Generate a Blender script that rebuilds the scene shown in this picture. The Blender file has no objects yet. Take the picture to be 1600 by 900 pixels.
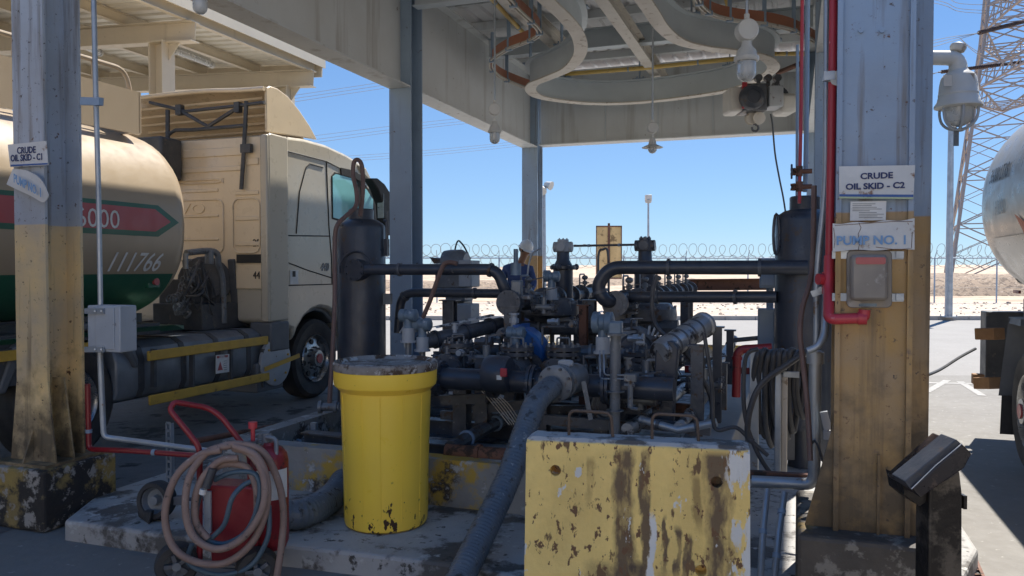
import bpy, bmesh, math, random
from mathutils import Vector, Matrix, noise as mnoise
random.seed(7)
R = math.radians
SC = bpy.context.scene
COL = SC.collection
# ---------------------------------------------------------------- camera, world, sun, exposure
F = 1240.0; CAMZ = 1.68; PITCH = math.atan(30 / F)
cd = bpy.data.cameras.new("camera"); cam = bpy.data.objects.new("camera", cd); COL.objects.link(cam)
cd.sensor_width = 36; cd.lens = 36 * F / 1600; cd.clip_start = 0.05; cd.clip_end = 9000
cam.location = (0, 0, CAMZ); cam.rotation_euler = (math.pi / 2 - PITCH, 0, 0)
SC.camera = cam
SUN_EL, SX, SY = R(58), 0.60, 0.80
w = bpy.data.worlds.new("World"); SC.world = w; w.use_nodes = True
nt = w.node_tree; nt.nodes.clear()
sky = nt.nodes.new("ShaderNodeTexSky"); sky.sky_type = 'NISHITA'; sky.sun_disc = False
sky.sun_elevation = SUN_EL; sky.sun_rotation = math.atan2(SX, SY)
sky.altitude = 900; sky.air_density = 1.0; sky.dust_density = 0.05; sky.ozone_density = 2.6
bg = nt.nodes.new("ShaderNodeBackground"); bg.inputs[1].default_value = 0.053
wo = nt.nodes.new("ShaderNodeOutputWorld")
tint = nt.nodes.new('ShaderNodeMix'); tint.data_type = 'RGBA'; tint.blend_type = 'MULTIPLY'; tint.inputs[0].default_value = 1; tint.inputs[7].default_value = (.27, .34, .43, 1)
nt.links.new(sky.outputs[0], tint.inputs[6])
# light scattered many times by dust, which the sky model leaves out: pale at the horizon, blue higher up, all round
tcw = nt.nodes.new('ShaderNodeTexCoord'); sxw = nt.nodes.new('ShaderNodeSeparateXYZ'); nt.links.new(tcw.outputs['Generated'], sxw.inputs[0])
mrw = nt.nodes.new('ShaderNodeMapRange'); mrw.inputs[1].default_value = 0; mrw.inputs[2].default_value = .5; nt.links.new(sxw.outputs[2], mrw.inputs[0])
pww = nt.nodes.new('ShaderNodeMath'); pww.operation = 'POWER'; pww.inputs[1].default_value = .55; nt.links.new(mrw.outputs[0], pww.inputs[0])
hzw = nt.nodes.new('ShaderNodeMix'); hzw.data_type = 'RGBA'; nt.links.new(pww.outputs[0], hzw.inputs[0])
hzw.inputs[6].default_value = (2.05, 3.0, 3.9, 1); hzw.inputs[7].default_value = (.42, 1.30, 3.2, 1)
adw = nt.nodes.new('ShaderNodeMix'); adw.data_type = 'RGBA'; adw.blend_type = 'ADD'; adw.inputs[0].default_value = 1
nt.links.new(tint.outputs[2], adw.inputs[6]); nt.links.new(hzw.outputs[2], adw.inputs[7]); nt.links.new(adw.outputs[2], bg.inputs[0]); nt.links.new(bg.outputs[0], wo.inputs[0])
sl = bpy.data.lights.new("sun", 'SUN'); sl.energy = 3.3; sl.angle = R(0.53); sl.color = (1, .95, .87)
so = bpy.data.objects.new("sun", sl); COL.objects.link(so)
sd = Vector((SX * math.cos(SUN_EL), SY * math.cos(SUN_EL), math.sin(SUN_EL)))
so.rotation_euler = sd.to_track_quat('Z', 'Y').to_euler(); so.location = (20, 30, 40)
SC.view_settings.view_transform = 'Standard'; SC.view_settings.look = 'None'
SC.view_settings.exposure = 1.42; SC.view_settings.gamma = 1
SC.view_settings.use_curve_mapping = False
try:
    SC.cycles.max_bounces = 10; SC.cycles.diffuse_bounces = 8
except Exception: pass

# ---------------------------------------------------------------- site frames
TH = R(19.5)
U = Vector((math.sin(TH), math.cos(TH), 0)); V = Vector((math.cos(TH), -math.sin(TH), 0)); Z = Vector((0, 0, 1))
O = Vector((-3.13, 5.35, 0)); CAM = Vector((0, 0, CAMZ))
def S(t, s, z=0.0): return O + U * t + V * s + Z * z
def ray(px, py):
    f = Vector((0, math.cos(PITCH), -math.sin(PITCH))); up = Vector((0, math.sin(PITCH), math.cos(PITCH)))
    return f + Vector((1, 0, 0)) * ((px - 800) / F) + up * ((450 - py) / F)
def hit(px, py, p0, n):
    d = ray(px, py); return CAM + d * ((p0 - CAM).dot(n) / d.dot(n))
def PT(px, py, t): return hit(px, py, S(t, 0), U)          # where the sight line meets the plane t
def PS(px, py, s): return hit(px, py, S(0, s), V)
def PZ(px, py, z): return hit(px, py, Vector((0, 0, z)), Z)
def PY(px, py, y): return hit(px, py, Vector((0, y, 0)), Vector((0, 1, 0)))
def ts(p): d = p - O; return d.dot(U), d.dot(V)

# ---------------------------------------------------------------- materials
def mat(name, col, rough=.6, metal=0.0, var=None, spots=None, streak=None, bump=0.0, bscale=30, low=None, coat=0, trans=0, edge=None, spec=None, vlow=0, lowspots=None):
    m = bpy.data.materials.new(name); m.use_nodes = True
    n = m.node_tree.nodes; L = m.node_tree.links
    b = n['Principled BSDF']
    b.inputs['Roughness'].default_value = rough; b.inputs['Metallic'].default_value = metal
    if coat: b.inputs['Coat Weight'].default_value = coat; b.inputs['Coat Roughness'].default_value = .12
    if trans: b.inputs['Transmission Weight'].default_value = trans
    if spec is not None: b.inputs['Specular IOR Level'].default_value = spec
    tc = n.new('ShaderNodeTexCoord'); co = tc.outputs['Object']
    rgb = n.new('ShaderNodeRGB'); rgb.outputs[0].default_value = (*col, 1); cur = rgb.outputs[0]
    def mix(fac, c1, c2):
        x = n.new('ShaderNodeMix'); x.data_type = 'RGBA'
        L.new(fac, x.inputs[0]); L.new(c1, x.inputs[6])
        if isinstance(c2, tuple): x.inputs[7].default_value = (*c2, 1)
        else: L.new(c2, x.inputs[7])
        return x.outputs[2]
    def ramp(src, a, b_, v0=0, v1=1):
        r = n.new('ShaderNodeMapRange'); r.inputs[1].default_value = a; r.inputs[2].default_value = b_
        r.inputs[3].default_value = v0; r.inputs[4].default_value = v1; L.new(src, r.inputs[0]); return r.outputs[0]
    def nz(scale, detail=6, sc=None, rough_=.6, dist=0.0):
        t = n.new('ShaderNodeTexNoise'); t.inputs['Scale'].default_value = scale; t.inputs['Detail'].default_value = detail
        t.inputs['Roughness'].default_value = rough_; t.inputs['Distortion'].default_value = dist
        if sc:
            mp = n.new('ShaderNodeMapping'); mp.inputs['Scale'].default_value = sc; L.new(co, mp.inputs[0]); L.new(mp.outputs[0], t.inputs[0])
        else: L.new(co, t.inputs[0])
        return t.outputs['Fac']
    if low:
        g = n.new('ShaderNodeNewGeometry'); sx = n.new('ShaderNodeSeparateXYZ'); L.new(g.outputs['Position'], sx.inputs[0])
        cur = mix(ramp(sx.outputs[2], low[0] - .004, low[0] + .004, 1, 0), cur, low[1])
    if var: cur = mix(ramp(nz(var[1]), .3, .7, 0, var[2] if len(var) > 2 else 1), cur, var[0])
    if streak:   # (colour, freq, thr, amount)
        cur = mix(ramp(nz(1, 5, (streak[1], streak[1], streak[1] * .06)), streak[2], streak[2] + .12, 0, streak[3]), cur, streak[0])
    for sp in (spots or []):   # (colour, scale, thr, [stretch])
        cur = mix(ramp(nz(sp[1], 8, sp[3] if len(sp) > 3 else None, .65), sp[2] - .075, sp[2] - .015), cur, sp[0])
    if vlow:   # grime rising from the ground (world height), broken up by noise
        g = n.new('ShaderNodeNewGeometry'); sx = n.new('ShaderNodeSeparateXYZ'); L.new(g.outputs['Position'], sx.inputs[0])
        ad = n.new('ShaderNodeMath'); ad.operation = 'ADD'; L.new(sx.outputs[2], ad.inputs[0]); L.new(ramp(nz(6), .25, .75, -.45, .45), ad.inputs[1])
        cur = mix(ramp(ad.outputs[0], vlow - .25, vlow + .35, .85, 0), cur, (.045, .035, .025))
    if lowspots:   # drips and splashes crowding near the foot
        sx = n.new('ShaderNodeSeparateXYZ'); L.new(co, sx.inputs[0]); ad = n.new('ShaderNodeMath'); ad.operation = 'ADD'
        L.new(nz(lowspots[1], 4, (1, 1, .55)), ad.inputs[0]); L.new(ramp(sx.outputs[2], .02, lowspots[2], .10, -.06), ad.inputs[1])
        cur = mix(ramp(ad.outputs[0], .655, .675), cur, lowspots[0])
    L.new(cur, b.inputs['Base Color'])
    rr = ramp(nz(9, 4), .3, .7, max(0, rough - .1), min(1, rough + .1)); L.new(rr, b.inputs['Roughness'])
    if bump:
        bp = n.new('ShaderNodeBump'); bp.inputs['Strength'].default_value = bump; bp.inputs['Distance'].default_value = .01
        L.new(nz(bscale, 8), bp.inputs['Height']); L.new(bp.outputs[0], b.inputs['Normal'])
    return m
M = {}
rust = (.11, .045, .02)
M['steel'] = mat('grey_blue_paint', (.27, .36, .47), .45, var=((.21, .28, .37), 2.2, .7), spots=[((.10, .07, .05), 9, .72)], streak=((.16, .17, .19), 7, .6, .4), bump=.15, bscale=12)
M['column'] = mat('two_tone_column_paint', (.27, .37, .50), .45, low=(1.93, (.42, .24, .06)), var=((.22, .24, .26), 2.4, .45), spots=[(rust, 19, .71), ((.07, .05, .04), 31, .71), ((.20, .13, .08), 6, .745)], streak=((.12, .085, .05), 13, .53, .6), bump=.3, bscale=14, vlow=.85)
M['column_left'] = mat('two_tone_left_column_paint', (.40, .46, .54), .45, low=(1.97, (.80, .56, .24)), var=((.30, .30, .30), 2.4, .6), spots=[(rust, 19, .71), ((.05, .04, .03), 31, .70)], streak=((.13, .10, .07), 12, .52, .6), bump=.3, bscale=14, vlow=.7)
M['beam'] = mat('beige_grey_paint', (.60, .63, .64), .55, var=((.51, .52, .51), 1.5, .6), spots=[((.14, .1, .07), 8, .74)], streak=((.30, .28, .25), 5, .56, .5), bump=.1)
M['cream'] = mat('cream_paint', (.60, .53, .41), .5, var=((.47, .41, .32), 1.7, .5), spots=[((.16, .1, .06), 9, .75)], streak=((.34, .29, .22), 6, .62, .4), bump=.1)
M['deckgrey'] = mat('roof_sheet_grey', (.66, .67, .68), .5, 0, var=((.54, .54, .55), .9, .7), streak=((.22, .21, .2), 3, .58, .5))
M['deckcream'] = mat('roof_sheet_cream', (.72, .68, .58), .5, var=((.58, .53, .44), 1.1, .6), streak=((.4, .35, .28), 4, .62, .4))
M['rail'] = mat('track_grey', (.60, .66, .69), .5, var=((.48, .53, .56), 1.6, .7), spots=[((.3, .3, .3), 12, .76)])
M['flange'] = mat('track_flange_pale', (.60, .57, .51), .5, var=((.48, .43, .36), 2.5, .7), spots=[((.3, .24, .18), 9, .66)])
M['copper'] = mat('copper_orange', (.52, .22, .13), .45, .2, var=((.38, .16, .10), 3, .7))
M['ypipe'] = mat('yellow_pipe_paint', (.62, .42, .10), .45, var=((.5, .38, .16), 3, .6), spots=[((.2, .12, .06), 8, .7)])
M['black'] = mat('black_oily_paint', (.030, .037, .052), .36, var=((.06, .07, .09), 5, .8), spots=[((.17, .17, .17), 22, .74), ((.07, .045, .03), 9, .68)], bump=.25, bscale=22)
M['dark'] = mat('dark_greased_steel', (.055, .062, .075), .42, .1, var=((.12, .13, .145), 6, .9), spots=[((.26, .26, .26), 24, .70), ((.08, .045, .025), 8, .64)], bump=.4, bscale=26)
M['midgrey'] = mat('scuffed_grey_steel', (.21, .23, .25), .42, .2, var=((.12, .13, .14), 5, .9), spots=[((.32, .32, .31), 13, .68), ((.09, .055, .03), 8, .66)], bump=.3, bscale=24)
M['ltgrey'] = mat('light_grey_enclosure', (.40, .43, .46), .5, var=((.30, .32, .34), 3, .8), spots=[((.12, .1, .08), 12, .71)], bump=.1)
M['galv'] = mat('galvanised_steel', (.42, .46, .50), .42, .5, var=((.26, .29, .32), 4, .9), spots=[((.2, .13, .08), 11, .70)], bump=.15)
M['bluehouse'] = mat('blue_grey_housing', (.17, .24, .31), .42, .1, var=((.11, .15, .19), 6, .9), spots=[((.42, .45, .48), 13, .68)], bump=.3)
M['blue'] = mat('blue_guard_paint', (.018, .13, .40), .4, var=((.012, .07, .22), 4, .8), spots=[((.03, .03, .04), 9, .68)], bump=.1)
M['rust'] = mat('rusty_brown_steel', (.13, .06, .04), .7, .1, var=((.22, .10, .06), 5, .8), spots=[((.05, .03, .02), 9, .62)], bump=.3)
M['red'] = mat('red_pipe_paint', (.52, .045, .06), .42, var=((.36, .03, .045), 5, .8), spots=[((.6, .3, .3), 15, .73), ((.09, .03, .03), 10, .70)], bump=.1)
M['reddark'] = mat('red_cart_paint', (.26, .018, .025), .38, var=((.20, .015, .02), 5, .8), spots=[((.06, .02, .02), 9, .66), ((.45, .2, .18), 18, .74)], bump=.15)
M['pinkhose'] = mat('faded_pink_hose', (.29, .20, .16), .7, var=((.20, .13, .105), 9, .9), spots=[((.08, .06, .05), 17, .68), ((.38, .31, .27), 23, .70)], bump=.2, bscale=60)
M['bluehose'] = mat('dark_blue_hose', (.05, .09, .12), .5, var=((.10, .14, .17), 7, .7), spots=[((.3, .3, .3), 16, .74)], bump=.2, bscale=60)
M['rubber'] = mat('rubber', (.022, .022, .024), .7, var=((.06, .055, .05), 6, .8), bump=.3, bscale=40)
M['hoseblk'] = mat('black_hose', (.035, .037, .042), .5, var=((.085, .088, .095), 7, .8), bump=.2, bscale=50)
M['hosegrey'] = mat('greased_grey_hose', (.075, .10, .13), .42, var=((.14, .165, .19), 4, .9), spots=[((.04, .045, .05), 16, .64), ((.30, .31, .32), 25, .70)], bump=.4, bscale=30)
M['brownhose'] = mat('brown_hose', (.14, .08, .065), .6, var=((.2, .13, .11), 6, .8), bump=.2)
M['truck'] = mat('tan_cab_lit_paint', (.80, .65, .44), .33, coat=.5, var=((.54, .44, .31), 1.2, .6), spots=[((.38, .28, .18), 12, .76)], streak=((.45, .36, .25), 6, .66, .25))  # cab tan brightened: light on the rear wall put into the colour
M['cab_shaded'] = mat('tan_cab_shaded_paint', (.50, .45, .35), .33, coat=.5, var=((.45, .40, .32), 1.2, .6), streak=((.36, .31, .24), 6, .64, .25))  # same tan, greyer: shade on the cab side put into the colour
M['tank'] = mat('tan_tank_paint', (.39, .305, .205), .40, coat=.15, var=((.38, .30, .21), .9, .7), streak=((.42, .32, .22), 3, .62, .35))
M['green'] = mat('green_tank_paint', (.035, .12, .075), .42, coat=.1, var=((.015, .11, .06), 2, .8))
M['redstripe'] = mat('red_stripe_paint', (.40, .065, .07), .42, coat=.1, var=((.40, .09, .09), 3, .7))
M['white'] = mat('white_paint', (.74, .74, .72), .55, var=((.5, .49, .46), 9, .7), spots=[((.35, .3, .26), 14, .70)])
M['whitedirty'] = mat('weathered_white_board', (.66, .66, .64), .55, var=((.5, .5, .48), 5, .7), spots=[((.22, .12, .07), 9, .70)], bump=.2)
M['glass'] = mat('glass_clear', (.85, .93, .93), .04, trans=1.0)
M['teal'] = mat('teal_window_glass', (.36, .80, .84), .06, trans=.3, spec=.8)
M['lampglass'] = mat('frosted_lamp_glass', (.72, .74, .74), .25, trans=.45)
M['lampbody'] = mat('lamp_body_cream', (.58, .57, .53), .45, var=((.45, .44, .41), 6, .6))
M['navyink'] = mat('navy_ink', (.02, .035, .12), .6)
M['blueink'] = mat('faded_blue_ink', (.12, .28, .52), .7, var=((.38, .50, .62), 16, .5))
M['blackink'] = mat('black_ink', (.02, .02, .02), .6)
M['blueband'] = mat('blue_band', (.03, .10, .30), .5)
M['greenband'] = mat('green_band', (.40, .50, .30), .5)
M['drum'] = mat('yellow_drum_plastic', (.96, .66, .07), .36, var=((.92, .60, .08), 2.5, .7), spots=[((.10, .055, .02), 26, .745, (1, 1, .6))], spec=.4, lowspots=((.06, .03, .018), 22, .34))
M['drumlid'] = mat('grimy_drum_lid', (.34, .33, .31), .55, var=((.12, .10, .085), 6, .9), spots=[((.06, .035, .02), 7, .56), ((.45, .45, .43), 14, .62)], bump=.5)
M['railyel'] = mat('yellow_side_rail', (.62, .38, .05), .5, var=((.45, .28, .05), 7, .8), spots=[((.12, .07, .03), 9, .68)], streak=None)
M['chassis'] = mat('chassis_black', (.045, .05, .058), .5, .1, var=((.11, .11, .11), 5, .8), spots=[((.14, .12, .10), 11, .68)], bump=.3)
M['fueltank'] = mat('fuel_tank_grey', (.22, .245, .27), .4, .2, var=((.10, .11, .125), 3, .8), bump=.1)
M['plasticgrey'] = mat('fender_grey_plastic', (.10, .11, .12), .55, var=((.15, .155, .16), 5, .7))
M['rim'] = mat('wheel_rim_metal', (.42, .43, .44), .3, .8, var=((.2, .2, .2), 6, .8))
M['tanker2'] = mat('polished_tanker_skin', (.40, .37, .32), .34, .3, var=((.34, .32, .29), 1.3, .6), streak=((.40, .36, .31), 5, .6, .45))
M['wood'] = mat('weathered_wood', (.36, .20, .09), .75, var=((.24, .12, .05), 5, .8), streak=None, bump=.5)
M['navycloth'] = mat('navy_coverall_cloth', (.03, .055, .15), .85, var=((.05, .08, .19), 8, .8), bump=.3, bscale=40)
M['skin'] = mat('brown_skin', (.24, .12, .07), .55)
M['hat'] = mat('white_hard_hat', (.68, .69, .68), .35, var=((.5, .5, .5), 8, .6))
M['pylon'] = mat('weathered_pylon_steel', (.30, .285, .28), .6, .2, var=((.36, .3, .26), .8, .7))
M['wire'] = mat('wire_metal', (.30, .32, .34), .5, .4)
M['insul'] = mat('brown_insulator', (.06, .04, .035), .35)
M['tanboard'] = mat('tan_sign_board', (.74, .52, .24), .6, var=((.5, .34, .14), 2, .8), spots=[((.25, .16, .07), 3.2, .62, (1, 1, 1))])
M['yinside'] = mat('orange_wedge', (.5, .12, .04), .5)
# ---------------------------------------------------------------- mesh builder
def frame(d, up=Z):
    d = d.normalized()
    if abs(d.dot(up)) > .98: up = Vector((0, 1, 0)) if abs(d.y) < .9 else Vector((1, 0, 0))
    x = d.cross(up).normalized(); y = x.cross(d).normalized()
    return x, y, d
def spline(pts, n=8, closed=False):
    pts = [Vector(p) for p in pts]
    if len(pts) < 3: return pts
    out = []; N = len(pts); rng = N if closed else N - 1
    for i in range(rng):
        if closed: a, b, c, d = pts[i - 1], pts[i], pts[(i + 1) % N], pts[(i + 2) % N]
        else: a, b, c, d = pts[max(i - 1, 0)], pts[i], pts[i + 1], pts[min(i + 2, N - 1)]
        for k in range(n):
            t = k / n
            out.append(.5 * ((2 * b) + (c - a) * t + (2 * a - 5 * b + 4 * c - d) * t * t + (3 * b - a - 3 * c + d) * t ** 3))
    if not closed: out.append(pts[-1])
    return out
def bend(pts, r, n=5):
    """polyline with its corners rounded, for pipes"""
    pts = [Vector(p) for p in pts]; out = [pts[0]]
    for i in range(1, len(pts) - 1):
        a, b, c = pts[i - 1], pts[i], pts[i + 1]
        d1 = (a - b); d2 = (c - b); rr = min(r, d1.length * .49, d2.length * .49)
        p = b + d1.normalized() * rr; q = b + d2.normalized() * rr
        for k in range(n + 1):
            t = k / n; out.append(p * (1 - t) ** 2 + b * 2 * t * (1 - t) + q * t * t)
    out.append(pts[-1]); return out
class MB:
    def __init__(s): s.v = []; s.f = []; s.mi = []; s.cur = 0
    def add(s, vs, fs):
        o = len(s.v); s.v += [Vector(v) for v in vs]; s.f += [[i + o for i in f] for f in fs]; s.mi += [s.cur] * len(fs); return s
    def m(s, i): s.cur = i; return s
    def box(s, c, size, ax=None):
        x, y, z = ax if ax else (Vector((1, 0, 0)), Vector((0, 1, 0)), Z); c = Vector(c); a, b, d = (k / 2 for k in size)
        vs = [c + x * a * i + y * b * j + z * d * k for i in (-1, 1) for j in (-1, 1) for k in (-1, 1)]
        return s.add(vs, [(0, 1, 3, 2), (4, 6, 7, 5), (0, 4, 5, 1), (2, 3, 7, 6), (0, 2, 6, 4), (1, 5, 7, 3)])
    def bar(s, p0, p1, w, h, up=Z):
        p0, p1 = Vector(p0), Vector(p1); x, y, d = frame(p1 - p0, up)
        return s.box((p0 + p1) / 2, (w, h, (p1 - p0).length), (x, y, d))
    def ibeam(s, p0, p1, h, w, tf=.012, tw=.008, up=Z):
        p0, p1 = Vector(p0), Vector(p1); x, y, d = frame(p1 - p0, up)
        for k in (-1, 1): s.bar(p0 + y * k * (h / 2 - tf / 2), p1 + y * k * (h / 2 - tf / 2), w, tf, up)
        return s.bar(p0, p1, tw, h - 2 * tf, up)
    def cyl(s, p0, p1, r, r2=None, n=20, caps=True):
        p0, p1 = Vector(p0), Vector(p1); r2 = r if r2 is None else r2; x, y, d = frame(p1 - p0)
        vs = []
        for p, q in ((p0, r), (p1, r2)):
            vs += [p + (x * math.cos(2 * math.pi * i / n) + y * math.sin(2 * math.pi * i / n)) * q for i in range(n)]
        fs = [(i, (i + 1) % n, n + (i + 1) % n, n + i) for i in range(n)]
        if caps: fs += [list(range(n))[::-1], list(range(n, 2 * n))]
        return s.add(vs, fs)
    def lathe(s, o, d, prof, n=28, cap=True):
        """prof: (radius, distance along d)"""
        o = Vector(o); x, y, d = frame(Vector(d)); vs = []; fs = []; m_ = len(prof)
        for r, h in prof:
            vs += [o + d * h + (x * math.cos(2 * math.pi * i / n) + y * math.sin(2 * math.pi * i / n)) * max(r, 1e-4) for i in range(n)]
        for k in range(m_ - 1):
            fs += [(k * n + i, k * n + (i + 1) % n, (k + 1) * n + (i + 1) % n, (k + 1) * n + i) for i in range(n)]
        if cap: fs += [list(range(n))[::-1], list(range((m_ - 1) * n, m_ * n))]
        return s.add(vs, fs)
    def tube(s, pts, r, n=10, caps=True, closed=False, rfun=None):
        pts = [Vector(p) for p in pts]; N = len(pts)
        if N < 2: return s
        up = None; vs = []; fs = []
        for i, p in enumerate(pts):
            a = pts[i - 1] if (i or closed) else p; b = pts[(i + 1) % N] if (i < N - 1 or closed) else p
            d = (b - a)
            if d.length < 1e-9: d = Vector((0, 0, 1))
            d.normalize()
            if up is None:
                up = Vector((0, 0, 1)) if abs(d.z) < .9 else Vector((1, 0, 0))
            x = d.cross(up)
            if x.length < 1e-5: x = d.cross(Vector((.3, .7, .2)))
            x.normalize(); up = x.cross(d).normalized(); rr = rfun(i / (N - 1)) if rfun else r
            vs += [p + (x * math.cos(2 * math.pi * k / n) + up * math.sin(2 * math.pi * k / n)) * rr for k in range(n)]
        for i in range(N if closed else N - 1):
            j = (i + 1) % N
            fs += [(i * n + k, i * n + (k + 1) % n, j * n + (k + 1) % n, j * n + k) for k in range(n)]
        if caps and not closed: fs += [list(range(n))[::-1], list(range((N - 1) * n, N * n))]
        return s.add(vs, fs)
    def prism(s, poly, ext):
        """poly: list of 3D points (planar), ext: extrusion vector"""
        poly = [Vector(p) for p in poly]; n = len(poly); ext = Vector(ext)
        return s.add(poly + [p + ext for p in poly], [list(range(n))[::-1], list(range(n, 2 * n))] + [(i, (i + 1) % n, n + (i + 1) % n, n + i) for i in range(n)])
    def strip(s, path, side0, side1, h0, h1):
        """rectangular bar swept along a flat curve: offsets across the path and in height"""
        N = len(path); vs = []; fs = []
        for i, p in enumerate(path):
            a = path[max(i - 1, 0)]; b = path[min(i + 1, N - 1)]; d = (b - a); d.z = 0; d.normalize(); q = Vector((d.y, -d.x, 0))
            vs += [p + q * side0 + Z * h0, p + q * side1 + Z * h0, p + q * side1 + Z * h1, p + q * side0 + Z * h1]
        for i in range(N - 1):
            fs += [(i * 4 + k, i * 4 + (k + 1) % 4, i * 4 + 4 + (k + 1) % 4, i * 4 + 4 + k) for k in range(4)]
        fs += [(3, 2, 1, 0), tuple((N - 1) * 4 + k for k in range(4))]
        return s.add(vs, fs)
    def sphere(s, c, r, sc=(1, 1, 1), n=16, m_=10):
        c = Vector(c); vs = []; fs = []
        for j in range(m_ + 1):
            a = math.pi * j / m_
            for i in range(n):
                b = 2 * math.pi * i / n
                vs.append(c + Vector((math.sin(a) * math.cos(b) * sc[0], math.sin(a) * math.sin(b) * sc[1], math.cos(a) * sc[2])) * r)
        for j in range(m_):
            fs += [(j * n + i, j * n + (i + 1) % n, (j + 1) * n + (i + 1) % n, (j + 1) * n + i) for i in range(n)]
        return s.add(vs, fs)
    def build(s, name, mt, parent=None, bevel=0, smooth=True, kind=None, angle=35, label=None):
        org = parent.get('_w') if parent is not None else None
        if org is None:
            xs = [v.x for v in s.v]; ys = [v.y for v in s.v]; zs = [v.z for v in s.v]
            org = ((min(xs) + max(xs)) / 2, (min(ys) + max(ys)) / 2, min(zs))
        org = Vector(org)
        me = bpy.data.meshes.new(name); me.from_pydata([v - org for v in s.v], [], s.f)
        ms = mt if isinstance(mt, (list, tuple)) else [mt]
        for k in ms: me.materials.append(M[k] if isinstance(k, str) else k)
        for p, i in zip(me.polygons, s.mi): p.material_index = i
        bm = bmesh.new(); bm.from_mesh(me); bmesh.ops.remove_doubles(bm, verts=bm.verts, dist=1e-5)
        bmesh.ops.recalc_face_normals(bm, faces=bm.faces); bm.to_mesh(me); bm.free()
        if smooth:
            for p in me.polygons: p.use_smooth = True
            me.set_sharp_from_angle(angle=R(angle))
        o = bpy.data.objects.new(name, me); COL.objects.link(o)
        if parent is not None:
            o.parent = parent; o['_w'] = tuple(org)
        else:
            o.location = org; o['_w'] = tuple(org)
        if bevel:
            bv = o.modifiers.new('bevel', 'BEVEL'); bv.width = bevel; bv.segments = 2; bv.limit_method = 'ANGLE'; bv.angle_limit = R(40)
        if kind: o['kind'] = kind
        if label: o['label'] = label
        return o
def tag(o, label, cat, group=None):
    o['label'] = label; o['category'] = cat
    if group: o['group'] = group
    return o
def thing(name, loc, label, cat, group=None):
    o = bpy.data.objects.new(name, None); COL.objects.link(o); o.location = Vector(loc); o['_w'] = tuple(loc); o.empty_display_size = .2
    return tag(o, label, cat, group)
def copy_thing(root, newloc, label=None, group=None):
    def cp(o, par):
        c = o.copy(); COL.objects.link(c); c.parent = par
        for ch in o.children: cp(ch, c)
        return c
    r = cp(root, None); r.location = newloc
    if label: r['label'] = label
    if group: r['group'] = group
    return r
FONT = None
def text_mesh(name, body, size, origin, right, up, mt, parent, squash=1.0, shear=0, depth=.0015, conform=None, align='CENTER', bold=0.0):
    c = bpy.data.curves.new('txt', 'FONT'); c.body = body; c.size = size; c.align_x = align; c.align_y = 'CENTER'; c.shear = shear
    c.offset = bold; c.extrude = 0 if conform else depth; c.resolution_u = 3
    o = bpy.data.objects.new('txt', c); COL.objects.link(o)
    bpy.context.view_layer.update()
    me = bpy.data.meshes.new_from_object(o.evaluated_get(bpy.context.evaluated_depsgraph_get()))
    bpy.data.objects.remove(o); bpy.data.curves.remove(c)
    right = Vector(right).normalized(); up = Vector(up).normalized(); nrm = right.cross(up)
    mb = MB(); vs = []
    for v in me.vertices:
        p = Vector(origin) + right * v.co.x * squash + up * v.co.y + nrm * v.co.z
        vs.append(conform(p) if conform else p)
    mb.add(vs, [list(p.vertices) for p in me.polygons]); bpy.data.meshes.remove(me)
    return mb.build(name, mt, parent, smooth=False)
def bolts(mb, c, d, r, n=8, br=.009, h=.02):
    x, y, d = frame(Vector(d))
    for k in range(n):
        a = 2 * math.pi * (k + .5) / n; p = Vector(c) + (x * math.cos(a) + y * math.sin(a)) * r
        mb.cyl(p - d * h, p + d * h, br, n=6)
def flange(mb, c, d, r, th=.022, gap=.006, nb=8):
    d = Vector(d).normalized(); c = Vector(c)
    mb.cyl(c - d * (th + gap / 2), c - d * gap / 2, r, n=28); mb.cyl(c + d * gap / 2, c + d * (th + gap / 2), r, n=28)
    mb.cyl(c - d * gap, c + d * gap, r * .8, n=20); bolts(mb, c, d, r * .84, nb, .008, th + .018)
# ---------------------------------------------------------------- ground
def sheet(name, pts, z, mt, kind='structure'):
    mb = MB(); mb.add([Vector((p[0], p[1], z)) for p in pts], [list(range(len(pts)))]); return mb.build(name, mt, kind=kind, smooth=False)
M['desert'] = mat('desert_sand', (.50, .37, .26), .95, var=((.58, .44, .32), .02, .9), spots=[((.38, .27, .19), .35, .60), ((.30, .22, .16), 1.5, .66)], bump=.4, bscale=2)
M['asphalt'] = mat('sun_bleached_asphalt', (.285, .27, .252), .9, var=((.24, .228, .212), .8, .8), spots=[((.33, .315, .295), 9, .66), ((.20, .19, .178), 1.1, .71)], bump=.2, bscale=30)
M['concrete'] = mat('worn_concrete', (.218, .206, .187), .82, var=((.175, .163, .147), .9, .9), spots=[((.19, .17, .15), 2.3, .71), ((.33, .32, .29), 12, .69)], streak=None, bump=.4, bscale=25)
M['slab'] = mat('oil_stained_slab', (.46, .445, .42), .62, var=((.26, .25, .235), 1.3, .95), spots=[((.10, .09, .08), 2.6, .60), ((.46, .45, .42), 9, .67), ((.05, .045, .04), 13, .67)], bump=.7, bscale=18)
M['bundwall'] = mat('painted_bund_wall', (.30, .30, .28), .7, var=((.20, .19, .18), 3, .9), spots=[((.46, .30, .05), 1.6, .60), ((.05, .04, .035), 4, .62), ((.42, .42, .41), 8, .64)], bump=.5)
M['kerbm'] = mat('kerb_concrete', (.40, .385, .36), .85, var=((.30, .28, .26), 1.5, .9), bump=.3)
M['gravel'] = mat('stony_verge', (.40, .31, .23), .95, var=((.56, .47, .38), .7, .9), spots=[((.26, .2, .16), 6, .60), ((.62, .56, .5), 9, .62)], bump=.8, bscale=14)
M['berm'] = mat('brown_earth_bank', (.26, .19, .135), .97, var=((.35, .26, .18), .6, .9), spots=[((.15, .11, .08), 3.5, .58), ((.42, .33, .25), 5, .64)], bump=1.0, bscale=9)
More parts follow.
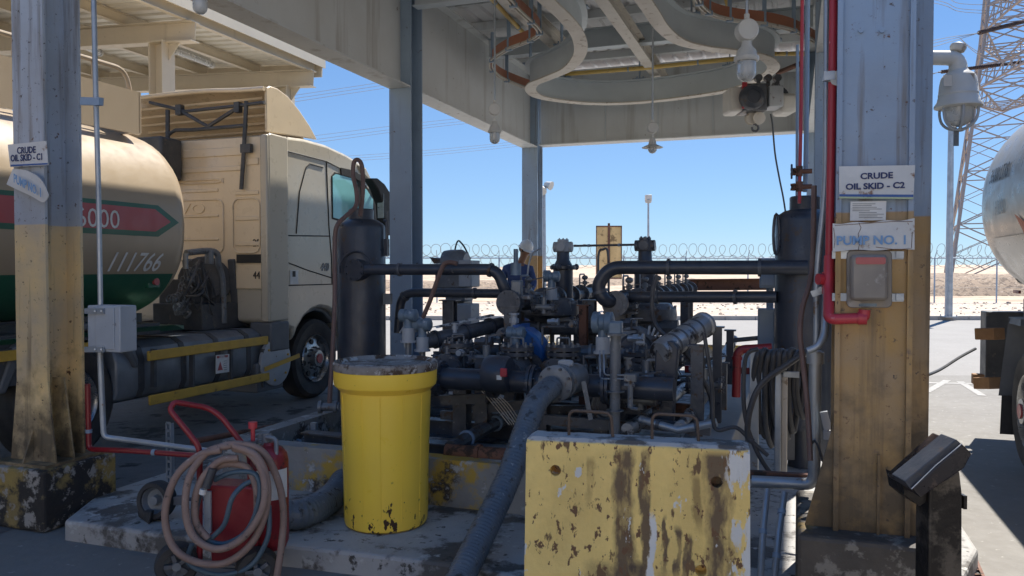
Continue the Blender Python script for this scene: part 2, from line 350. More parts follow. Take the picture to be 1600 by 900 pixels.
M['plinth'] = mat('yellow_black_plinth', (.36, .25, .06), .75, var=((.10, .085, .065), 2.2, 1), spots=[((.025, .022, .02), 3, .52), ((.30, .28, .25), 9, .60)], bump=.8, bscale=16)
M['plinthdark'] = mat('oil_soaked_plinth', (.10, .085, .07), .7, var=((.045, .04, .035), 3, 1), spots=[((.22, .2, .17), 9, .60), ((.24, .16, .05), 2.5, .64)], bump=.9, bscale=14)
M['linewhite'] = mat('road_line_paint', (.32, .31, .29), .8, spots=[((.4, .38, .36), 8, .58)])

# desert: one displaced sheet reaching the horizon
mb = MB(); nx, ny = 120, 70
ys = [-60 + 96 * (j / 16) for j in range(17)] + [36 * (5200 / 36) ** (j / (ny - 17)) for j in range(1, ny - 16)]
vs = []
for y in ys:
    for i in range(nx + 1):
        x = (i / nx * 2 - 1) * (80 + abs(y) * 1.15)
        h = -.02
        if y > 45: h = mnoise.noise(Vector((x * .012, y * .012, 0))) * min(1.6, (y - 45) * .02) + mnoise.noise(Vector((x * .002, y * .002, 3))) * min(9, y * .006)
        if y > 200: h += min(14, (y - 200) * .006) * (.5 + .5 * mnoise.noise(Vector((x * .0012, y * .0009, 9))))
        vs.append((x, y, h - .012))
mb.add(vs, [(j * (nx + 1) + i, j * (nx + 1) + i + 1, (j + 1) * (nx + 1) + i + 1, (j + 1) * (nx + 1) + i) for j in range(len(ys) - 1) for i in range(nx)])
mb.build('desert_ground', 'desert', kind='structure', angle=80)
sheet('concrete_yard', [(-40, -30), (45, -30), (45, 12.5), (-40, 12.5)], -.004, 'concrete')
M['shade_lane'] = mat('shade_dark_lane', (.15, .145, .14), .8, var=((.09, .088, .086), .9, .9), spots=[((.15, .14, .13), 5, .66), ((.025, .024, .023), 2, .62)], bump=.5, bscale=20)  # dark sheet over the concrete: shade round the truck painted as ground colour
sheet('truck_lane_shade', [tuple(S(-9, -4.6))[:2], tuple(S(-9, .0))[:2], tuple(S(8.6, .0))[:2], tuple(S(8.6, -4.6))[:2]], .0, 'shade_lane')
sheet('road', [(-60, 12.5), (80, 12.5), (80, 26.0), (-60, 26.0)], -.004, 'asphalt')
sheet('verge_ground', [(-60, 26.2), (80, 26.2), (80, 37.6), (-60, 37.6)], .10, 'gravel')
mb = MB(); rk_ = random.Random(8)
for k in range(900):
    x_, y_, r_ = rk_.uniform(-16, 32), rk_.uniform(26.4, 37.4), rk_.uniform(.015, .06) * (1 if rk_.random() < .95 else 2)
    mb.sphere((x_, y_, .10 + r_ * .3), r_, (rk_.uniform(.7, 1.4), rk_.uniform(.7, 1.4), .7), 6, 4)
mb.build('stones', 'gravel', kind='stuff')
mb = MB()
x = -60
while x < 80:
    mb.box((x + .49, 26.1, .06), (.985, .2, .15)); x += 1.0
mb.build('kerb', 'kerbm', kind='structure', bevel=.01)
# painted markings seen on the sunlit concrete at the right
mb = MB()
for a, b, ww in (((1448, 598), (1560, 600), .12), ((1448, 612), (1480, 594), .10), ((1500, 596), (1535, 618), .10)):
    p, q = PZ(*a, .0), PZ(*b, .0); d = (q - p).normalized(); n_ = Vector((d.y, -d.x, 0)) * ww / 2
    mb.add([p + n_, q + n_, q - n_, p - n_], [(0, 1, 2, 3)])
mb.build('lane_marking', 'linewhite', kind='structure', smooth=False)
# earth bank behind the fence
def bank(x0, x1, y0, y1, h, nm):
    mb = MB(); a, b = 60, 10; vs = []
    for j in range(b + 1):
        for i in range(a + 1):
            fx, fy = i / a, j / b; x = x0 + (x1 - x0) * fx; y = y0 + (y1 - y0) * fy
            prof = min(1, math.sin(math.pi * fy) * 1.5) * min(1, 6 * fx, 6 * (1 - fx))
            vs.append((x, y + mnoise.noise(Vector((x * .3, 0, 2))) * .5, -.1 + h * prof * (.85 + .3 * mnoise.noise(Vector((x * .2, y * .4, 0)))) + .10 * mnoise.noise(Vector((x * 1.6, y * 1.6, 5)))))
    mb.add(vs, [(j * (a + 1) + i, j * (a + 1) + i + 1, (j + 1) * (a + 1) + i + 1, (j + 1) * (a + 1) + i) for j in range(b) for i in range(a)])
    mb.build(nm, 'berm', kind='structure', angle=80)
# unseen pale slope added behind the camera to bounce sunlight onto the foreground
M['bounce_sand'] = mat('pale_bounce_sand', (.62, .54, .43), .95, var=((.54, .46, .36), .4, .8), bump=.5, bscale=6)
mb = MB(); a_, b_2 = 60, 16; vs = []
for j in range(b_2 + 1):
    for i in range(a_ + 1):
        x = -55 + 110 * i / a_; f = j / b_2; y = -6.5 - 24 * f
        vs.append((x, y - .9 * mnoise.noise(Vector((x * .12, 1, 0))), -.1 + 8.5 * (f * f * (3 - 2 * f)) + .35 * f * mnoise.noise(Vector((x * .25, y * .25, 4)))))
mb.add(vs, [(j * (a_ + 1) + i, j * (a_ + 1) + i + 1, (j + 1) * (a_ + 1) + i + 1, (j + 1) * (a_ + 1) + i) for j in range(b_2) for i in range(a_)])
mb.build('bounce_slope', 'bounce_sand', kind='structure', angle=80)
bank(20.5, 60, 47, 57, 1.55, 'earth_bank')
bank(-34, 6, 60, 70, .95, 'earth_bank')
bank(2, 22, 74, 84, .9, 'earth_bank')

# ---------------------------------------------------------------- fence with razor wire
FY = 37.0
fr = thing('perimeter_fence', (0, FY, .1), 'long dark post fence topped with coiled razor wire at the desert edge', 'fence')
x = -35.4
while x < 48:
    mb = MB(); mb.cyl((x, FY, .1), (x, FY, 2.2), .035, n=8); mb.bar((x, FY, 2.2), (x - .0, FY - .22, 2.55), .03, .03); mb.build('post', 'steel', fr); x += 2.9
mb = MB(); mb.cyl((-35.4, FY, 2.18), (48, FY, 2.18), .03, n=8); mb.build('top_rail', 'steel', fr)
mb = MB()
for zz in (.35, .8, 1.25, 1.7): mb.cyl((-35.4, FY, zz), (48, FY, zz), .004, n=4, caps=False)
mb.build('strand_wire', 'wire', fr)
mb = MB()
for zc, rr, seed in ((2.52, .30, 0), (2.02, .26, 3)):
    pts = []; n_ = int(83.4 / .46 * 14)
    for k in range(n_ + 1):
        a = k / 14 * 2 * math.pi; xx = -35.4 + 83.4 * k / n_
        j = 1 + .22 * mnoise.noise(Vector((xx * 1.1, seed, 0))) + .10 * math.sin(xx * 1.7 + seed); xx += .14 * mnoise.noise(Vector((xx * 2.3, 5 + seed, 1)))
        pts.append((xx + .30 * math.cos(a) * j, FY + math.cos(a + .6) * rr * .5, zc + math.sin(a) * rr * j))
    mb.tube(pts, .013, n=3, caps=False)
mb.build('razor_wire', 'wire', fr, smooth=False)

# ---------------------------------------------------------------- pylon and power lines
def pylon(base, half0, H, yaw, nm_label):
    t = thing('power_pylon', base, nm_label, 'pylon', None)
    c = Vector(base); ax = Vector((math.cos(yaw), math.sin(yaw), 0)); ay = Vector((-math.sin(yaw), math.cos(yaw), 0))
    def hw(z):
        return half0 * (1 - z / H * .80) if z < H * .62 else half0 * (1 - .62 * .80) * (1 - (z / H - .62) * .9)
    def P(i, j, z): return c + ax * i * hw(z) + ay * j * hw(z) + Z * z
    lv = [0, 7.5, 14, 19.5, 24.2, 28.2, 31.6, 34.8, 38, 41, 44, 47, H]
    legs = [MB() for _ in range(4)]; br = MB(); r0 = .17
    for a, (i, j) in enumerate(((-1, -1), (1, -1), (1, 1), (-1, 1))):
        for k in range(len(lv) - 1): legs[a].bar(P(i, j, lv[k]), P(i, j, lv[k + 1]), .30, .30)
    cs = [(-1, -1), (1, -1), (1, 1), (-1, 1)]
    for q in range(4):
        (i, j), (i2, j2) = cs[q], cs[(q + 1) % 4]
        for k in range(len(lv) - 1):
            A, B, C_, D = P(i, j, lv[k]), P(i2, j2, lv[k]), P(i, j, lv[k + 1]), P(i2, j2, lv[k + 1])
            br.bar(A, D, .15, .15); br.bar(B, C_, .15, .15); br.bar(C_, D, .14, .14)
            X = (A + B + C_ + D) / 4
            if k < 7:
                m1, m2, m3, m4 = (A + X) / 2, (B + X) / 2, (C_ + X) / 2, (D + X) / 2
                l1, l2 = (A + C_) / 2, (B + D) / 2
                for a_, b_ in ((m1, l1), (m3, l1), (m2, l2), (m4, l2), (l1, A * .5 + X * .5), (m3, (C_ + D) / 2), (m4, (C_ + D) / 2)): br.bar(a_, b_, .08, .08)
    for l in legs: l.build('leg', 'pylon', t, smooth=False)
    br.build('bracing', 'pylon', t, smooth=False)
    tips = []
    for zz, ln in ((24.2, 12.5), (31.6, 14.5), (39.5, 12)):
        for sg in (-1, 1):
            arm = MB(); root = [P(sg, -1, zz), P(sg, 1, zz), P(sg, -1, zz + 3), P(sg, 1, zz + 3)]
            tip = c + ax * sg * (hw(zz) + ln) + Z * (zz + .8); tips.append(tip)
            for p in root: arm.bar(p, tip, .2, .2)
            for k in range(1, 7):
                f = k / 7; q = [p.lerp(tip, f) for p in root]; q0 = [p.lerp(tip, f - 1 / 7) for p in root]
                for a_, b_ in ((0, 2), (1, 3), (0, 1)): arm.bar(q[a_], q[b_], .1, .1)
                arm.bar(q0[0], q[2], .1, .1); arm.bar(q0[1], q[3], .1, .1)
            arm.build('cross_arm', 'pylon', t, smooth=False)
    return t, tips
py_base = Vector((64.0, 101, -.3))
pt, tips = pylon(py_base, 7.6, 52, R(64), 'tall rust-grey lattice pylon rising behind the fence at the right')
mb = MB(); strings = []
for (a, b, r) in (((1527, 52), (1606, 32), .26), ((1466, 113), (1606, 96), .22)):
    p, q = PY(*a, 90), PY(*b, 98); mb.cyl(p, q, r * .35, n=8)
    n_ = 46
    for k in range(n_): c_ = p.lerp(q, .04 + .94 * k / n_); mb.cyl(c_, c_ + (q - p).normalized() * .07, r, n=10)
    strings.append(p)
mb.build('insulator', 'insul', pt)
def wires(lbl, segs, r=.035, y0=90, y1=170, name='power_line', parts=True):
    mb = MB()
    for seg in segs:
        pts = []
        for k, (px, py) in enumerate(seg):
            pts.append(PY(px, py, y0 + (y1 - y0) * k / (len(seg) - 1)))
        mb.tube(spline(pts, 8), r, n=5, caps=False)
    o = mb.build(name, 'wire', None); tag(o, lbl, 'power line', 'overhead power lines'); return o
wires('bundle of three slack power lines above the truck cab, nearest the shelter eave', [[(600 - 0, 128 + d), (480, 146 + d * 1.0), (300, 172 + d * 1.2), (90, 200 + d * 1.4)] for d in (0, 5, 10)], .03, 110, 90)
wires('middle bundle of power lines crossing behind the tall steel column', [[(1010, 158 + d * .9), (700, 187 + d), (500, 211 + d * 1.2), (300, 236 + d * 1.3)] for d in (0, 5, 9)], .03, 150, 110)
wires('lowest bundle of power lines crossing behind the tall steel column', [[(1010, 200 + d * .8), (700, 232 + d), (500, 247 + d), (300, 265 + d)] for d in (0, 4, 8)], .03, 170, 120)
wires('sagging power lines at the top right running to the pylon', [[(1380, -10 + d), (1470, 7 + d), (1500, 18 + d * .9), (1560, 22 + d)] for d in (-14, -5, 0)], .035, 90, 98)
wires('power lines meeting the upper brown insulator string beside the pylon', [[(1340, 80 + d), (1440, 66 + d), (1490, 57 + d * .6), (1528, 52)] for d in (0, 5, 11)], .035, 84, 90)
wires('slack jumper cables looping below the upper insulator string', [[(1500, 60), (1520, 76 + d * .6), (1545, 88 + d), (1590, 96 + d)] for d in (0, 5)], .035, 89, 96)
wires('power lines meeting the lower brown insulator string beside the column', [[(1340, 128 + d), (1420, 121 + d * .6), (1466, 113)] for d in (0, 5, 10)], .035, 84, 90)

# ---------------------------------------------------------------- street lamp and floodlight poles far off
def pole_lamp(px, pyb, pyt, Y, lbl, head):
    b = PY(px, pyb, Y); b.z = .1; tp = PY(px, pyt, Y)
    t = thing('floodlight_pole', b, lbl, 'lamp pole', 'floodlight poles beyond the yard')
    mb = MB(); mb.cyl(b, tp, .085, .05, n=12); mb.cyl(b, b + Z * .05, .2, n=12); mb.build('pole', 'galv', t)
    if head == 'box':
        mb = MB(); mb.box(tp + Z * .12, (.36, .3, .30)); mb.build('lamp_housing', 'lampbody', t, bevel=.03)
        mb = MB(); mb.cyl(tp + Z * -.18, tp + Z * -.03, .16, .2, n=14); mb.build('bracket', 'galv', t)
    if head == 'flood':
        for dx, ang in ((.12, .5), (-.02, -.3)):
            c = tp + Vector((dx, -.1, dx - .1)); d = Vector((.8 if dx > 0 else -.2, -.5, -.35)).normalized()
            mb = MB(); mb.lathe(c, d, [(.05, -.12), (.09, -.06), (.13, .08), (.15, .14)], n=14); mb.build('lamp_housing', 'lampbody', t)
    return t
pole_lamp(1013, 470, 312, 45, 'slim pale pole with one box lamp standing right of the tan sign boards', 'box')
pole_lamp(850, 470, 290, 26, 'thin grey floodlight pole just right of the far corner column', 'flood')
# tall lamp post between the column and the tanker
b = PY(1482, 503, 25.9); b.z = 0
t = thing('lamp_post', b + Z * .1, 'tall plain grey post casting a short shadow on the sunny road', 'lamp post')
mb = MB(); mb.cyl(b + Z * .1, b + Z * 6.3, .12, .085, n=16); mb.build('post', 'galv', t)
mb = MB(); mb.box(b + Z * .12, (.4, .4, .04)); bolts(mb, b + Z * .15, Z, .24, 4, .02, .04); mb.build('base_plate', 'galv', t)
mb = MB(); mb.cyl(b + Z * 6.3, b + Z * 6.5, .05, n=8); mb.build('bracket', 'galv', t)
mb = MB(); mb.lathe(b + Z * 6.5, (0, -.3, .9), [(.05, 0), (.16, .1), (.18, .3), (.05, .4)], n=14); mb.build('lamp_housing', 'lampbody', t)

# tan sign boards behind the skid
b = PY(951, 480, 30); b.z = .1
t = thing('board_stand', b, 'weathered tan double board on a dark centre post behind the pump skid', 'sign board')
for s_ in (-1, 1):
    x0 = b.x + s_ * (.035 + .20); mb = MB(); mb.box((x0 + s_ * .02, 30, 2.30), (.42, .05, 2.0)); mb.build('board', 'tanboard', t)
    mb = MB()
    for zz in (1.32, 3.28): mb.box((x0 + s_ * .02, 29.965, zz), (.46, .03, .05))
    mb.box((x0 + s_ * .24, 29.965, 2.3), (.03, .03, 2.0)); mb.build('frame', 'rust', t)
mb = MB(); mb.box((b.x, 30, 1.75), (.075, .12, 3.3)); mb.build('post', 'rust', t)
text_mesh('lettering', 'ACOD', .19, (b.x - .2, 29.966, 2.9), (0, 0, -1), (1, 0, 0), 'rust', t) if False else None

# ---------------------------------------------------------------- slab, bund and plinths
mb = MB()
e0 = PZ(100, 813, .12); e1 = PZ(453, 850, .12); dd = (e1 - e0).normalized()
left0 = S(-.22, .08); 
A = e0 + dd * 6.2; far = [S(12.2, 5.6), S(12.2, .30)]
base = [e0 + dd * .0, A, S(-.3, 6.2), S(12.2, 6.2), S(12.2, .30), S(.2, .30)]
A.z = 0
poly = [Vector((p.x, p.y, 0)) for p in (e0, e0.lerp(A, .33), e0.lerp(A, .66), Vector((A.x, A.y, 0)), S(1.2, 6.0), S(12.0, 6.0), S(12.0, .30), S(.2, .30))]
poly = [e0 * 1, PZ(265, 836, .12), PZ(453, 852, .12), PZ(690, 879, .12), PZ(830, 905, .12), PZ(1000, 935, .12), PZ(1200, 985, .12), PZ(1430, 1050, .12), S(1.0, 5.72), S(12.0, 5.72), S(12.0, .30), S(.2, .20)]
mb.prism([Vector((p.x, p.y, -.05)) for p in poly], (0, 0, .17)); mb.build('paved_island', 'slab', kind='structure', bevel=.02, smooth=False)
# bund walls round the skid pit
mb = MB()
def wall(a, b, w_, z0, z1): mb.bar(a + Z * (z0 + z1) / 2, b + Z * (z0 + z1) / 2, w_, z1 - z0)
wall(S(.80, .82), S(.80, 4.28), .14, .121, .43); wall(S(.874, .89), S(9.4, .89), .14, .121, .432)
wall(S(9.47, .82), S(9.47, 4.28), .14, .121, .43); 
o = mb.build('bund_wall', 'bundwall', bevel=.012, smooth=False); tag(o, 'low paint-flaked concrete wall round the pump skid pit', 'low wall')
mb = MB(); wall(S(.874, 4.21), S(9.4, 4.21), .26, .121, .47); o = mb.build('bund_wall', 'kerbm', bevel=.012, smooth=False); tag(o, 'plain pale concrete kerb wall running away behind the hose rack', 'low wall')
mb = MB(); mb.prism([S(-.28, -.30, 0), S(-.28, .27, 0), S(.30, .27, 0), S(.30, -.30, 0)], (0, 0, .395)); o = mb.build('concrete_plinth', 'plinth', bevel=.02, smooth=False)
tag(o, 'black and yellow stained concrete footing under the left column', 'footing')
mb = MB(); mb.prism([S(-.30, 4.76, .0), S(-.30, 5.40, .0), S(.48, 5.40, .0), S(.48, 4.76, .0)], (0, 0, .505)); o = mb.build('concrete_plinth', 'plinthdark', bevel=.02, smooth=False)
tag(o, 'oil-blackened concrete footing under the right column', 'footing')
for (t_, s_, lb) in ((5.27, 0, 'concrete footing under the middle column beside the cab'), (10.55, 0, 'concrete footing under the far corner column'), (5.27, 5.1, 'concrete footing under the column behind the hose rack'), (10.55, 5.1, 'concrete footing under the far right corner column')):
    mb = MB(); mb.prism([S(t_ - .3, s_ - .3, 0), S(t_ - .3, s_ + .3, 0), S(t_ + .3, s_ + .3, 0), S(t_ + .3, s_ - .3, 0)], (0, 0, .4)); o = mb.build('concrete_plinth', 'plinth', bevel=.02, smooth=False); tag(o, lb, 'footing')

# ---------------------------------------------------------------- loading canopy (columns, fascia beams, roof)
ROOF = 5.45
can = thing('loading_canopy', S(3.6, 2.55, 0), 'grey steel loading canopy with deep fascia beams over the pump skid', 'canopy')
def hcol(t_, s_, z0, z1, d=.33, wdt=.31, along_u=True, parent=can, mt='column', nm='column', tf=.02):
    """H section: flanges face along U (towards the camera)"""
    mb = MB()
    for k in (-1, 1): mb.box(S(t_ + k * (d / 2 - tf / 2), s_, (z0 + z1) / 2), (wdt, tf, z1 - z0), (V, U, Z))
    mb.box(S(t_, s_, (z0 + z1) / 2), (.014, d - 2 * tf, z1 - z0), (V, U, Z))
    return mb, (lambda: mb.build(nm, mt, parent, smooth=False))
# near left column
mb, fin = hcol(0, 0.02, .39, 5.2, d=.29, wdt=.27, mt='column_left')
mb.box(S(0, 0, .40), (.46, .46, .03), (V, U, Z))
for sg in (-1, 1):
    mb.prism([S(-.145, .02 + sg * .135, .41), S(-.145, .02 + sg * .20, .41), S(-.145, .02 + sg * .135, .95)], U * .012)
mb.prism([S(-.148, .02, .41), S(-.23, .02, .41), S(-.148, .02, .62)], V * .012)
mb.prism([S(.0, .01, .41), S(.0, .21, .41), S(.0, .13, .95), S(.0, .01, .95)], U * .012)
fin()
# near right column : channel face with raised lips, and a second section behind
c2s = 5.07
mb, fin = hcol(0.0, c2s, .50, 5.3, d=.32, wdt=.31)
for sg in (-1, 1): mb.box(S(-.172, c2s + sg * .145, (.50 + 5.3) / 2), (.022, .024, 5.3 - .50), (V, U, Z))
mb.prism([S(-.14, c2s - .155, .50), S(-.14, c2s - .275, .50), S(-.14, c2s - .155, .98)], U * .014)
mb.prism([S(-.14, c2s + .155, .50), S(-.14, c2s + .235, .50), S(-.14, c2s + .155, .93)], U * .014)
mb.box(S(-.166, c2s + .03, .68), (.012, .03, .36), (V, U, Z))
for px in (1345, 1378):
    p = PT(px, 48, -.16); mb.cyl(p, p - U * .012, .012, n=8)
fin()
mb = MB()   # rear section
for k in (-1, 1): mb.box(S(.32 + k * .10, 5.20, 2.90), (.30, .02, 4.78), (V, U, Z))
mb.box(S(.32, 5.20 + .14, 2.90), (.02, .18, 4.78), (V, U, Z)); mb.box(S(.30, 5.2, .515), (.36, .32, .02), (V, U, Z))
mb.build('column', 'column', can, smooth=False)
for (t_, s_) in ((5.27, 0), (10.55, 0), (5.27, 5.1), (10.55, 5.1)):
    mb, fin = hcol(t_, s_, .4, 5.35, mt=('steel' if (t_ < 6 and s_ < 1) else 'column')); mb.box(S(t_, s_, .41), (.44, .44, .03), (V, U, Z)); fin()
# deep edge beams : web plate, flanges, stiffeners
def deep_beam(a, b, z0, z1, side, stiff, name='edge_beam'):
    d = (b - a).normalized(); n_ = Vector((-d.y, d.x, 0)); mb = MB(); L = (b - a).length
    mb.bar(a + Z * (z0 + z1) / 2, b + Z * (z0 + z1) / 2, .02, z1 - z0 - .04)
    for zz in (z0 + .01, z1 - .01): mb.bar(a + Z * zz, b + Z * zz, .30, .02)
    k = stiff
    while k < L:
        mb.box(a + d * k + Z * (z0 + z1) / 2, (.012, .26, z1 - z0 - .06), (d, n_, Z)); k += stiff
    return mb.build(name, 'beam', can, smooth=False)
deep_beam(S(-.6, 0), S(5.10, 0), 3.98, 5.35, 1, 30); deep_beam(S(5.44, 0), S(10.38, 0), 3.98, 5.35, 1, 30)
deep_beam(S(10.55, .17), S(10.55, 4.93), 4.02, 5.32, 1, 30)
deep_beam(S(.44, 5.1), S(5.1, 5.1), 3.98, 5.35, 1, 30); deep_beam(S(5.44, 5.1), S(10.38, 5.1), 3.98, 5.35, 1, 30)
# thin panel joints on the far fascia
mb = MB()
for px in (946, 1028, 1114): p = PT(px, 180, 10.53); mb.box(Vector((p.x, p.y, 4.66)), (.012, .012, 1.2), (V, U, Z))
mb.build('panel_joint', 'rail', can, smooth=False)
# roof framing
for t_ in (.0, 2.65, 5.27, 7.9, 10.3):
    mb = MB(); mb.ibeam(S(t_, .13, 5.18), S(t_, 4.97, 5.18), .30, .17); mb.build('rafter', 'beam' if t_ > 8 else 'rail', can, smooth=False)
for s_ in (1.45, 2.55, 3.65):
    mb = MB(); mb.ibeam(S(-.5, s_, 5.00), S(10.4 if s_ == 2.55 else 8.2, s_, 5.00), .22, .16, .014); mb.build('long_beam', 'flange', can, smooth=False)
t_ = -.4
while t_ < 10.7:
    mb = MB(); mb.bar(S(t_, -.3, 5.405), S(t_, 5.4, 5.405), .06, .12); mb.bar(S(t_ + .04, -.3, 5.352), S(t_ + .04, 5.4, 5.352), .10, .012); mb.build('purlin', 'beam', can, smooth=False); t_ += 1.12
mb = MB(); prof = []; s_ = -.5; k = 0
while s_ < 5.6:
    prof += [(s_, 0), (s_ + .16, 0), (s_ + .185, .035), (s_ + .225, .035)]; s_ += .25
vs = [S(-.7, a, ROOF + .02 + h) for a, h in prof] + [S(10.9, a, ROOF + .02 + h) for a, h in prof]; n_ = len(prof)
mb.add(vs, [(i, i + 1, n_ + i + 1, n_ + i) for i in range(n_ - 1)])
vs = [v + Z * .05 for v in vs]; mb.add(vs, [(i, i + 1, n_ + i + 1, n_ + i) for i in range(n_ - 1)]); mb.build('roof_deck', 'deckgrey', can, smooth=False)

# ---------------------------------------------------------------- truck shelter at the left
ER = S(8.9, -3.73)     # right eave corner
def LR(t_, s_, dz=0):   # point on the underside of the sloping roof
    return S(t_, s_, 5.47 + .05 * (-3.73 - s_) + dz)
sh = thing('truck_shelter', S(4.5, -7, 0), 'cream open-sided steel shelter with ribbed roof behind the tan truck', 'shelter')
mb = MB(); prof = []; t_ = -4.0
while t_ < 8.95: prof += [(t_, 0), (t_ + .13, 0), (t_ + .15, .03), (t_ + .22, .03)]; t_ += .25
prof.append((8.98, 0)); n_ = len(prof)
vs = [LR(a, -3.60, .06 + h) for a, h in prof] + [LR(a, -14.5, .06 + h) for a, h in prof]
mb.add(vs, [(i, i + 1, n_ + i + 1, n_ + i) for i in range(n_ - 1)]); mb.add([v + Z * .05 for v in vs], [(i, i + 1, n_ + i + 1, n_ + i) for i in range(n_ - 1)])
mb.build('roof_deck', 'deckcream', sh, smooth=False)
mb = MB(); mb.bar(LR(-4, -3.585, .06), LR(8.98, -3.585, .06), .02, .16); mb.build('edge_trim', 'cream', sh, smooth=False)
for s_ in (-3.74, -4.95, -6.2, -7.45, -8.7, -9.95, -11.2, -12.5):
    mb = MB(); a, b_ = LR(-4, s_, -.04), LR(8.85, s_, -.04); mb.ibeam(a, b_, .17, .09, .01); mb.build('purlin', 'cream', sh, smooth=False)
for t_ in (-3.6, -.55, 2.52, 5.58, 8.65):
    mb = MB(); mb.ibeam(LR(t_, -3.62, -.28), LR(t_, -14.3, -.28), .30, .18, .014); mb.build('rafter', 'cream', sh, smooth=False)
    for s_ in (-4.25, -11.5):
        mb = MB(); top = LR(t_, s_, -.43)
        for k in (-1, 1): mb.box(S(t_, s_ + k * .12, top.z / 2), (.016, .26, top.z), (V, U, Z))
        mb.box(S(t_, s_, top.z / 2), (.24, .012, top.z), (V, U, Z)); mb.box(top, (.30, .30, .02), (V, U, Z)); mb.build('column', 'cream', sh, smooth=False)
        if s_ > -5 and t_ > 5:
            mb = MB(); mb.prism([S(t_, s_ + .13, top.z - .02), S(t_, s_ + .34, top.z - .02), S(t_, s_ + .13, top.z - .26)], U * .012); mb.build('haunch', 'cream', sh, smooth=False)
mb = MB(); mb.bar(LR(8.93, -3.62, -.07), LR(8.93, -14.3, -.07), .03, .24); mb.build('eave_beam', 'cream', sh, smooth=False)
# tube lights and cable under that shelter
for (pa, pb_, dz) in (((276, 80), (328, 100), 1), ((132, 72), (155, 82), 1)):
    a = hit(*pa, Vector((0, 0, 5.42)), Z); b_ = hit(*pb_, Vector((0, 0, 5.42)), Z)
    t = thing('tube_light', (a + b_) / 2, 'long pale tube light under the cream shelter roof, %s' % ('right of the nearer shelter column' if pa[0] > 200 else 'just right of the left grey column'), 'light')
    mb = MB(); mb.cyl(a, b_, .055, n=12); mb.build('diffuser', 'lampglass', t)
    mb = MB(); mb.cyl(a - (b_ - a) * .08, a, .065, n=12); mb.cyl(b_, b_ + (b_ - a) * .08, .065, n=12); mb.bar(a + Z * .07, b_ + Z * .07, .05, .05); mb.build('end_cap', 'lampbody', t)
# ---------------------------------------------------------------- curved monorail under the canopy
ZT = 4.45
path = [(800, -60), (850, -2), (884, 30), (904, 58), (906, 85), (888, 108), (855, 123), (832, 133), (831, 145), (850, 154), (900, 161), (950, 163), (1010, 160), (1080, 152), (1140, 142), (1180, 128), (1207, 110), (1203, 96), (1180, 87), (1140, 81), (1100, 76), (1062, 66), (1035, 45), (1018, 20), (1003, -2), (965, -60)]
pp = spline([PZ(x, y, ZT) for x, y in path], 6)
trk = thing('monorail_track', pp[len(pp) // 2], 'grey curved hoist track with pale lower flange winding under the roof', 'hoist track')
mb = MB(); mb.strip(pp, -.085, .085, 0, .02); mb.build('lower_flange', 'flange', trk)
mb = MB(); mb.strip(pp, -.012, .012, .022, .36); mb.build('web', 'rail', trk)
mb = MB(); mb.strip(pp, -.085, .085, .362, .38); mb.build('upper_flange', 'rail', trk)
for k in range(6, len(pp) - 4, 13):
    mb = MB(); p = pp[k]; mb.bar(p + Z * .38, p + Z * .74, .10, .012, V); mb.box(p + Z * .39, (.22, .12, .02), (V, U, Z))
    bolts(mb, p + Z * .40, Z, .07, 4, .012, .03); mb.build('hanger', 'steel', trk, smooth=False)
# copper busbars
def busbar(pth, z, lbl):
    q = spline([PZ(x, y, z) for x, y in pth], 8)
    t = thing('festoon_busbar', q[len(q) // 2], lbl, 'busbar', 'curved copper busbars under the roof')
    mb = MB(); mb.strip(q, -.006, .006, .03, .16); mb.build('insulating_band', 'copper', t)
    mb = MB(); mb.strip(q, -.03, -.014, 0, .028); mb.strip(q, .014, .03, 0, .028); mb.build('conductor', 'flange', t)
    for k in range(3, len(q) - 2, 9): mb = MB(); mb.box(q[k] + Z * .2, (.05, .02, .42), (V, U, Z)); mb.box(q[k] + Z * .01, (.09, .03, .05), (V, U, Z)); mb.build('hanger', 'steel', t, smooth=False)
busbar([(770, -40), (793, -2), (812, 20), (838, 44), (842, 56), (826, 66), (795, 78), (771, 94), (768, 108), (782, 122), (812, 135), (848, 147)], 4.62, 'orange busbar snaking along the left fascia beam')
busbar([(1070, -30), (1088, -2), (1098, 14), (1116, 26), (1150, 34), (1200, 40), (1240, 50), (1275, 68)], 4.62, 'orange busbar curving towards the right columns above the hoist')
# yellow gas pipes
def pipe(name, pts, r, mt, lbl, cat, b=0.0, n=10, clamps=0, group=None, cl_mt='steel'):
    q = bend(pts, b) if b else [Vector(p) for p in pts]
    if not clamps:
        o = MB().tube(q, r, n=n).build(name, mt); return tag(o, lbl, cat, group)
    t = thing(name, q[0], lbl, cat, group); MB().tube(q, r, n=n).build('run', mt, t)
    L = [0]
    for a, c in zip(q[:-1], q[1:]): L.append(L[-1] + (c - a).length)
    for k in range(clamps):
        d = L[-1] * (k + .5) / clamps
        for i in range(len(q) - 1):
            if L[i] <= d <= L[i + 1]:
                dr = (q[i + 1] - q[i]).normalized(); p = q[i] + dr * (d - L[i]); MB().cyl(p - dr * .012, p + dr * .012, r * 1.25, n=12).build('clamp', cl_mt, t)
    return t
pipe('yellow_pipe', [PZ(866, 102, 4.9), PZ(880, 116, 4.9), PZ(1010, 106, 4.9), PZ(1148, 92, 4.9)], .034, 'ypipe', 'straight yellow pipe crossing behind the curved hoist track', 'pipe', .05, clamps=3)
pipe('yellow_pipe', [PZ(752, -20, 4.95), PZ(788, 20, 4.95), PZ(826, 60, 4.95)], .03, 'ypipe', 'yellow pipe slanting beside the left orange busbar', 'pipe', clamps=2)
pipe('yellow_pipe', [PZ(1195, 84, 4.8), PZ(1262, 84, 4.8)], .03, 'ypipe', 'short yellow pipe behind the right end of the track', 'pipe', clamps=1)
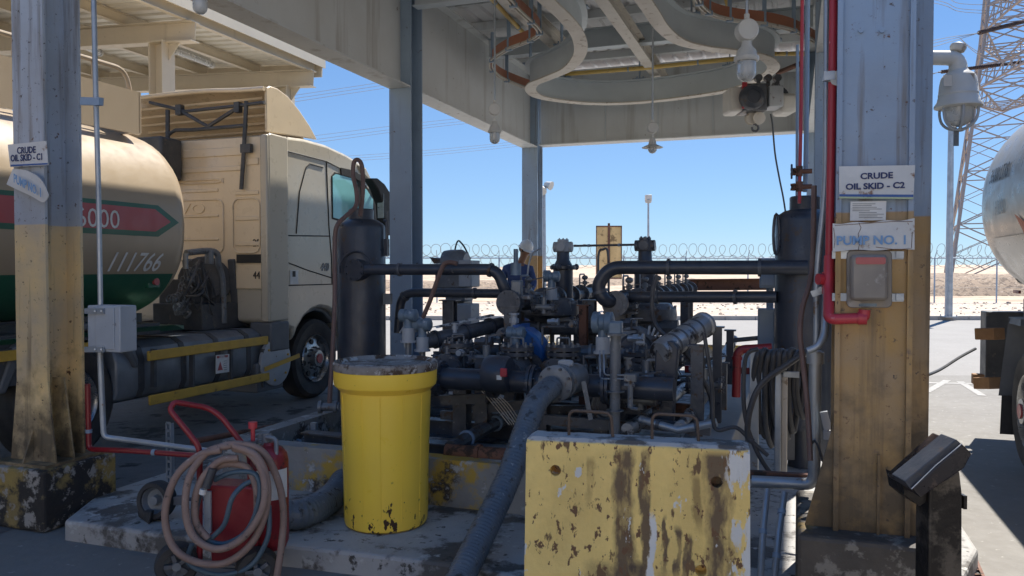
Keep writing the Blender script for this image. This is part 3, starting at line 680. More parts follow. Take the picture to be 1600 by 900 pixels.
pipe('yellow_pipe', [PZ(1134, -5, 4.95), PZ(1141, 22, 4.95)], .03, 'ypipe', 'short yellow pipe stub above the near pendant lamp', 'pipe', clamps=1)
pipe('rust_bracket', [PZ(1215, 114, 4.5), PZ(1252, 99, 4.5)], .035, 'rust', 'rusty brace reaching from the track end to the right wall', 'brace')

# ---------------------------------------------------------------- hoist on the track
Yh = 10.9; h0 = PY(1190, 160, Yh)
ht = thing('electric_hoist', h0, 'grey electric hoist with red-rimmed motor hanging from the curved track', 'hoist')
sc = Yh / F
def HP(px, py, dy=0): return PY(px, py, Yh + dy)
def hbox(x0, y0, x1, y1, d0, d1, nm, mt, bv=.02):
    a, b_ = HP(x0, y0), HP(x1, y1); mb = MB()
    mb.box(((a.x + b_.x) / 2, Yh + (d0 + d1) / 2, (a.z + b_.z) / 2), (abs(b_.x - a.x), d1 - d0, abs(b_.z - a.z))); return mb.build(nm, mt, ht, bevel=bv)
hbox(1136, 139, 1156, 177, -.15, .25, 'motor_housing', 'lampbody', .03); hbox(1157, 135, 1192, 177, -.20, .2, 'drum_housing', 'dark'); hbox(1153, 134, 1160, 174, -.22, -.18, 'red_rim', 'red', .005)
hbox(1194, 139, 1216, 171, -.22, .1, 'control_box', 'ltgrey', .015); hbox(1216, 147, 1243, 177, -.1, .3, 'counterweight', 'lampbody', .05)
mb = MB(); c_ = HP(1174, 153, -.2); mb.lathe(c_, (0, -1, 0), [(.17, 0), (.17, .04), (.15, .09), (.09, .11), (.085, .10), (.03, .1)], n=28); mb.build('motor_face', 'black', ht)
mb = MB()
for k, dx in enumerate((-8, 3)): p = HP(1182 + dx, 185, -.05 * k); mb.lathe(p - Vector((0, .04, 0)), (0, 1, 0), [(.035, 0), (.085, .005), (.06, .03), (.06, .05), (.085, .075), (.035, .08)], n=22)
mb.build('chain_wheel', 'flange', ht)
mb = MB(); p = HP(1180, 200); mb.tube([p + Vector((math.sin(a) * .045, 0, math.cos(a) * .045)) for a in [k * .5 for k in range(11)]], .016, n=8); mb.cyl(p + Z * .04, p + Z * .12, .03, n=10); mb.build('hook', 'dark', ht)
mb = MB(); a = HP(1200, 122); 
for dx in (-.13, .0, .13): mb.cyl(a + Vector((dx, -.03, 0)), a + Vector((dx, .05, 0)), .05, n=14); mb.box(a + Vector((dx, 0, -.07)), (.05, .02, .16))
mb.build('trolley_wheel', 'dark', ht)
mb = MB(); a = HP(1222, 132)
for k in range(9): mb.cyl(a + Vector((-.07 + k * .02, .02 * math.sin(k), -.02 * k)), a + Vector((-.06 + k * .02, .16, .03 - .02 * k)), .035, n=8)
mb.build('cable_bundle', 'black', ht)
q = spline([HP(1204, 178), HP(1207, 195), HP(1211, 240), HP(1218, 280), HP(1224, 310), HP(1230, 350)], 6); tag(MB().tube(q, .012, n=6).build('hanging_cable', 'hoseblk'), 'thin dark cable hanging from the hoist down towards the right black vessel', 'cable')

# ---------------------------------------------------------------- pendant lamps
def pendant(px, y0, ybox, ylamp, rpx, Yd, lbl, kind):
    s_ = Yd / F; top = PY(px, y0, Yd); top.z = min(5.36, max(top.z, 5.2)) if y0 <= 70 else top.z
    x_, y_ = top.x, Yd; zb = PY(px, ybox, Yd).z; zl = PY(px, ylamp, Yd).z; r = rpx * s_
    t = thing('pendant_lamp', (x_, y_, zl), lbl, 'lamp', 'pendant lamps under the roof')
    MB().cyl((x_, y_, zb + r), (x_, y_, 5.36), max(.011, r * .12), n=8).build('drop_rod', 'galv', t)
    mb = MB(); mb.lathe((x_, y_ + r * .55, zb), (0, -1, 0), [(r * .5, 0), (r * 1.0, .1 * r), (r * 1.0, 1.0 * r), (r * .9, 1.15 * r), (.2 * r, 1.2 * r)], n=24); mb.cyl((x_, y_, zb + r * .8), (x_, y_, zb + r * 1.5), r * .25, n=12); mb.cyl((x_, y_, zb - r * 1.6), (x_, y_, zb - r * .8), r * .2, n=12); mb.build('junction_box', 'lampbody', t)
    if kind == 'bell':
        mb = MB(); mb.lathe((x_, y_, zl), Z, [(r * 1.02, -.5 * r), (r * 1.12, -.35 * r), (r * 1.12, -.1 * r), (r * .95, 0), (r * .85, .5 * r), (r * .5, .9 * r), (r * .4, 1.4 * r)], n=28); mb.build('lamp_cap', 'lampbody', t)
        mb = MB(); mb.lathe((x_, y_, zl - .5 * r), -Z, [(r * .85, 0), (r * .85, r * 1.0), (r * .75, r * 1.4), (r * .45, r * 1.7), (.05 * r, r * 1.8)], n=24); mb.build('glass_globe', 'lampglass', t)
        MB().sphere((x_, y_, zl - 1.1 * r), r * .35, (1, 1, 1.3), 12, 8).build('bulb', 'white', t)
    else:
        mb = MB(); mb.lathe((x_, y_, zl), Z, [(r * 1.9, -.35 * r), (r * 1.95, -.3 * r), (r * 1.1, .1 * r), (r * .75, .25 * r), (r * .6, 1.0 * r), (r * .35, 1.5 * r)], n=28); mb.build('shade', 'lampbody', t)
        mb = MB(); mb.lathe((x_, y_, zl - .3 * r), -Z, [(r * .8, 0), (r * .8, r * .5), (r * .5, r * .95), (.05 * r, r * 1.1)], n=24); mb.build('glass_globe', 'lampglass', t)
    return t
pendant(1167, 0, 48, 88, 17, 6.4, 'largest pendant lamp with clear glass globe, hanging in front of the hoist', 'bell')
pendant(773, 20, 171, 203, 9.5, 8.6, 'pendant lamp with flared cap hanging beside the left fascia beam', 'bell')
pendant(1020, 70, 200, 228, 8.5, 9.2, 'pendant lamp with wide shade seen against the open sky', 'shade')
pendant(312, -60, -30, -8, 13, 5.9, 'pendant globe just dipping into view at the top left', 'bell')

# ---------------------------------------------------------------- caged well-glass lamp on the right column
Yl = 3.9
def LPt(px, py, dy=0): return PY(px, py, Yl + dy)
lc = LPt(1498, 130); lt = thing('caged_wall_lamp', lc, 'big grey well-glass lamp with wire cage on an arm from the right column', 'lamp')
k = Yl / F
q = bend([LPt(1440, 90, 0), LPt(1497, 91), LPt(1497, 122)], .09, 8)
MB().tube(q, 10 * k, n=16, rfun=lambda f: (11 + 2.5 * f) * k).build('arm', 'lampbody', lt)
mb = MB(); c = LPt(1498, 112); mb.lathe(c, -Z, [(13 * k, -3 * k), (15 * k, 0), (21 * k, 4 * k), (25 * k, 10 * k), (27 * k, 22 * k), (28 * k, 34 * k), (28.4 * k, 34.5 * k), (28.4 * k, 37 * k), (28 * k, 37.5 * k), (30 * k, 46 * k), (34 * k, 52 * k), (34 * k, 55 * k), (27 * k, 57 * k), (5 * k, 57 * k)], n=40); mb.build('housing', 'lampbody', lt)
for a_ in ((1516, 123, -.075), (1481, 126, -.07)): MB().box(LPt(*a_), (13 * k, .004, 17 * k)).build('rating_plate', 'flange', lt, smooth=False)
mb = MB(); mb.lathe(LPt(1498, 160), -Z, [(22 * k, 0), (22 * k, 8 * k), (21 * k, 20 * k), (17 * k, 30 * k), (9 * k, 36 * k), (1 * k, 38 * k)], n=32); mb.build('glass_globe', 'lampglass', lt)
MB().sphere(LPt(1500, 178), 9 * k, (1, 1, 1.5), 14, 8).build('bulb', 'white', lt)
c = LPt(1498, 165)
for a in range(6):
    an = a * math.pi / 3 + .25; d = Vector((math.cos(an), math.sin(an), 0))
    MB().tube(spline([c + d * 27 * k + Z * .002, c + d * 27.5 * k - Z * 12 * k, c + d * 24 * k - Z * 25 * k, c + d * 15 * k - Z * 34 * k, c + d * 1.5 * k - Z * 38 * k], 5), 2.1 * k, n=8).build('cage_bar', 'ltgrey', lt)
mb = MB(); q = [c + Vector((math.cos(a * .3) * 6 * k, math.sin(a * .3) * 6 * k, -38 * k)) for a in range(21)]; mb.tube(q, 2 * k, n=8, closed=True); mb.build('cage_ring', 'ltgrey', lt)
mb = MB(); mb.box(LPt(1494, 216), (8 * k, .004, 24 * k)); mb.cyl(LPt(1494, 204), LPt(1494, 198), .002, n=5); mb.build('pull_tag', 'midgrey', lt, smooth=False)
t = thing('small_beacon', LPt(1497, 80), 'small pale shell-shaped beacon sitting on top of the lamp arm', 'beacon')
mb = MB(); mb.lathe(LPt(1495, 82), Vector((.25, 0, 1)), [(6 * k, 0), (10 * k, 2 * k), (12 * k, 8 * k), (11 * k, 12 * k), (3 * k, 16 * k)], n=20); mb.build('dome', 'flange', t)
mb = MB(); mb.box(LPt(1493, 72), (5 * k, .006, 5 * k)); mb.build('nameplate', 'redstripe', t) if False else None

# ---------------------------------------------------------------- signs on the right column
ts0 = -.196
def board(name, corners, t_, th, mt, parent, bev=0):
    q = [PT(x, y, t_) for x, y in corners]; return MB().prism(q, U * th).build(name, mt, parent, bevel=bev, smooth=False)
g1 = thing('name_board', PT(1370, 285, ts0), 'white board reading CRUDE OIL SKID - C2 on the right column', 'sign')
board('panel', [(1311, 310), (1427, 311), (1430, 258), (1311, 260)], ts0, .005, 'whitedirty', g1)
rt = (PT(1430, 284, ts0) - PT(1311, 286, ts0)).normalized(); k = (PT(1430, 284, ts0) - PT(1311, 286, ts0)).length / 119
def tx(nm, s, px, py, hpx, mt, par, sq=1, t_=ts0, bold=0, rtv=None, **kw): return text_mesh(nm, s, hpx * 1.42 * k, PT(px, py, t_ - .003), rtv or V, Z, mt, par, squash=sq, depth=.0006, bold=bold * k, **kw)
tx('lettering', 'CRUDE', 1369.5, 275, 10, 'navyink', g1, 1.10, bold=.5); tx('lettering', 'OIL SKID - C2', 1367, 291, 10, 'navyink', g1, 1.08, bold=.5)
board('blue_stripe', [(1311.5, 307), (1427, 308), (1427.2, 304), (1311.5, 303.5)], ts0 - .002, .0015, 'blueband', g1); board('green_stripe', [(1311.5, 309.8), (1427, 310.8), (1427, 308.6), (1311.5, 307.6)], ts0 - .002, .0015, 'greenband', g1)
g2 = thing('paper_notice', PT(1357, 329, ts0), 'small faded paper notice between the two boards on the right column', 'notice')
board('sheet', [(1328, 345), (1384, 344), (1385, 314), (1329, 315)], ts0 + .012, .002, 'white', g2)
mb = MB()
for i in range(9):
    y = 318 + i * 2.7; x0 = 1332 if i < 5 else 1342; x1 = x0 + random.randint(26, 46); x1 = min(x1, 1381)
    q = [PT(x0, y + .9, ts0 + .010), PT(x1, y + .9, ts0 + .010), PT(x1, y, ts0 + .010), PT(x0, y, ts0 + .010)]; mb.add(q, [(0, 1, 2, 3)])
mb.build('printed_lines', 'midgrey', g2, smooth=False)
g3 = thing('number_board', PT(1365, 367, ts0), 'cracked white board with faded PUMP NO. lettering on the right column', 'sign')
mb = MB()   # warped sheet
def warp(px, py): return ts0 - .012 + .004 * math.sin((px - 1300) / 130 * 5) - .012 * max(0, (px - 1412) / 18) * (1 if py < 360 else .2)
nx = 24; rows = []
for j in range(5):
    row = []
    for i in range(nx + 1):
        fx = i / nx; px = 1301 + 128 * fx; ytop = 349 - 7 * fx ** 1.5 + 1.2 * math.sin(fx * 17); ybot = 392 - 3 * fx + 1.0 * math.sin(fx * 13 + 1)
        row.append(PT(px, ytop + (ybot - ytop) * j / 4, warp(px, ytop + (ybot - ytop) * j / 4)))
    rows.append(row)
vs = [p for r_ in rows for p in r_]; vs += [p + U * .004 for p in vs]; W_ = nx + 1; half = len(vs) // 2
fs = [(j * W_ + i, j * W_ + i + 1, (j + 1) * W_ + i + 1, (j + 1) * W_ + i) for j in range(4) for i in range(nx)]; fs += [tuple(a + half for a in f) for f in fs]
per = [i for i in range(nx)] + [nx + j * W_ for j in range(4)] + [4 * W_ + nx - i for i in range(nx)] + [(4 - j) * W_ for j in range(4)]
fs += [(per[i], per[(i + 1) % len(per)], per[(i + 1) % len(per)] + half, per[i] + half) for i in range(len(per))]
mb.add(vs, fs); mb.build('panel', 'whitedirty', g3)
tx('lettering', 'PUMP NO. 1', 1362, 376, 15, 'blueink', g3, .98, t_=ts0 - .0155, bold=.5)
mb = MB()
for pth in ([(1342, 348), (1345, 356), (1341, 366), (1344, 378), (1341, 391)], [(1305, 352), (1340, 350), (1395, 346), (1426, 346)], [(1368, 386), (1400, 390), (1424, 388), (1426, 360), (1418, 348)], [(1303, 356), (1305, 375), (1303, 388)]):
    mb.tube([PT(x + random.uniform(-.5, .5), y, warp(x, y) - .001) for x, y in pth], .0012, n=5)
mb.build('crack', 'rust', g3)

# break-glass cover box
g4 = thing('call_point_box', PT(1357, 440, ts0), 'dusty translucent cover box over an alarm point below the PUMP NO. board', 'alarm box')
M['cover'] = mat('dusty_cover_plastic', (.34, .30, .26), .4, var=((.24, .21, .18), 5, .8), spots=[((.46, .42, .38), 8, .68)], trans=.25)
mb = MB()
def rr(px0, py0, px1, py1, t_, rad):
    out = []
    for (cx, cy, a0) in ((px1 - rad, py0 + rad, 0), (px0 + rad, py0 + rad, 90), (px0 + rad, py1 - rad, 180), (px1 - rad, py1 - rad, 270)):
        for i in range(4): a = R(a0 + i * 30); out.append(PT(cx + math.cos(a) * rad, cy - math.sin(a) * rad, t_))
    return out
mb.prism(rr(1323, 391, 1394, 481, -.19, 8), U * .03); mb.build('back_plate', 'cover', g4, bevel=.004)
mb = MB(); mb.prism(rr(1329, 398, 1388, 470, -.25, 7), U * .06); mb.build('cover', 'cover', g4, bevel=.014)
mb = MB(); mb.prism(rr(1337, 402, 1384, 413, -.2535, 3), U * .002); mb.build('red_band', 'redstripe', g4, smooth=False)
mb = MB(); mb.prism(rr(1342, 474, 1370, 479, -.193, 1), U * .002); mb.build('blue_label', 'bluehouse', g4, smooth=False)
for y in (398, 464):
    st = MB(); st.bar(PT(1300, y, -.165), PT(1411, y + 1, -.165), .03, .035); st.bar(PT(1400, y, -.185), PT(1412, y, -.185), .02, .03); o = st.build('strut_rail', 'galv', g4, smooth=False)
# ---------------------------------------------------------------- sign boards and box on the left column
tl = -.17
g5 = thing('name_board', PT(43, 240, tl), 'white board reading CRUDE OIL SKID - C1 on the left column', 'sign')
mbp = [PT(16, 261, tl - .01), PT(75, 258, tl - .01), PT(72, 220, tl - .01), PT(12, 226, tl - .01)]
MB().prism(mbp, U * .005).build('panel', 'whitedirty', g5, smooth=False)
rt5 = (mbp[1] - mbp[0]).normalized(); up5 = (mbp[3] - mbp[0]).normalized(); k5 = (mbp[1] - mbp[0]).length / 59
text_mesh('lettering', 'CRUDE', 7.4 * 1.42 * k5, PT(41, 235, tl - .013), rt5, Z, 'navyink', g5, squash=.86, depth=.0006, bold=.25 * k5)
text_mesh('lettering', 'OIL SKID - C1', 7.4 * 1.42 * k5, PT(41.5, 246.5, tl - .013), rt5, Z, 'navyink', g5, squash=.80, depth=.0006, bold=.25 * k5)
MB().prism([PT(16.5, 260, tl - .012), PT(74.5, 257, tl - .012), PT(74.3, 254.5, tl - .012), PT(16.2, 257.5, tl - .012)], U * .001).build('blue_stripe', 'blueband', g5, smooth=False)
g6 = thing('number_board', PT(40, 290, tl), 'curled white board with faded PUMP NO. lettering below the C1 board', 'sign')
top = [(20, 264), (40, 266), (58, 275), (68, 287), (76, 306)]; bot = [(10, 288), (28, 297), (48, 306), (66, 316), (73, 312)]
mb = MB(); vs = [PT(x, y, tl - .012 - .012 * i) for i, (x, y) in enumerate(top)] + [PT(x, y, tl - .006 - .01 * i) for i, (x, y) in enumerate(bot)]
vs = spline(vs[:5], 5) + spline(vs[5:], 5); h_ = len(vs) // 2
fs = [(i, i + 1, h_ + i + 1, h_ + i) for i in range(h_ - 1)]; vs2 = vs + [v + U * .005 for v in vs]; fs2 = fs + [tuple(i + len(vs) for i in f) for f in fs]
per = list(range(h_)) + list(range(2 * h_ - 1, h_ - 1, -1)); fs2 += [(per[i], per[(i + 1) % len(per)], per[(i + 1) % len(per)] + len(vs), per[i] + len(vs)) for i in range(len(per))]
mb.add(vs2, fs2); mb.build('panel', 'whitedirty', g6)
d6 = (PT(62, 304, tl) - PT(22, 282, tl)).normalized()
text_mesh('lettering', 'PUMP NO. 1', 10 * 1.42 * k5, PT(43, 290.5, tl - .06), d6, Z, 'blueink', g6, squash=.62, depth=.0006, bold=.3 * k5)
# junction box with conduit right of the left column
cx = thing('junction_box', PT(161, 515, -.05), 'pale grey switch box on a conduit right of the left column', 'electrical box')
a = PT(137, 549, -.08); b_ = PT(187, 478, -.08); mb = MB(); mb.box((a + b_) / 2 + U * .07, ((b_ - a).dot(V), .14, b_.z - a.z), (V, U, Z)); mb.build('enclosure', 'ltgrey', cx, bevel=.008)
mb = MB(); c = PT(164, 513, -.084); mb.box(c, (.155, .008, .27), (V, U, Z)); mb.build('door', 'ltgrey', cx, bevel=.006)
mb = MB()
for y in (486, 546): mb.bar(PT(133, y, -.095), PT(163, y, -.095), .012, .035); mb.cyl(PT(148, y, -.10), PT(148, y, -.115), .006, n=8); mb.cyl(PT(158, y, -.10), PT(158, y, -.115), .006, n=8)
mb.build('bracket', 'galv', cx, smooth=False)
MB().tube([PT(145, -60, -.03), PT(150, 160, -.03), PT(154, 300, -.03), PT(157, 478, -.03)], .016, n=12).build('conduit', 'galv', cx)
MB().tube(bend([PT(156, 549, -.03), PT(160, 640, -.03), PT(162, 683, -.03), PT(180, 685, -.0), PT(330, 705, .05)], .04), .018, n=12).build('conduit', 'galv', cx)
mb = MB(); mb.bar(PT(127, 158, -.03), PT(160, 159, -.03), .02, .05); mb.box(PT(153, 159, -.05), (.05, .03, .05), (V, U, Z)); mb.build('clamp', 'steel', cx, smooth=False)
pipe('red_pipe', [PT(137, 600, .12), PT(139, 702, .12), PT(200, 704, .12), PT(310, 712, .2)], .018, 'reddark', 'thin red pipe bending along the ground beside the left footing', 'pipe', .04, clamps=2)
# slotted strut standing on the slab
b = PZ(264, 757, .12); t = thing('slotted_strut', b, 'upright slotted steel strut standing left of the red cart', 'strut'); hh = 97 / F * b.y
mb = MB()
n_s = 8
for i in range(n_s + 1): mb.box(b + Z * (hh * (i / n_s)) + Z * (-.0 if i else .008), (.040, .003, .018), (V, U, Z))
for sg in (-1, 1): mb.box(b + V * sg * .017 + Z * hh / 2, (.014, .003, hh), (V, U, Z)); mb.box(b + V * sg * .024 + U * .014 + Z * hh / 2, (.003, .03, hh), (V, U, Z))
mb.build('channel', 'galv', t, smooth=False)
# grey steel post between column C1 and its door
# ---------------------------------------------------------------- pipes beside the right column
tq = -.05
rp = thing('red_fire_pipe', PT(1297, 480, tq), 'thick glossy red pipe down the left side of the right column', 'pipe')
MB().tube(bend([PT(1303, -60, tq), PT(1301, 120, tq), PT(1297, 330, tq), PT(1296, 405, tq)], .2), .019, n=16).build('run', 'red', rp)
MB().tube(bend([PT(1296, 400, tq - .02), PT(1295, 450, -.10), PT(1295, 499, -.225), PT(1350, 497, -.225), PT(1351, 484, -.225)], .028, 6), .024, n=16).build('elbow_run', 'red', rp)
mb = MB(); mb.cyl(PT(1296, 425, tq - .02), PT(1296, 459, tq - .02), .032, n=18); mb.cyl(PT(1296, 436, tq - .02), PT(1278, 436, tq - .05), .026, n=14); mb.build('tee_fitting', 'red', rp)
mb = MB(); mb.cyl(PT(1340, 497, -.225), PT(1354, 497, -.225), .029, n=16); mb.build('fitting', 'red', rp)
mb = MB(); mb.bar(PT(1286, 119, tq - .03), PT(1320, 122, tq - .03), .012, .045); mb.cyl(PT(1309, 122, tq - .05), PT(1309, 122, tq), .035, n=8); mb.box(PT(1296, 119, tq - .04), (.045, .03, .04), (V, U, Z)); mb.build('clamp', 'galv', rp, smooth=False)
gp = thing('grey_conduit', PT(1284, 460, .02), 'grey conduit running down beside the thick red pipe', 'pipe')
MB().tube(bend([PT(1292, -60, .03), PT(1290, 300, .03), PT(1276, 420, .03), PT(1275, 540, .03)], .3), .014, n=12).build('run', 'galv', gp)
MB().tube(spline([PT(1292, 430, .03), PT(1290, 480, .03), PT(1288, 520, .0), PT(1278, 540, -.02), PT(1262, 548, -.02)], 6), .018, n=12).build('flexible_run', 'galv', gp)
mb = MB(); mb.bar(PT(1268, 460, -.0), PT(1290, 452, -.0), .012, .03); mb.cyl(PT(1282, 452, -.01), PT(1282, 452, -.04), .012, n=10); mb.build('clamp', 'galv', gp)
pipe('brown_hose', spline([PT(1272, 290, .2), PT(1270, 400, .2), PT(1266, 440, .18), PT(1254, 480, .15), PT(1250, 520, .12), PT(1254, 560, .1), PT(1262, 640, .05), PT(1266, 720, 0)], 6), .013, 'brownhose', 'faded brown hose hanging down the front of the right black vessel', 'hose')
t = thing('red_sprinkler_riser', PT(1251, 260, 2.4), 'thin red riser pipe with small valves above the right black vessel', 'pipe')
MB().tube([PT(1254, -60, 2.4), PT(1252, 160, 2.4), PT(1249, 318, 2.4)], .013, n=12).build('run', 'red', t)
for y, nm in ((268, 'valve'), (292, 'valve')):
    mb = MB(); p = PT(1249, y, 2.4); mb.cyl(p - V * .06, p + V * .09, .018, n=14); mb.cyl(p + Z * -.035, p + Z * .04, .025, n=14); flange(mb, p - V * .04, V, .03, .006, .004, 4); mb.build(nm, 'rust', t)
mb = MB(); p = PT(1237, 268, 2.4)
mb.tube([p + (V * 0 + U * math.cos(a * .4) + Z * math.sin(a * .4)) * .05 for a in range(16)], .008, n=6, closed=True); mb.build('handwheel', 'dark', t)
pipe('conduit_drop', [PT(1246, 70, 2.6), PT(1245, 340, 2.6)], .011, 'steel', 'thin dark conduit left of the red riser pipe', 'conduit')
pipe('conduit_drop', [PT(1262, -60, 2.5), PT(1260, 200, 2.5), PT(1258, 300, 2.5)], .018, 'steel', 'grey conduit right of the red riser pipe', 'conduit')
# ---------------------------------------------------------------- tan tractor truck and its tanker trailer
TO = Vector((-2.49, 10.3, 0))
def T(a, b, z=0): return TO + U * a - V * b + Z * z     # a along the truck, b inwards from its near side
def PB(px, py, b=0.0): return hit(px, py, T(0, b), V)
def ab(p): d = p - TO; return d.dot(U), -d.dot(V), p.z
AR = ab(PB(420, 300))[0]; AF = AR + 2.28
def az(px, py, b=0.0): a, _, z = ab(PB(px, py, b)); return a, z
tr = thing('tractor_truck', T(-1.2, 1.2), 'tan cab-over tractor truck parked beside the pump skid', 'truck')
# cab shell: side outline with wheel arch, extruded across
arch_c = (0.0, .50); arch_r = .64
a0, ztop = az(421, 208); _, zbot = az(430, 502)
arc = []
for k in range(9):
    an = R(158 - k * 17); arc.append((arch_c[0] + math.cos(an) * arch_r, arch_c[1] + .04 + math.sin(an) * arch_r))
outline = [(AR, zbot), (AR, ztop - .02), (AR + .12, ztop), az(475, 216), az(510, 226), az(540, 240), az(566, 256), (az(580, 276)[0], az(580, 276)[1]), (AF + .02, 2.62), (AF + .16, 1.9), (AF + .22, 1.2), (AF + .22, .75), (.78, .75)]
arc2 = [q for q in arc if q[1] > .72 and q[0] < .72][::-1]
outline += arc2
outline = [q for i, q in enumerate(outline)]
outline += [(arc2[-1][0] - .02, zbot - .12)]
mb = MB(); W = 2.44
mb.prism([T(a, .0, z) for a, z in outline], -V * W)
cab = mb.build('cab_shell', 'cab_shaded', tr, bevel=.05, angle=30)
# rear panel with pressed ribs
mb = MB(); mb.box(T(AR - .012, W / 2, (zbot + .35 + ztop) / 2), (W - .16, .02, ztop - zbot - .42), (V, U, Z))
for z0, z1, b0, b1 in ((3.02, 3.12, .35, 2.2), (2.84, 2.9, .35, 2.2), (2.60, 2.64, .7, 2.2), (2.30, 2.33, .7, 2.2), (2.02, 2.05, .7, 2.2), (2.55, 2.6, .12, .45), (2.25, 2.3, .12, .45), (1.95, 2.0, .12, .45), (1.78, 1.80, .7, 2.1), (2.9, 2.98, .12, .4)):
    mb.box(T(AR - .028, (b0 + b1) / 2, (z0 + z1) / 2), (b1 - b0, .018, z1 - z0), (V, U, Z))
mb.build('rear_panel', 'truck', tr, bevel=.008)
mb = MB()
for b0, b1, z0, z1 in ((.62, 2.2, 1.86, 2.52), (.10, .50, 1.86, 2.52), (.62, 2.2, 2.66, 2.80)):
    q = []
    for (cx, cz, aa) in ((b1 - .1, z1 - .1, 0), (b0 + .1, z1 - .1, 90), (b0 + .1, z0 + .1, 180), (b1 - .1, z0 + .1, 270)):
        for i in range(5): an = R(aa + i * 22.5); q.append(T(AR - .030, cx + math.cos(an) * .09, cz + math.sin(an) * .09 if z1 - z0 > .2 else cz + math.sin(an) * .05))
    mb.tube(q, .010, n=6, closed=True)
mb.build('pressed_rib', 'truck', tr)
text_mesh('embossed_lettering', 'VOLVO', .17, T(AR - .024, 1.35, 2.40), V, Z, 'truck', tr, squash=1.6, depth=.010, bold=.004)
text_mesh('lettering', '20', .125, T(AR - .026, .16, 1.98), V, Z, 'blackink', tr, depth=.004, squash=.8)
text_mesh('lettering', '44', .125, T(AR - .026, .16, 1.60), V, Z, 'blackink', tr, depth=.004, squash=.8)
mb = MB(); mb.box(T(AR - .03, .22, 1.80), (.42, .03, .10), (V, U, Z)); mb.build('step_slot', 'blackink', tr)
# lower grooves of the rear wall opening
mb = MB(); mb.box(T(AR - .03, .95, zbot + .42), (.62, .02, .36), (V, U, Z)); mb.build('wall_opening', 'chassis', tr)
# corner fairing, grooves, window, door
a1 = az(449, 300)[0]
mb = MB(); q = [(AR - .03, zbot), (AR - .03, ztop - .02), (AR + .02, ztop + .0), (a1 - .01, ztop + .0), (a1 - .01, zbot + .0)]; mb.prism([T(a, -.025, z) for a, z in q], -V * .04); mb.prism([T(AR - .06, -.02, zbot), T(AR - .06, -.02, ztop - .02), T(AR - .0, -.02, ztop - .02), T(AR - .0, -.02, zbot)], -V * .10)
mb.build('side_fairing', 'cab_shaded', tr, bevel=.02)
mb = MB()
def groove(pts): mb.tube([PB(x, y, -.004) for x, y in pts], .0075, n=5)
groove([(449, 500), (449, 300), (448, 214)]); groove([(424, 229), (448, 236), (510, 252), (560, 278)]); groove([(510, 252), (512, 300), (514, 352), (518, 400), (519, 445)]); groove([(449, 368), (516, 369)]); groove([(449, 410), (480, 422), (518, 434)]); groove([(450, 446), (519, 444)])
groove([(463, 365), (468, 300), (478, 262), (484, 256), (505, 262)])
mb.build('panel_gap', 'blackink', tr)
mb = MB(); mb.prism([PB(x, y, -.006) for x, y in ((519, 342), (518, 275), (523, 269), (555, 278), (572, 290), (586, 310), (586, 356), (550, 352))], -V * .012); mb.build('window_frame', 'blackink', tr)
mb = MB(); mb.prism([PB(x, y, -.012) for x, y in ((521, 340), (520, 276), (525, 272), (548, 278), (558, 286), (562, 350))], -V * .004); mb.build('side_window', 'teal', tr, smooth=False)
mb = MB(); mb.prism([PB(x, y, -.012) for x, y in ((567, 350), (564, 290), (573, 296), (583, 312), (583, 352))], -V * .004); mb.build('side_window', 'teal', tr, smooth=False)
mb = MB(); mb.prism([PB(x, y, -.02) for x, y in ((533, 262), (534, 273), (556, 279), (570, 287), (571, 278), (552, 266))], -V * .02); mb.build('wind_deflector', 'blackink', tr)
mb = MB(); mb.prism([T(AF + .03, .15, 2.55), T(AF + .13, .15, 1.85), T(AF + .13, W - .15, 1.85), T(AF + .03, W - .15, 2.55)], U * .01); mb.build('windscreen', 'teal', tr)
# mirrors
p = PB(594, 322, -.28)
MB().prism([PB(x, y, -.20) for x, y in ((566, 279), (577, 279), (588, 288), (597, 302), (601, 330), (602, 368), (589, 368), (586, 320), (577, 296))], -V * -.14).build('mirror_housing', 'blackink', tr, bevel=.02)
MB().prism([PB(x, y, .03) for x, y in ((570, 284), (580, 284), (592, 305), (599, 360), (600, 400), (586, 400), (584, 340))], -V * .10).build('front_pillar', 'blackink', tr, bevel=.02)
mb = MB(); mb.box(p - U * .02 + V * .02, (.10, .006, .34), (V, U, Z)); mb.build('mirror_glass', 'rim', tr)
mb = MB(); mb.tube([PB(583, 300, 0), PB(588, 288, -.15), PB(592, 295, -.26)], .02, n=8); mb.build('mirror_arm', 'blackink', tr)
mb = MB(); mb.prism([PB(x, y, -.03) for x, y in ((560, 257), (572, 262), (581, 280), (577, 281), (566, 270))], -V * (W - .0)); mb.build('sun_visor', 'cab_shaded', tr, bevel=.02)
mb = MB(); mb.bar(PB(524, 372, -.02), PB(545, 373, -.02), .03, .05); mb.build('door_handle', 'blackink', tr, bevel=.008)
mb = MB(); mb.prism([PB(x, y, -.006) for x, y in ((421, 498), (448, 504), (448, 508), (421, 502))], V * .006); mb.build('sill_trim', 'plasticgrey', tr)
# badges
text_mesh('lettering', '440', .15, PB(507, 418, -.006), U, Z, 'midgrey', tr, squash=.85, shear=.3, depth=.004)
stk = MB().prism([PB(453, 444, -.003), PB(466, 444, -.003), PB(466, 422, -.003), PB(453, 422, -.003)], -V * -.004 * 1).build('sticker', 'white', tr, smooth=False)
st_ = MB().box(PB(459.5, 428, -.010), (.002, .06, .07), (V, U, Z)).build('sticker_mark', 'blackink', tr, smooth=False)
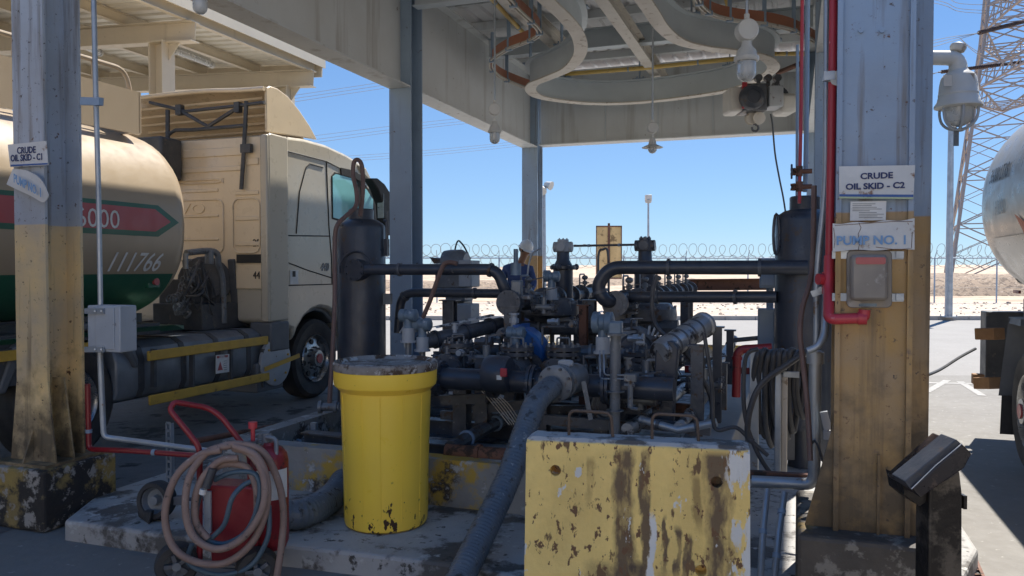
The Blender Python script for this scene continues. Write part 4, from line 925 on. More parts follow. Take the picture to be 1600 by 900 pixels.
# roof spoiler: side fins + curved roof sheet + rear lip + struts
RB = AR - .02
fin = [az(x, y) for x, y in ((419, 206), (418, 138), (424, 134), (436, 138), (452, 150), (470, 172), (486, 196), (498, 218))]
zsp = fin[1][1]
for b0 in (.02, W + .20):
    MB().prism([T(a, b0, z) for a, z in fin], -V * .03).build('spoiler_fin', 'truck', tr, bevel=.012)
mb = MB(); sec = []; nb = 14
ra = [(-.04, 0), (.10, .02), (.35, -.10), (.62, -.32), (.86, -.60)]
for i in range(nb + 1):
    f = i / nb; b0 = .02 + (W + .22) * f; crown = .05 * math.sin(math.pi * f) - (.10 * max(0, f - .82) / .18) - .03 * f
    if .06 < f < .16: crown += -.01
    sec.append([T(fin[1][0] + a, b0, zsp + z + crown - (.10 if f < .08 else 0) * 0) for a, z in ra])
vs = [p for r_ in sec for p in r_]; n_ = len(ra); h_ = len(vs)
vs += [v - Z * .03 - U * 0 for v in vs]
fs = [(i * n_ + j, i * n_ + j + 1, (i + 1) * n_ + j + 1, (i + 1) * n_ + j) for i in range(nb) for j in range(n_ - 1)]; fs += [tuple(k + h_ for k in f) for f in fs]
fs += [(i * n_, (i + 1) * n_, (i + 1) * n_ + h_, i * n_ + h_) for i in range(nb)] + [(i * n_ + n_ - 1, (i + 1) * n_ + n_ - 1, (i + 1) * n_ + n_ - 1 + h_, i * n_ + n_ - 1 + h_) for i in range(nb)]
mb.add(vs, fs); mb.build('spoiler_roof', 'truck', tr)
mb = MB(); mb.tube(spline([sec[i][0] - Z * .01 for i in range(0, nb + 1, 2)] + [T(RB + .0, W + .24, ztop + .25), T(RB + .03, W + .24, ztop + .02)], 4), .028, n=8); mb.build('spoiler_lip', 'truck', tr)
mb = MB()
for k in range(5): mb.tube([T(RB + .12 + k * .13, .15, zsp - .08 - k * .07), T(RB + .12 + k * .13, W - .2, zsp - .10 - k * .07)], .016, n=6)
mb.build('spoiler_inner_rib', 'truck', tr)
def dk(pts, r=.024): return [T(a, b, z) for a, b, z in pts]
mb = MB()
aS = AR - .06
def PR(px, py, da=-.07): return hit(px, py, T(AR + da, 0), U)
for q, r_ in (([(262, 172), (262, 232)], .028), ([(385, 158), (381, 235), (377, 296)], .026), ([(262, 210), (275, 203), (300, 203), (383, 196)], .022), ([(280, 172), (325, 198), (372, 168)], .024), ([(234, 160), (290, 174), (345, 168), (372, 165), (412, 160)], .02), ([(258, 225), (262, 213), (270, 206)], .018)):
    mb.tube([PR(x, y) for x, y in q], r_, n=8)
mb.box(PR(385, 232), (.14, .05, .10), (V, U, Z)); mb.box(PR(372, 168), (.07, .07, .12), (V, U, Z)); mb.box(PR(281, 172), (.08, .07, .12), (V, U, Z)); mb.build('spoiler_strut', 'chassis', tr)
mb = MB(); p = PR(240, 250, -.25); mb.box(p, (.55, .35, .5), (V, U, Z)); mb.build('air_intake', 'chassis', tr, bevel=.03)
# chassis rails, running gear behind the cab
mb = MB()
for b0 in (.78, 1.6): mb.bar(T(-4.6, b0, .92), T(1.0, b0, .92), .08, .26)
mb.box(T(.4, 1.2, .7), (1.9, 1.4, .35), (V, U, Z)); mb.build('chassis_rail', 'chassis', tr)
rnd = random.Random(3)
mb = MB()    # transmission, brackets, cable guards
def PC(px, py, b=.7): return PB(px, py, b)
mb.cyl(PC(320, 440, .75), PC(320, 440, 1.5), .30, n=24); mb.cyl(PC(322, 440, .7), PC(322, 440, .76), .22, n=24)
mb.box(PC(320, 492, .8), (.7, .9, .3), (V, U, Z)); mb.bar(PC(362, 405, .5), PC(370, 500, .5), .08, .08); mb.bar(PC(394, 412, .5), PC(400, 505, .5), .14, .10)
mb.prism([PC(370, 505, .45), PC(376, 440, .45), (PC(384, 436, .45)), PC(392, 480, .45), PC(415, 505, .45)], -V * .05)
mb.cyl(PC(400, 420, .55), PC(404, 500, .55), .09, n=14); mb.box(PC(290, 470, .9), (.5, .3, .5), (V, U, Z)); mb.build('gearbox', 'chassis', tr, bevel=.01)
mb = MB()
for k in range(14): z = k / 13; p = PC(402, 430, .4).lerp(PC(404, 500, .4), z); mb.cyl(p, p + Z * .012, .075, n=14)
mb.build('coil_spring', 'chassis', tr)
mb = MB()
mb.tube(spline([PC(291, 395, .45), PC(335, 393, .45), PC(342, 415, .45), PC(348, 440, .45), PC(350, 505, .45)], 6), .035, n=8); mb.cyl(PC(327, 392, .45), PC(327, 412, .45), .05, n=10); mb.cyl(PC(290, 396, .4), PC(290, 420, .4), .03, n=8); mb.build('hose_mast', 'midgrey', tr)
mb = MB()
for k in range(9):    # coiled suzi lines hanging in loops
    x0, y0 = 292 + rnd.uniform(-6, 24), 410 + rnd.uniform(-4, 30); x1, y1 = 262 + rnd.uniform(-8, 45), 465 + rnd.uniform(-6, 30); pts = []
    n_ = 90; c0 = PC(x0, y0, .4 + rnd.uniform(0, .25)); c1 = PC(x1, y1, .4 + rnd.uniform(0, .25))
    for i in range(n_ + 1):
        f = i / n_; an = f * 2 * math.pi * 9; p = c0.lerp(c1, f) - Z * .12 * math.sin(math.pi * f); pts.append(p + (V * math.cos(an) + Z * math.sin(an)) * .035)
    mb.tube(pts, .009, n=5)
mb.build('coiled_air_line', 'midgrey', tr)
mb = MB()
for k in range(16):
    x0, y0 = rnd.uniform(285, 330), rnd.uniform(405, 440); x1, y1 = rnd.uniform(262, 345), rnd.uniform(460, 500)
    mb.tube(spline([PC(x0, y0, .5), PC((x0 + x1) / 2 + rnd.uniform(-15, 15), (y0 + y1) / 2 + rnd.uniform(-5, 15), rnd.uniform(.3, .6)), PC(x1, y1, .5)], 6), rnd.uniform(.008, .016), n=6)
mb.build('cable', 'chassis', tr)
# fuel tank with straps, side guards
aT0, aT1 = az(190, 600)[0], az(418, 560)[0] ; zt1 = az(418, 520)[1]; zt0 = az(418, 592)[1] - .02
zt0 = .42; zt1 = .98
mb = MB(); sec_pts = [(.06, zt0 + .12), (.06, zt1 - .16), (.10, zt1 - .06), (.2, zt1), (.62, zt1), (.70, zt1 - .1), (.70, zt0 + .1), (.62, zt0), (.2, zt0), (.1, zt0 + .04)]
mb.prism([T(aT0, b0, z) for b0, z in sec_pts], U * (aT1 - aT0)); mb.build('fuel_tank', 'fueltank', tr, bevel=.02)
for f in (.12, .38, .62, .86):
    MB().prism([T(aT0 + (aT1 - aT0) * f, b0 + (-.008 if b0 < .15 else 0), z + (.008 if z > .9 else 0)) for b0, z in sec_pts], U * .07).build('tank_strap', 'chassis', tr)
for (y0, y1, x0, x1) in ((546, 536, 231, 418), (614, 598, 233, 420)):
    p0, p1 = PB(x0, 622 if y0 > 600 else 553, -.02), PB(x1, 591 if y0 > 600 else 534, -.02)
    z_ = (p0.z + p1.z) / 2; p0.z = p1.z = z_ + (0.0)
    o = MB().bar(p0, p1, .03, .095).build('side_guard', 'railyel', tr, bevel=.008)
mb = MB()
for x in (240, 300, 360, 410): MB().bar(PB(x, 545, .0), PB(x, 605, .0), .05, .03, U).build('guard_bracket', 'chassis', tr)
lab = MB().prism([PB(337, 584, -.01), PB(358, 581, -.01), PB(358, 553, -.01), PB(337, 555, -.01)], -V * -.003).build('hazard_label', 'white', tr, smooth=False)
MB().prism([PB(339, 560, -.014), PB(356, 558, -.014), PB(356, 554.5, -.014), PB(339, 556.5, -.014)], -V * -.002).build('hazard_label_header', 'redstripe', tr, smooth=False)
MB().prism([PB(340, 579, -.014), PB(348, 578, -.014), PB(344, 565, -.014)], -V * -.002).build('hazard_label_triangle', 'redstripe', tr, smooth=False)
text_mesh('hazard_label_text', 'DIESEL', .032, PB(347.5, 557.4, -.018), U, Z, 'white', tr, depth=.001, bold=.001)
mb = MB()
for i in range(5): mb.box(PB(352, 564 + i * 3.4, -.014), (.002, .045, .006), (V, U, Z))
mb.build('hazard_label_line', 'midgrey', tr, smooth=False)
# round side cover behind the front wheel
mb = MB(); p = PB(433, 565, -.03); mb.lathe(p - V * .06, V, [(.27, 0), (.285, .02), (.285, .05), (.27, .06), (.05, .062)], n=36); mb.build('round_cover', 'ltgrey', tr)
mb = MB()
for k in range(6): an = k * math.pi / 3 + .3; q = p + (U * math.cos(an) + Z * math.sin(an)) * .22; mb.cyl(q, q + V * .012, .014, n=8)
mb.bar(p + V * .02 - U * .26 - Z * .06, p + V * .02 + U * .42 + Z * .03, .012, .05); mb.build('cover_bar', 'railyel', tr)
mb = MB(); mb.box(T(-1.05, .25, .42), (.5, .5, .34), (V, U, Z)); mb.box(T(-.92, .1, .88), (.3, .36, .34), (V, U, Z)); mb.prism([T(a, .08, z + .035) for a, z in [(-.66, .5), (-.60, .74), (-.45, .92), (-.2, 1.06), (.0, 1.10), (.2, 1.06), (.42, .9), (.42, .98), (.2, 1.16), (0, 1.2), (-.25, 1.16), (-.52, 1.0), (-.72, .78), (-.74, .5)]], -V * .4); mb.build('step_box', 'plasticgrey', tr, bevel=.02)
def wheel(root, a, b_, side=1, r=.515, w_=.29, name='wheel', Tf=T, dish=.05, z0=None):
    c = Tf(a, b_, r); n = V if side > 0 else -V     # n: outward
    mb = MB(); mb.lathe(c - n * w_, n, [(r * .60, .01), (r * .9, 0), (r * .98, .03), (r, .07), (r, w_ - .07), (r * .985, w_ - .03), (r * .90, w_), (r * .62, w_ - .015), (r * .58, w_ - .03)], n=48, cap=False)
    ty = mb.build('wheel', 'rubber', root)
    mb = MB(); mb.lathe(c - n * w_, n, [(r * .56, .02), (r * .57, w_ - .03), (r * .60, w_ - .012), (r * .585, w_ + .003), (r * .55, w_ - .015), (r * .52, w_ - .02 - dish), (r * .34, w_ - .03 - dish * .2), (r * .20, w_ - .03 - dish * .2), (r * .20, w_ + .04), (r * .1, w_ + .045)], n=44); mb.build('rim', 'rim', ty)
    mb = MB(); bolts(mb, c - n * (.02 + dish * .2), n, r * .275, 10, .014, .035); mb.build('wheel_nut', 'dark', ty)
    for k in range(8):
        an = k * math.pi / 4 + .2; q = c + (U * math.cos(an) + Z * math.sin(an)) * r * .43 - n * (.02 + dish * .6)
        MB().cyl(q - n * .02, q + n * .012, .036, n=12).build('hand_hole', 'blackink', ty) if k < 8 else None
    mb = MB(); mb.cyl(c + n * .03, c + n * .055, r * .12, n=14); mb.build('hub_cap', 'redstripe', ty)
    return ty
wheel(tr, 0, .06); wheel(tr, -3.72, .10); 
MB().prism([T(a, .03, z) for a, z in [(-4.35, .7), (-4.2, 1.0), (-3.95, 1.14), (-3.5, 1.14), (-3.2, 1.0), (-3.06, .75), (-3.0, .75), (-3.14, 1.05), (-3.45, 1.2), (-4.0, 1.2), (-4.28, 1.05), (-4.42, .7)]], -V * .6).build('mudguard', 'plasticgrey', tr, bevel=.015)
MB().box(T(.2, 1.2, .62), (2.2, .12, .12), (V, U, Z)).build('axle', 'chassis', tr); wheel(tr, 0, W - .06, -1)
mb = MB(); mb.cyl(T(-3.3, 1.2, 1.10), T(-3.3, 1.2, 1.16), .5, n=28); mb.box(T(-3.3, 1.2, 1.04), (.9, .8, .1), (V, U, Z)); mb.build('fifth_wheel', 'dark', tr)

# tanker trailer
tl_ = thing('tanker_trailer', T(-7, 1.25), 'tan tanker trailer with red arrow stripe and green lower band coupled to the truck', 'tanker trailer')
AX, CZ, HA, HB, NE = 1.22, 2.14, 1.22, .98, 2.5
A1 = ab(PB(288, 380, .15))[0]; A0 = A1 - 9.5
def ell(zz, off=0.0, side=1):
    q = min(1, abs((zz - CZ) / HB)); return AX - (HA * (1 - q ** NE) ** (1 / NE) + off) * side
mb = MB(); n_ = 56; rings = [(A0, .02), (A0, .85), (A0 + .10, 1.0), (A1 - .26, 1.0), (A1 - .17, .985), (A1 - .08, .94), (A1 - .02, .86), (A1 + .03, .7), (A1 + .06, .4), (A1 + .07, .02)]
vs = []
for a, s_ in rings:
    for k in range(n_):
        an = 2 * math.pi * k / n_; cc, ss = math.cos(an), math.sin(an); e = 2 / NE
        sg = lambda x: (1 if x > 0 else -1) * abs(x) ** e
        vs.append(T(a, AX - HA * sg(cc) * s_, CZ + HB * sg(ss) * s_))
m_ = len(rings)
mb.add(vs, [(k * n_ + i, k * n_ + (i + 1) % n_, (k + 1) * n_ + (i + 1) % n_, (k + 1) * n_ + i) for k in range(m_ - 1) for i in range(n_)]); mb.build('tank_body', 'tank', tl_, angle=50)
def zof(px, py): 
    p = PB(px, py, .1); return p.z
def decal(a_list, nm, mt, off):
    """a_list: rows (a, zlow, zhigh)"""
    mb = MB(); nz_ = 10; vs = []
    for a, z0, z1 in a_list:
        for j in range(nz_ + 1): z = z0 + (z1 - z0) * j / nz_; vs.append(T(a, ell(z, off), z))
    mb.add(vs, [(i * (nz_ + 1) + j, i * (nz_ + 1) + j + 1, (i + 1) * (nz_ + 1) + j + 1, (i + 1) * (nz_ + 1) + j) for i in range(len(a_list) - 1) for j in range(nz_)]); return mb.build(nm, mt, tl_)
def az1(px, py):
    a, _, z = ab(PB(px, py, .03)); return a, z
tipA, tipZ = az1(275, 348); shA, zt_ = az1(243, 321); _, zb_ = az1(243, 370); shA2, zt2 = az1(238, 327); _, zb2 = az1(238, 362); tipA2, _ = az1(262, 346)
decal([(A0 + .5, zb_, zt_), (shA, zb_, zt_), (tipA, tipZ - .002, tipZ + .002)], 'green_arrow', 'green', .004)
decal([(A0 + .5, zb2, zt2), (shA2, zb2, zt2), (tipA2, tipZ - .002, tipZ + .002)], 'red_arrow', 'redstripe', .007)
zg = az1(240, 428)[1]
decal([(A0 + .1, CZ - HB * .93, zg), (A1 - .22, CZ - HB * .93, zg)], 'green_band', 'green', .004)
def conf(off):
    def f(p):
        a, b_, z = ab(p); return T(a, ell(z, off), z)
    return f
aa, zz = az1(154, 343); text_mesh('lettering', '36000', .235, T(aa - .10, 0, zz), U, Z, 'white', tl_, squash=1.02, conform=conf(.012), bold=.0)
aa, zz = az1(212, 411); text_mesh('lettering', '111766', .25, T(aa, 0, zz), U, Z, 'white', tl_, squash=.86, shear=.35, conform=conf(.008), bold=.002)
MB().prism([T(A0 + .2, .30, CZ + HB - .12), T(A0 + .2, .30, CZ + HB + .30), T(ab(PB(219, 188, .3))[0], .30, CZ + HB + .30), T(ab(PB(219, 188, .3))[0], .30, CZ + HB - .12)], -V * .03).build('top_coaming', 'tank', tl_, smooth=False)
mb = MB(); ae = ab(PB(219, 188, .3))[0]; mb.box(T(ae, 1.1, CZ + HB + .10), (1.6, .03, .4), (V, U, Z)); mb.box(T(ae + .02, .62, CZ + HB + .14), (.05, .03, .16), (V, U, Z)); mb.build('coaming_end', 'tank', tl_, smooth=False)
mb = MB(); mb.tube(bend([T(ae - 3, .36, CZ + HB + .50), T(ae - .12, .36, CZ + HB + .50), T(ae - .05, .36, CZ + HB + .25)], .15), .022, n=10)
for k in range(4): mb.cyl(T(ae - .5 - k * .8, .36, CZ + HB + .28), T(ae - .5 - k * .8, .36, CZ + HB + .5), .015, n=8)
mb.build('handrail', 'tank', tl_)
mb = MB(); mb.box(T(A1 - 5.0, .35, CZ - HB - .06), (.5, 9.2, .10), (V, U, Z)); mb.box(T(A1 - .9, AX, CZ - HB - .02), (1.2, 1.6, .16), (V, U, Z)); mb.build('underframe', 'chassis', tl_)
MB().prism([T(A1 - 8.5, .05, 1.12), T(A1 - .25, .05, 1.12), T(A1 - .05, .12, 1.10), T(A1 - .05, .12, 1.06), T(A1 - 8.5, .05, 1.04)], -V * .5).build('side_skirt', 'green', tl_, smooth=False)
MB().bar(T(A1 - 6, -.0, 1.0), T(A1 - 1.3, -.0, 1.0), .03, .08).build('side_rail', 'railyel', tl_)
mb = MB(); p = PB(238, 440, .18); mb.box(p, (.06, .16, .13), (V, U, Z)); mb.build('lamp_bracket', 'green', tl_, bevel=.01); MB().cyl(p + V * .03, p + V * .06, .035, n=12).build('marker_lamp', 'redstripe', tl_)
wheel(tl_, A1 - 2.7, .10); wheel(tl_, A1 - 6.4, .10)
mb = MB(); mb.box(T(A1 - 2.2, .3, .9), (.5, .5, .3), (V, U, Z)); mb.build('rear_box', 'chassis', tl_)

# ---------------------------------------------------------------- polished tanker at the right
e = PY(1537, 330, 8.0); DX = e.x
RO = Vector((DX, 8.0, 0))
def Q(a, b, z=0): return RO - U * a + V * b + Z * z        # a towards the camera, b to the right
rk = thing('polished_tanker', Q(2, 1.2), 'polished metal tanker with 36000 LTRS lettering at the right edge', 'tanker')
AX2, CZ2, HA2, HB2 = 1.2, 2.32, 1.22, 1.04
mb = MB(); rings = [(-.52, .02), (-.50, .45), (-.44, .68), (-.35, .83), (-.23, .93), (-.08, .985), (.10, 1.0), (8, 1.0), (8.2, .8), (8.3, .02)]; vs = []
for a, s_ in rings:
    for k in range(n_):
        an = 2 * math.pi * k / n_; sg = lambda x: (1 if x > 0 else -1) * abs(x) ** (2 / 2.25)
        vs.append(Q(a, AX2 - HA2 * sg(math.cos(an)) * s_, CZ2 + HB2 * sg(math.sin(an)) * s_))
m_ = len(rings); mb.add(vs, [(k * n_ + i, k * n_ + (i + 1) % n_, (k + 1) * n_ + (i + 1) % n_, (k + 1) * n_ + i) for k in range(m_ - 1) for i in range(n_)]); mb.build('tank_body', 'tanker2', rk, angle=60)
def cf2(p):
    d = p - RO; a = -d.dot(U); z = p.z; q = min(1, abs((z - CZ2) / HB2)); return Q(a, AX2 - HA2 * (1 - q ** 2.25) ** (1 / 2.25) - .012, z)
text_mesh('lettering', '36000 LTRS', .19, Q(.66, 0, 2.56), -U, Z, 'blackink', rk, squash=.72, conform=cf2, bold=.003)
text_mesh('lettering', '16000', .20, Q(.72, 0, 2.24), -U, Z, 'midgrey', rk, squash=.8, conform=cf2)
mb = MB(); vs = []
for i in range(2):
    for j in range(9): z = CZ2 - HB2 * .93 + (.62) * j / 8; vs.append(cf2(Q(.34 + 7.5 * i, 0, z)))
mb.add(vs, [(j, j + 1, 10 + j, 9 + j) for j in range(8)]); mb.build('lower_band', 'cab_shaded', rk)
vs = [cf2(Q(a, 0, z)) for a, z in ((1.3, 2.15), (1.45, 2.0), (2.3, 1.78), (2.2, 1.62), (1.4, 1.86))]
mb = MB(); mb.add([v - V * .006 for v in vs], [(0, 1, 2), (1, 4, 2), (4, 3, 2)]); mb.build('orange_arrow', 'yinside', rk)
mb = MB(); mb.bar(Q(-.5, .9, 1.18), Q(6, .9, 1.18), .12, .3); mb.bar(Q(-.5, 1.6, 1.18), Q(6, 1.6, 1.18), .12, .3); mb.prism([Q(.1, .55, 1.3), Q(.3, .30, 1.75), Q(2.4, .35, 1.35), Q(2.4, .35, 1.25), Q(.3, .5, 1.15)], V * .08); mb.build('chassis_rail', 'chassis', rk)
mb = MB(); mb.cyl(Q(.2, .45, 1.62), Q(.0, .35, 1.62), .09, n=14); mb.cyl(Q(.5, .35, 1.35), Q(.75, .3, 1.2), .10, n=14); mb.box(Q(.6, .35, 1.25), (.2, .3, .3), (V, U, Z)); mb.build('discharge_valve', 'dark', rk)
mb = MB(); mb.box(Q(.35, .22, 1.52 - .06), (.02, .2, .03), (V, U, Z)); mb.build('valve_handle', 'reddark', rk)
mb = MB(); mb.box(Q(.0, .22, .88), (.42, .26, .75), (V, U, Z)); mb.build('bumper_panel', 'chassis', rk, bevel=.01)
pw = [(1551, 530), (1549, 607)]
for (x0, y0, x1, y1) in ((1531, 512, 1562, 531), (1530, 585, 1556, 612)):
    a = PY(x0, (y0 + y1) / 2, 7.6); b_ = PY(x1, (y0 + y1) / 2, 7.4)
    MB().bar(a, b_, .14, .11).build('timber_block', 'wood', rk, bevel=.008)
MB().box(PY(1528, 592, 7.75), (.10, .10, .10), (V, U, Z)).build('timber_block', 'wood', rk, bevel=.008)
mb = MB(); mb.prism([PY(1576, 497, 7.1), PY(1583, 497, 7.1), PY(1568, 618, 7.1), PY(1560, 618, 7.1)], V * .9); mb.prism([PY(1576, 495, 7.15), PY(1620, 495, 7.1), PY(1620, 505, 7.1), PY(1576, 505, 7.1)], U * -.4); mb.build('mudguard', 'plasticgrey', rk, smooth=False)
MB().prism([PY(1565, 618, 7.0), PY(1580, 618, 7.0), PY(1580, 678, 7.0), PY(1562, 678, 7.0)], V * .6).build('mud_flap', 'rubber', rk, smooth=False)
wc = PY(1604, 646, 6.45); dwl = wc - RO; wa = -dwl.dot(U); wb = dwl.dot(V)
def Tq(a, b, z): return Q(a, b, z)
def wheel2(a):
    wheel(rk, a, wb, -1, Tf=Tq)
wheel2(wa); wheel2(wa + 1.35)
mb = MB(); mb.bar(Q(wa, .5, .52), Q(wa, 2, .52), .1, .1); mb.build('axle', 'chassis', rk)
q = spline([PY(1524, 545, 7.8), PY(1500, 558, 7.6), PY(1470, 577, 7.4), PY(1446, 587, 7.0), PY(1430, 590, 6.5)], 6); tag(MB().tube(q, .014, n=7).build('cable', 'hoseblk'), 'thin dark cable running from the right tanker behind the column', 'cable')
# ---------------------------------------------------------------- pump skid equipment
def vessel(px, Y, wpx, ytop, yshould, lbl):
    k = Y / F; c = PY(px, 500, Y); r = wpx / 2 * k; zt = PY(px, ytop, Y).z; zs = PY(px, yshould, Y).z
    t = thing('pressure_vessel', (c.x, Y, .44), lbl, 'vessel', 'black vertical vessels at the ends of the skid')
    mb = MB(); prof = [(r, 0), (r, zs - .44 - r * .22), (r * .97, zs - .44 - r * .10), (r * .88, zs - .44), (r * .70, zs - .44 + r * .12), (r * .45, zs - .44 + r * .18)]; mb.lathe((c.x, Y, .44), Z, prof, n=40); mb.build('shell', 'black', t)
    mb = MB(); mb.lathe((c.x, Y, zs + r * .12), Z, [(r * .52, 0), (r * .52, zt - zs - r * .12 - .01), (r * .47, zt - zs - r * .12)], n=28); bolts(mb, (c.x, Y, zt - .015), Z, r * .46, 8, .008, .012); mb.build('neck', 'black', t)
    mb = MB()
    for a in range(4): an = a * math.pi / 2 + .6; mb.bar((c.x + math.cos(an) * r * .8, Y + math.sin(an) * r * .8, .20), (c.x + math.cos(an) * r * .8, Y + math.sin(an) * r * .8, .6), .07, .07)
    mb.cyl((c.x, Y, .122), (c.x, Y, .44), r * .5, n=16); mb.build('skirt_leg', 'black', t)
    return t, c, r
V1, c1, r1 = vessel(565, 7.5, 75, 327, 349, 'left black vertical pressure vessel in front of the truck cab')
V2, c2, r2 = vessel(1256, 6.25, 88, 307, 335, 'right black vertical pressure vessel behind the hanging hoses')
p = PY(604, 370, 7.45); mb = MB(); mb.tube(bend([p + Z * .15 + V * -.03, p + Z * .15, p - Z * .13, p - Z * .13 - V * .03], .02), .012, n=8); mb.box(p - Z * .10, (.035, .05, .16), (V, U, Z)); mb.cyl(p + V * .015 - Z * .1, p + V * .015 + Z * .24, .006, n=6); mb.build('lifting_lug', 'black', V1)
p = PY(602, 467, 7.45); mb = MB(); mb.box(p + V * .01, (.10, .06, .10), (V, U, Z)); mb.build('name_plate_bracket', 'midgrey', V1, smooth=False)
p = PY(1213, 366, 6.2); mb = MB(); mb.tube([p + (Z * math.sin(a * .4) * .16 + V * math.cos(a * .4) * .022) for a in range(16)], .011, n=8, closed=True); mb.build('lifting_lug', 'black', V2)
mb = MB(); p = PY(558, 422, 7.26); mb.cyl(p + U * .1, p - U * .06, .10, n=24); bolts(mb, p - U * .06, U, .085, 8, .009, .015); mb.tube([p - U * .02 + (V * math.cos(a * .3) + Z * math.sin(a * .3)) * .17 for a in range(12)], .008, n=6); mb.build('nozzle', 'black', V1)
# flexible brown hose on the left vessel
pipe('brown_hose', spline([PY(563, 338, 7.3), PY(567, 300, 7.3), PY(566, 262, 7.3), PY(560, 250, 7.3), PY(553, 254, 7.3), PY(552, 275, 7.3), PY(557, 300, 7.25), PY(556, 322, 7.2), PY(540, 338, 7.1), PY(527, 352, 7.0), PY(523, 380, 7.0), PY(523, 470, 6.9), PY(519, 560, 6.8), PY(514, 640, 6.7)], 6), .020, 'brownhose', 'brown rubber hose looping over the top of the left black vessel', 'hose')
t = thing('hose_coupling', PY(513, 636, 6.7), 'small grey pipe coupling at the lower end of the brown looped hose', 'coupling')
mb = MB(); mb.cyl(PY(500, 636, 6.7), PY(530, 636, 6.7), .035, n=12); mb.cyl(PY(498, 636, 6.7), PY(503, 636, 6.7), .055, n=12); mb.cyl(PY(522, 636, 6.7), PY(527, 636, 6.7), .055, n=12); mb.build('body', 'midgrey', t)
# overhead pipes
tm = 2.4
pipe('crude_pipe', bend([PY(558, 421, 7.25), PT(778, 421, tm), PT(790, 459, tm), PT(806, 462, tm + .2)], .16, 7), .050, 'black', 'upper black pipe from the left vessel bending down to the left meter run', 'pipe', n=18, clamps=2, cl_mt='dark')
pipe('crude_pipe', bend([PT(622, 520, 2.9), PT(627, 457, 2.9), PT(800, 459, 2.9)], .15, 7), .043, 'black', 'lower black pipe with elbow behind the left transmitter', 'pipe', n=18, clamps=2, cl_mt='dark')
pipe('crude_pipe', bend([PY(1262, 418, 6.0), PT(952, 418, tm), PT(932, 448, tm), PT(946, 473, tm), PT(975, 463, tm + .25)], .20, 8), .056, 'black', 'upper black pipe from the right vessel curling into the right meter run', 'pipe', n=18, clamps=3, cl_mt='dark')
pipe('crude_pipe', [PT(970, 464, 2.7), PY(1214, 464, 6.2)], .047, 'black', 'lower black pipe running straight to the right vessel', 'pipe', n=18, clamps=2, cl_mt='dark')
mb = MB(); mb.ibeam(PY(1070, 445, 12), PY(1200, 444, 11.8), .17, .2); o = mb.build('guard_beam', 'rust', smooth=False); tag(o, 'long rusty beam seen between the two right-hand black pipes', 'beam')
# meter runs along U
def meter_run(s_, t0, t1, z, lbl, strainer_t, r=.085, long=False):
    t = thing('meter_run', S((t0 + t1) / 2, s_, z - .9), lbl, 'pipe assembly', 'horizontal meter runs on the skid')
    MB().cyl(S(t0, s_, z), S(t1, s_, z), r * .8, n=24).build('run', 'dark', t)
    k = t0 + .03; i = 0
    while k < t1:
        mb = MB(); flange(mb, S(k, s_, z), U, r * 1.28); mb.build('flange_pair', 'dark', t); k += .42 + .16 * (i % 2); i += 1
    a = t0 + .25; mb = MB(); mb.lathe(S(a, s_, z), U, [(r * .8, 0), (r * 1.2, .08), (r * 1.25, .2), (r * 1.2, .32), (r * .8, .4)], n=26); mb.build('meter_body', 'dark', t)
    mb = MB(); mb.lathe(S(strainer_t, s_, z - .28), Z, [(.02, -.06), (.10, -.04), (.105, .0), (.105, .56), (.14, .57), (.14, .60), (.10, .605), (.07, .66), (.065, .78)], n=26); bolts(mb, S(strainer_t, s_, z + .305), Z, .125, 8, .011, .025); mb.build('strainer_body', 'black', t)
    for j in range(3): an = j * 2.09 + .5; mb = MB(); p = S(strainer_t, s_, z + .31) + (V * math.cos(an) + U * math.sin(an)) * .145; mb.sphere(p, .028, (1, 1, 1.2), 10, 8); mb.build('clamp_bolt', 'dark', t)
    mb = MB(); p = S(strainer_t, s_, z + .50); mb.cyl(p - Z * .03, p + Z * .07, .085, n=16); mb.cyl(p + Z * .02 - V * .10, p + Z * .02 + V * .10, .055, n=16); mb.cyl(p + Z * .02 - U * .10, p + Z * .02 + U * .06, .05, n=14); mb.cyl(p + Z * .07, p + Z * .10, .06, n=14); bolts(mb, p + Z * .10, Z, .045, 6, .008, .012); mb.build('gear_head', 'ltgrey' if not long else 'dark', t, bevel=.008)
    # supports down to the floor
    for kk in (t0 + .25, strainer_t + .1, t1 - .25):
        mb = MB(); mb.ibeam(S(kk, s_ - .0, .2), S(kk, s_, z - r), .10, .10, up=U); mb.box(S(kk, s_, z - r * .95), (.28, .12, .02), (V, U, Z)); mb.build('support_post', 'dark', t, smooth=False)
    # handles, small valves, tubing
    for q in range(4 if not long else 6):
        kk = t0 + .35 + q * (t1 - t0 - .5) / (4 if not long else 6)
        mb = MB(); b0 = S(kk, s_, z + r * .8); hgt = .16 + .04 * (q % 3); mb.tube(bend([b0, b0 + Z * hgt, b0 + Z * hgt + U * .22, b0 + U * .22], .03), .009, n=7); mb.build('grab_handle', 'midgrey', t)
        mb = MB(); b1 = S(kk + .12, s_ + .03, z + r * .7); mb.cyl(b1, b1 + Z * .10, .014, n=8); mb.cyl(b1 + Z * .05, b1 + Z * .09, .028, n=10); mb.sphere(b1 + Z * .13, .028, (1.3, 1, 1), 10, 8); mb.cyl(b1 + Z * .07 - V * .05, b1 + Z * .07 + V * .05, .008, n=6); mb.build('needle_valve', 'midgrey', t)
    return t
zM = 1.39
mr1 = meter_run(2.45, 2.35, 5.6, zM, 'left horizontal meter run with pale gear head on a black strainer', 4.07)
mr2 = meter_run(3.35, 2.45, 7.7, zM, 'right horizontal meter run with dark gear head on a black strainer', 3.87, long=True)
a = S(4.07, 2.45, zM + .53); b_ = S(3.87, 3.35, zM + .53)
pipe('link_shaft', [a + V * .12, b_ - V * .1], .012, 'dark', 'thin link rod joining the two gear heads', 'rod', clamps=2)
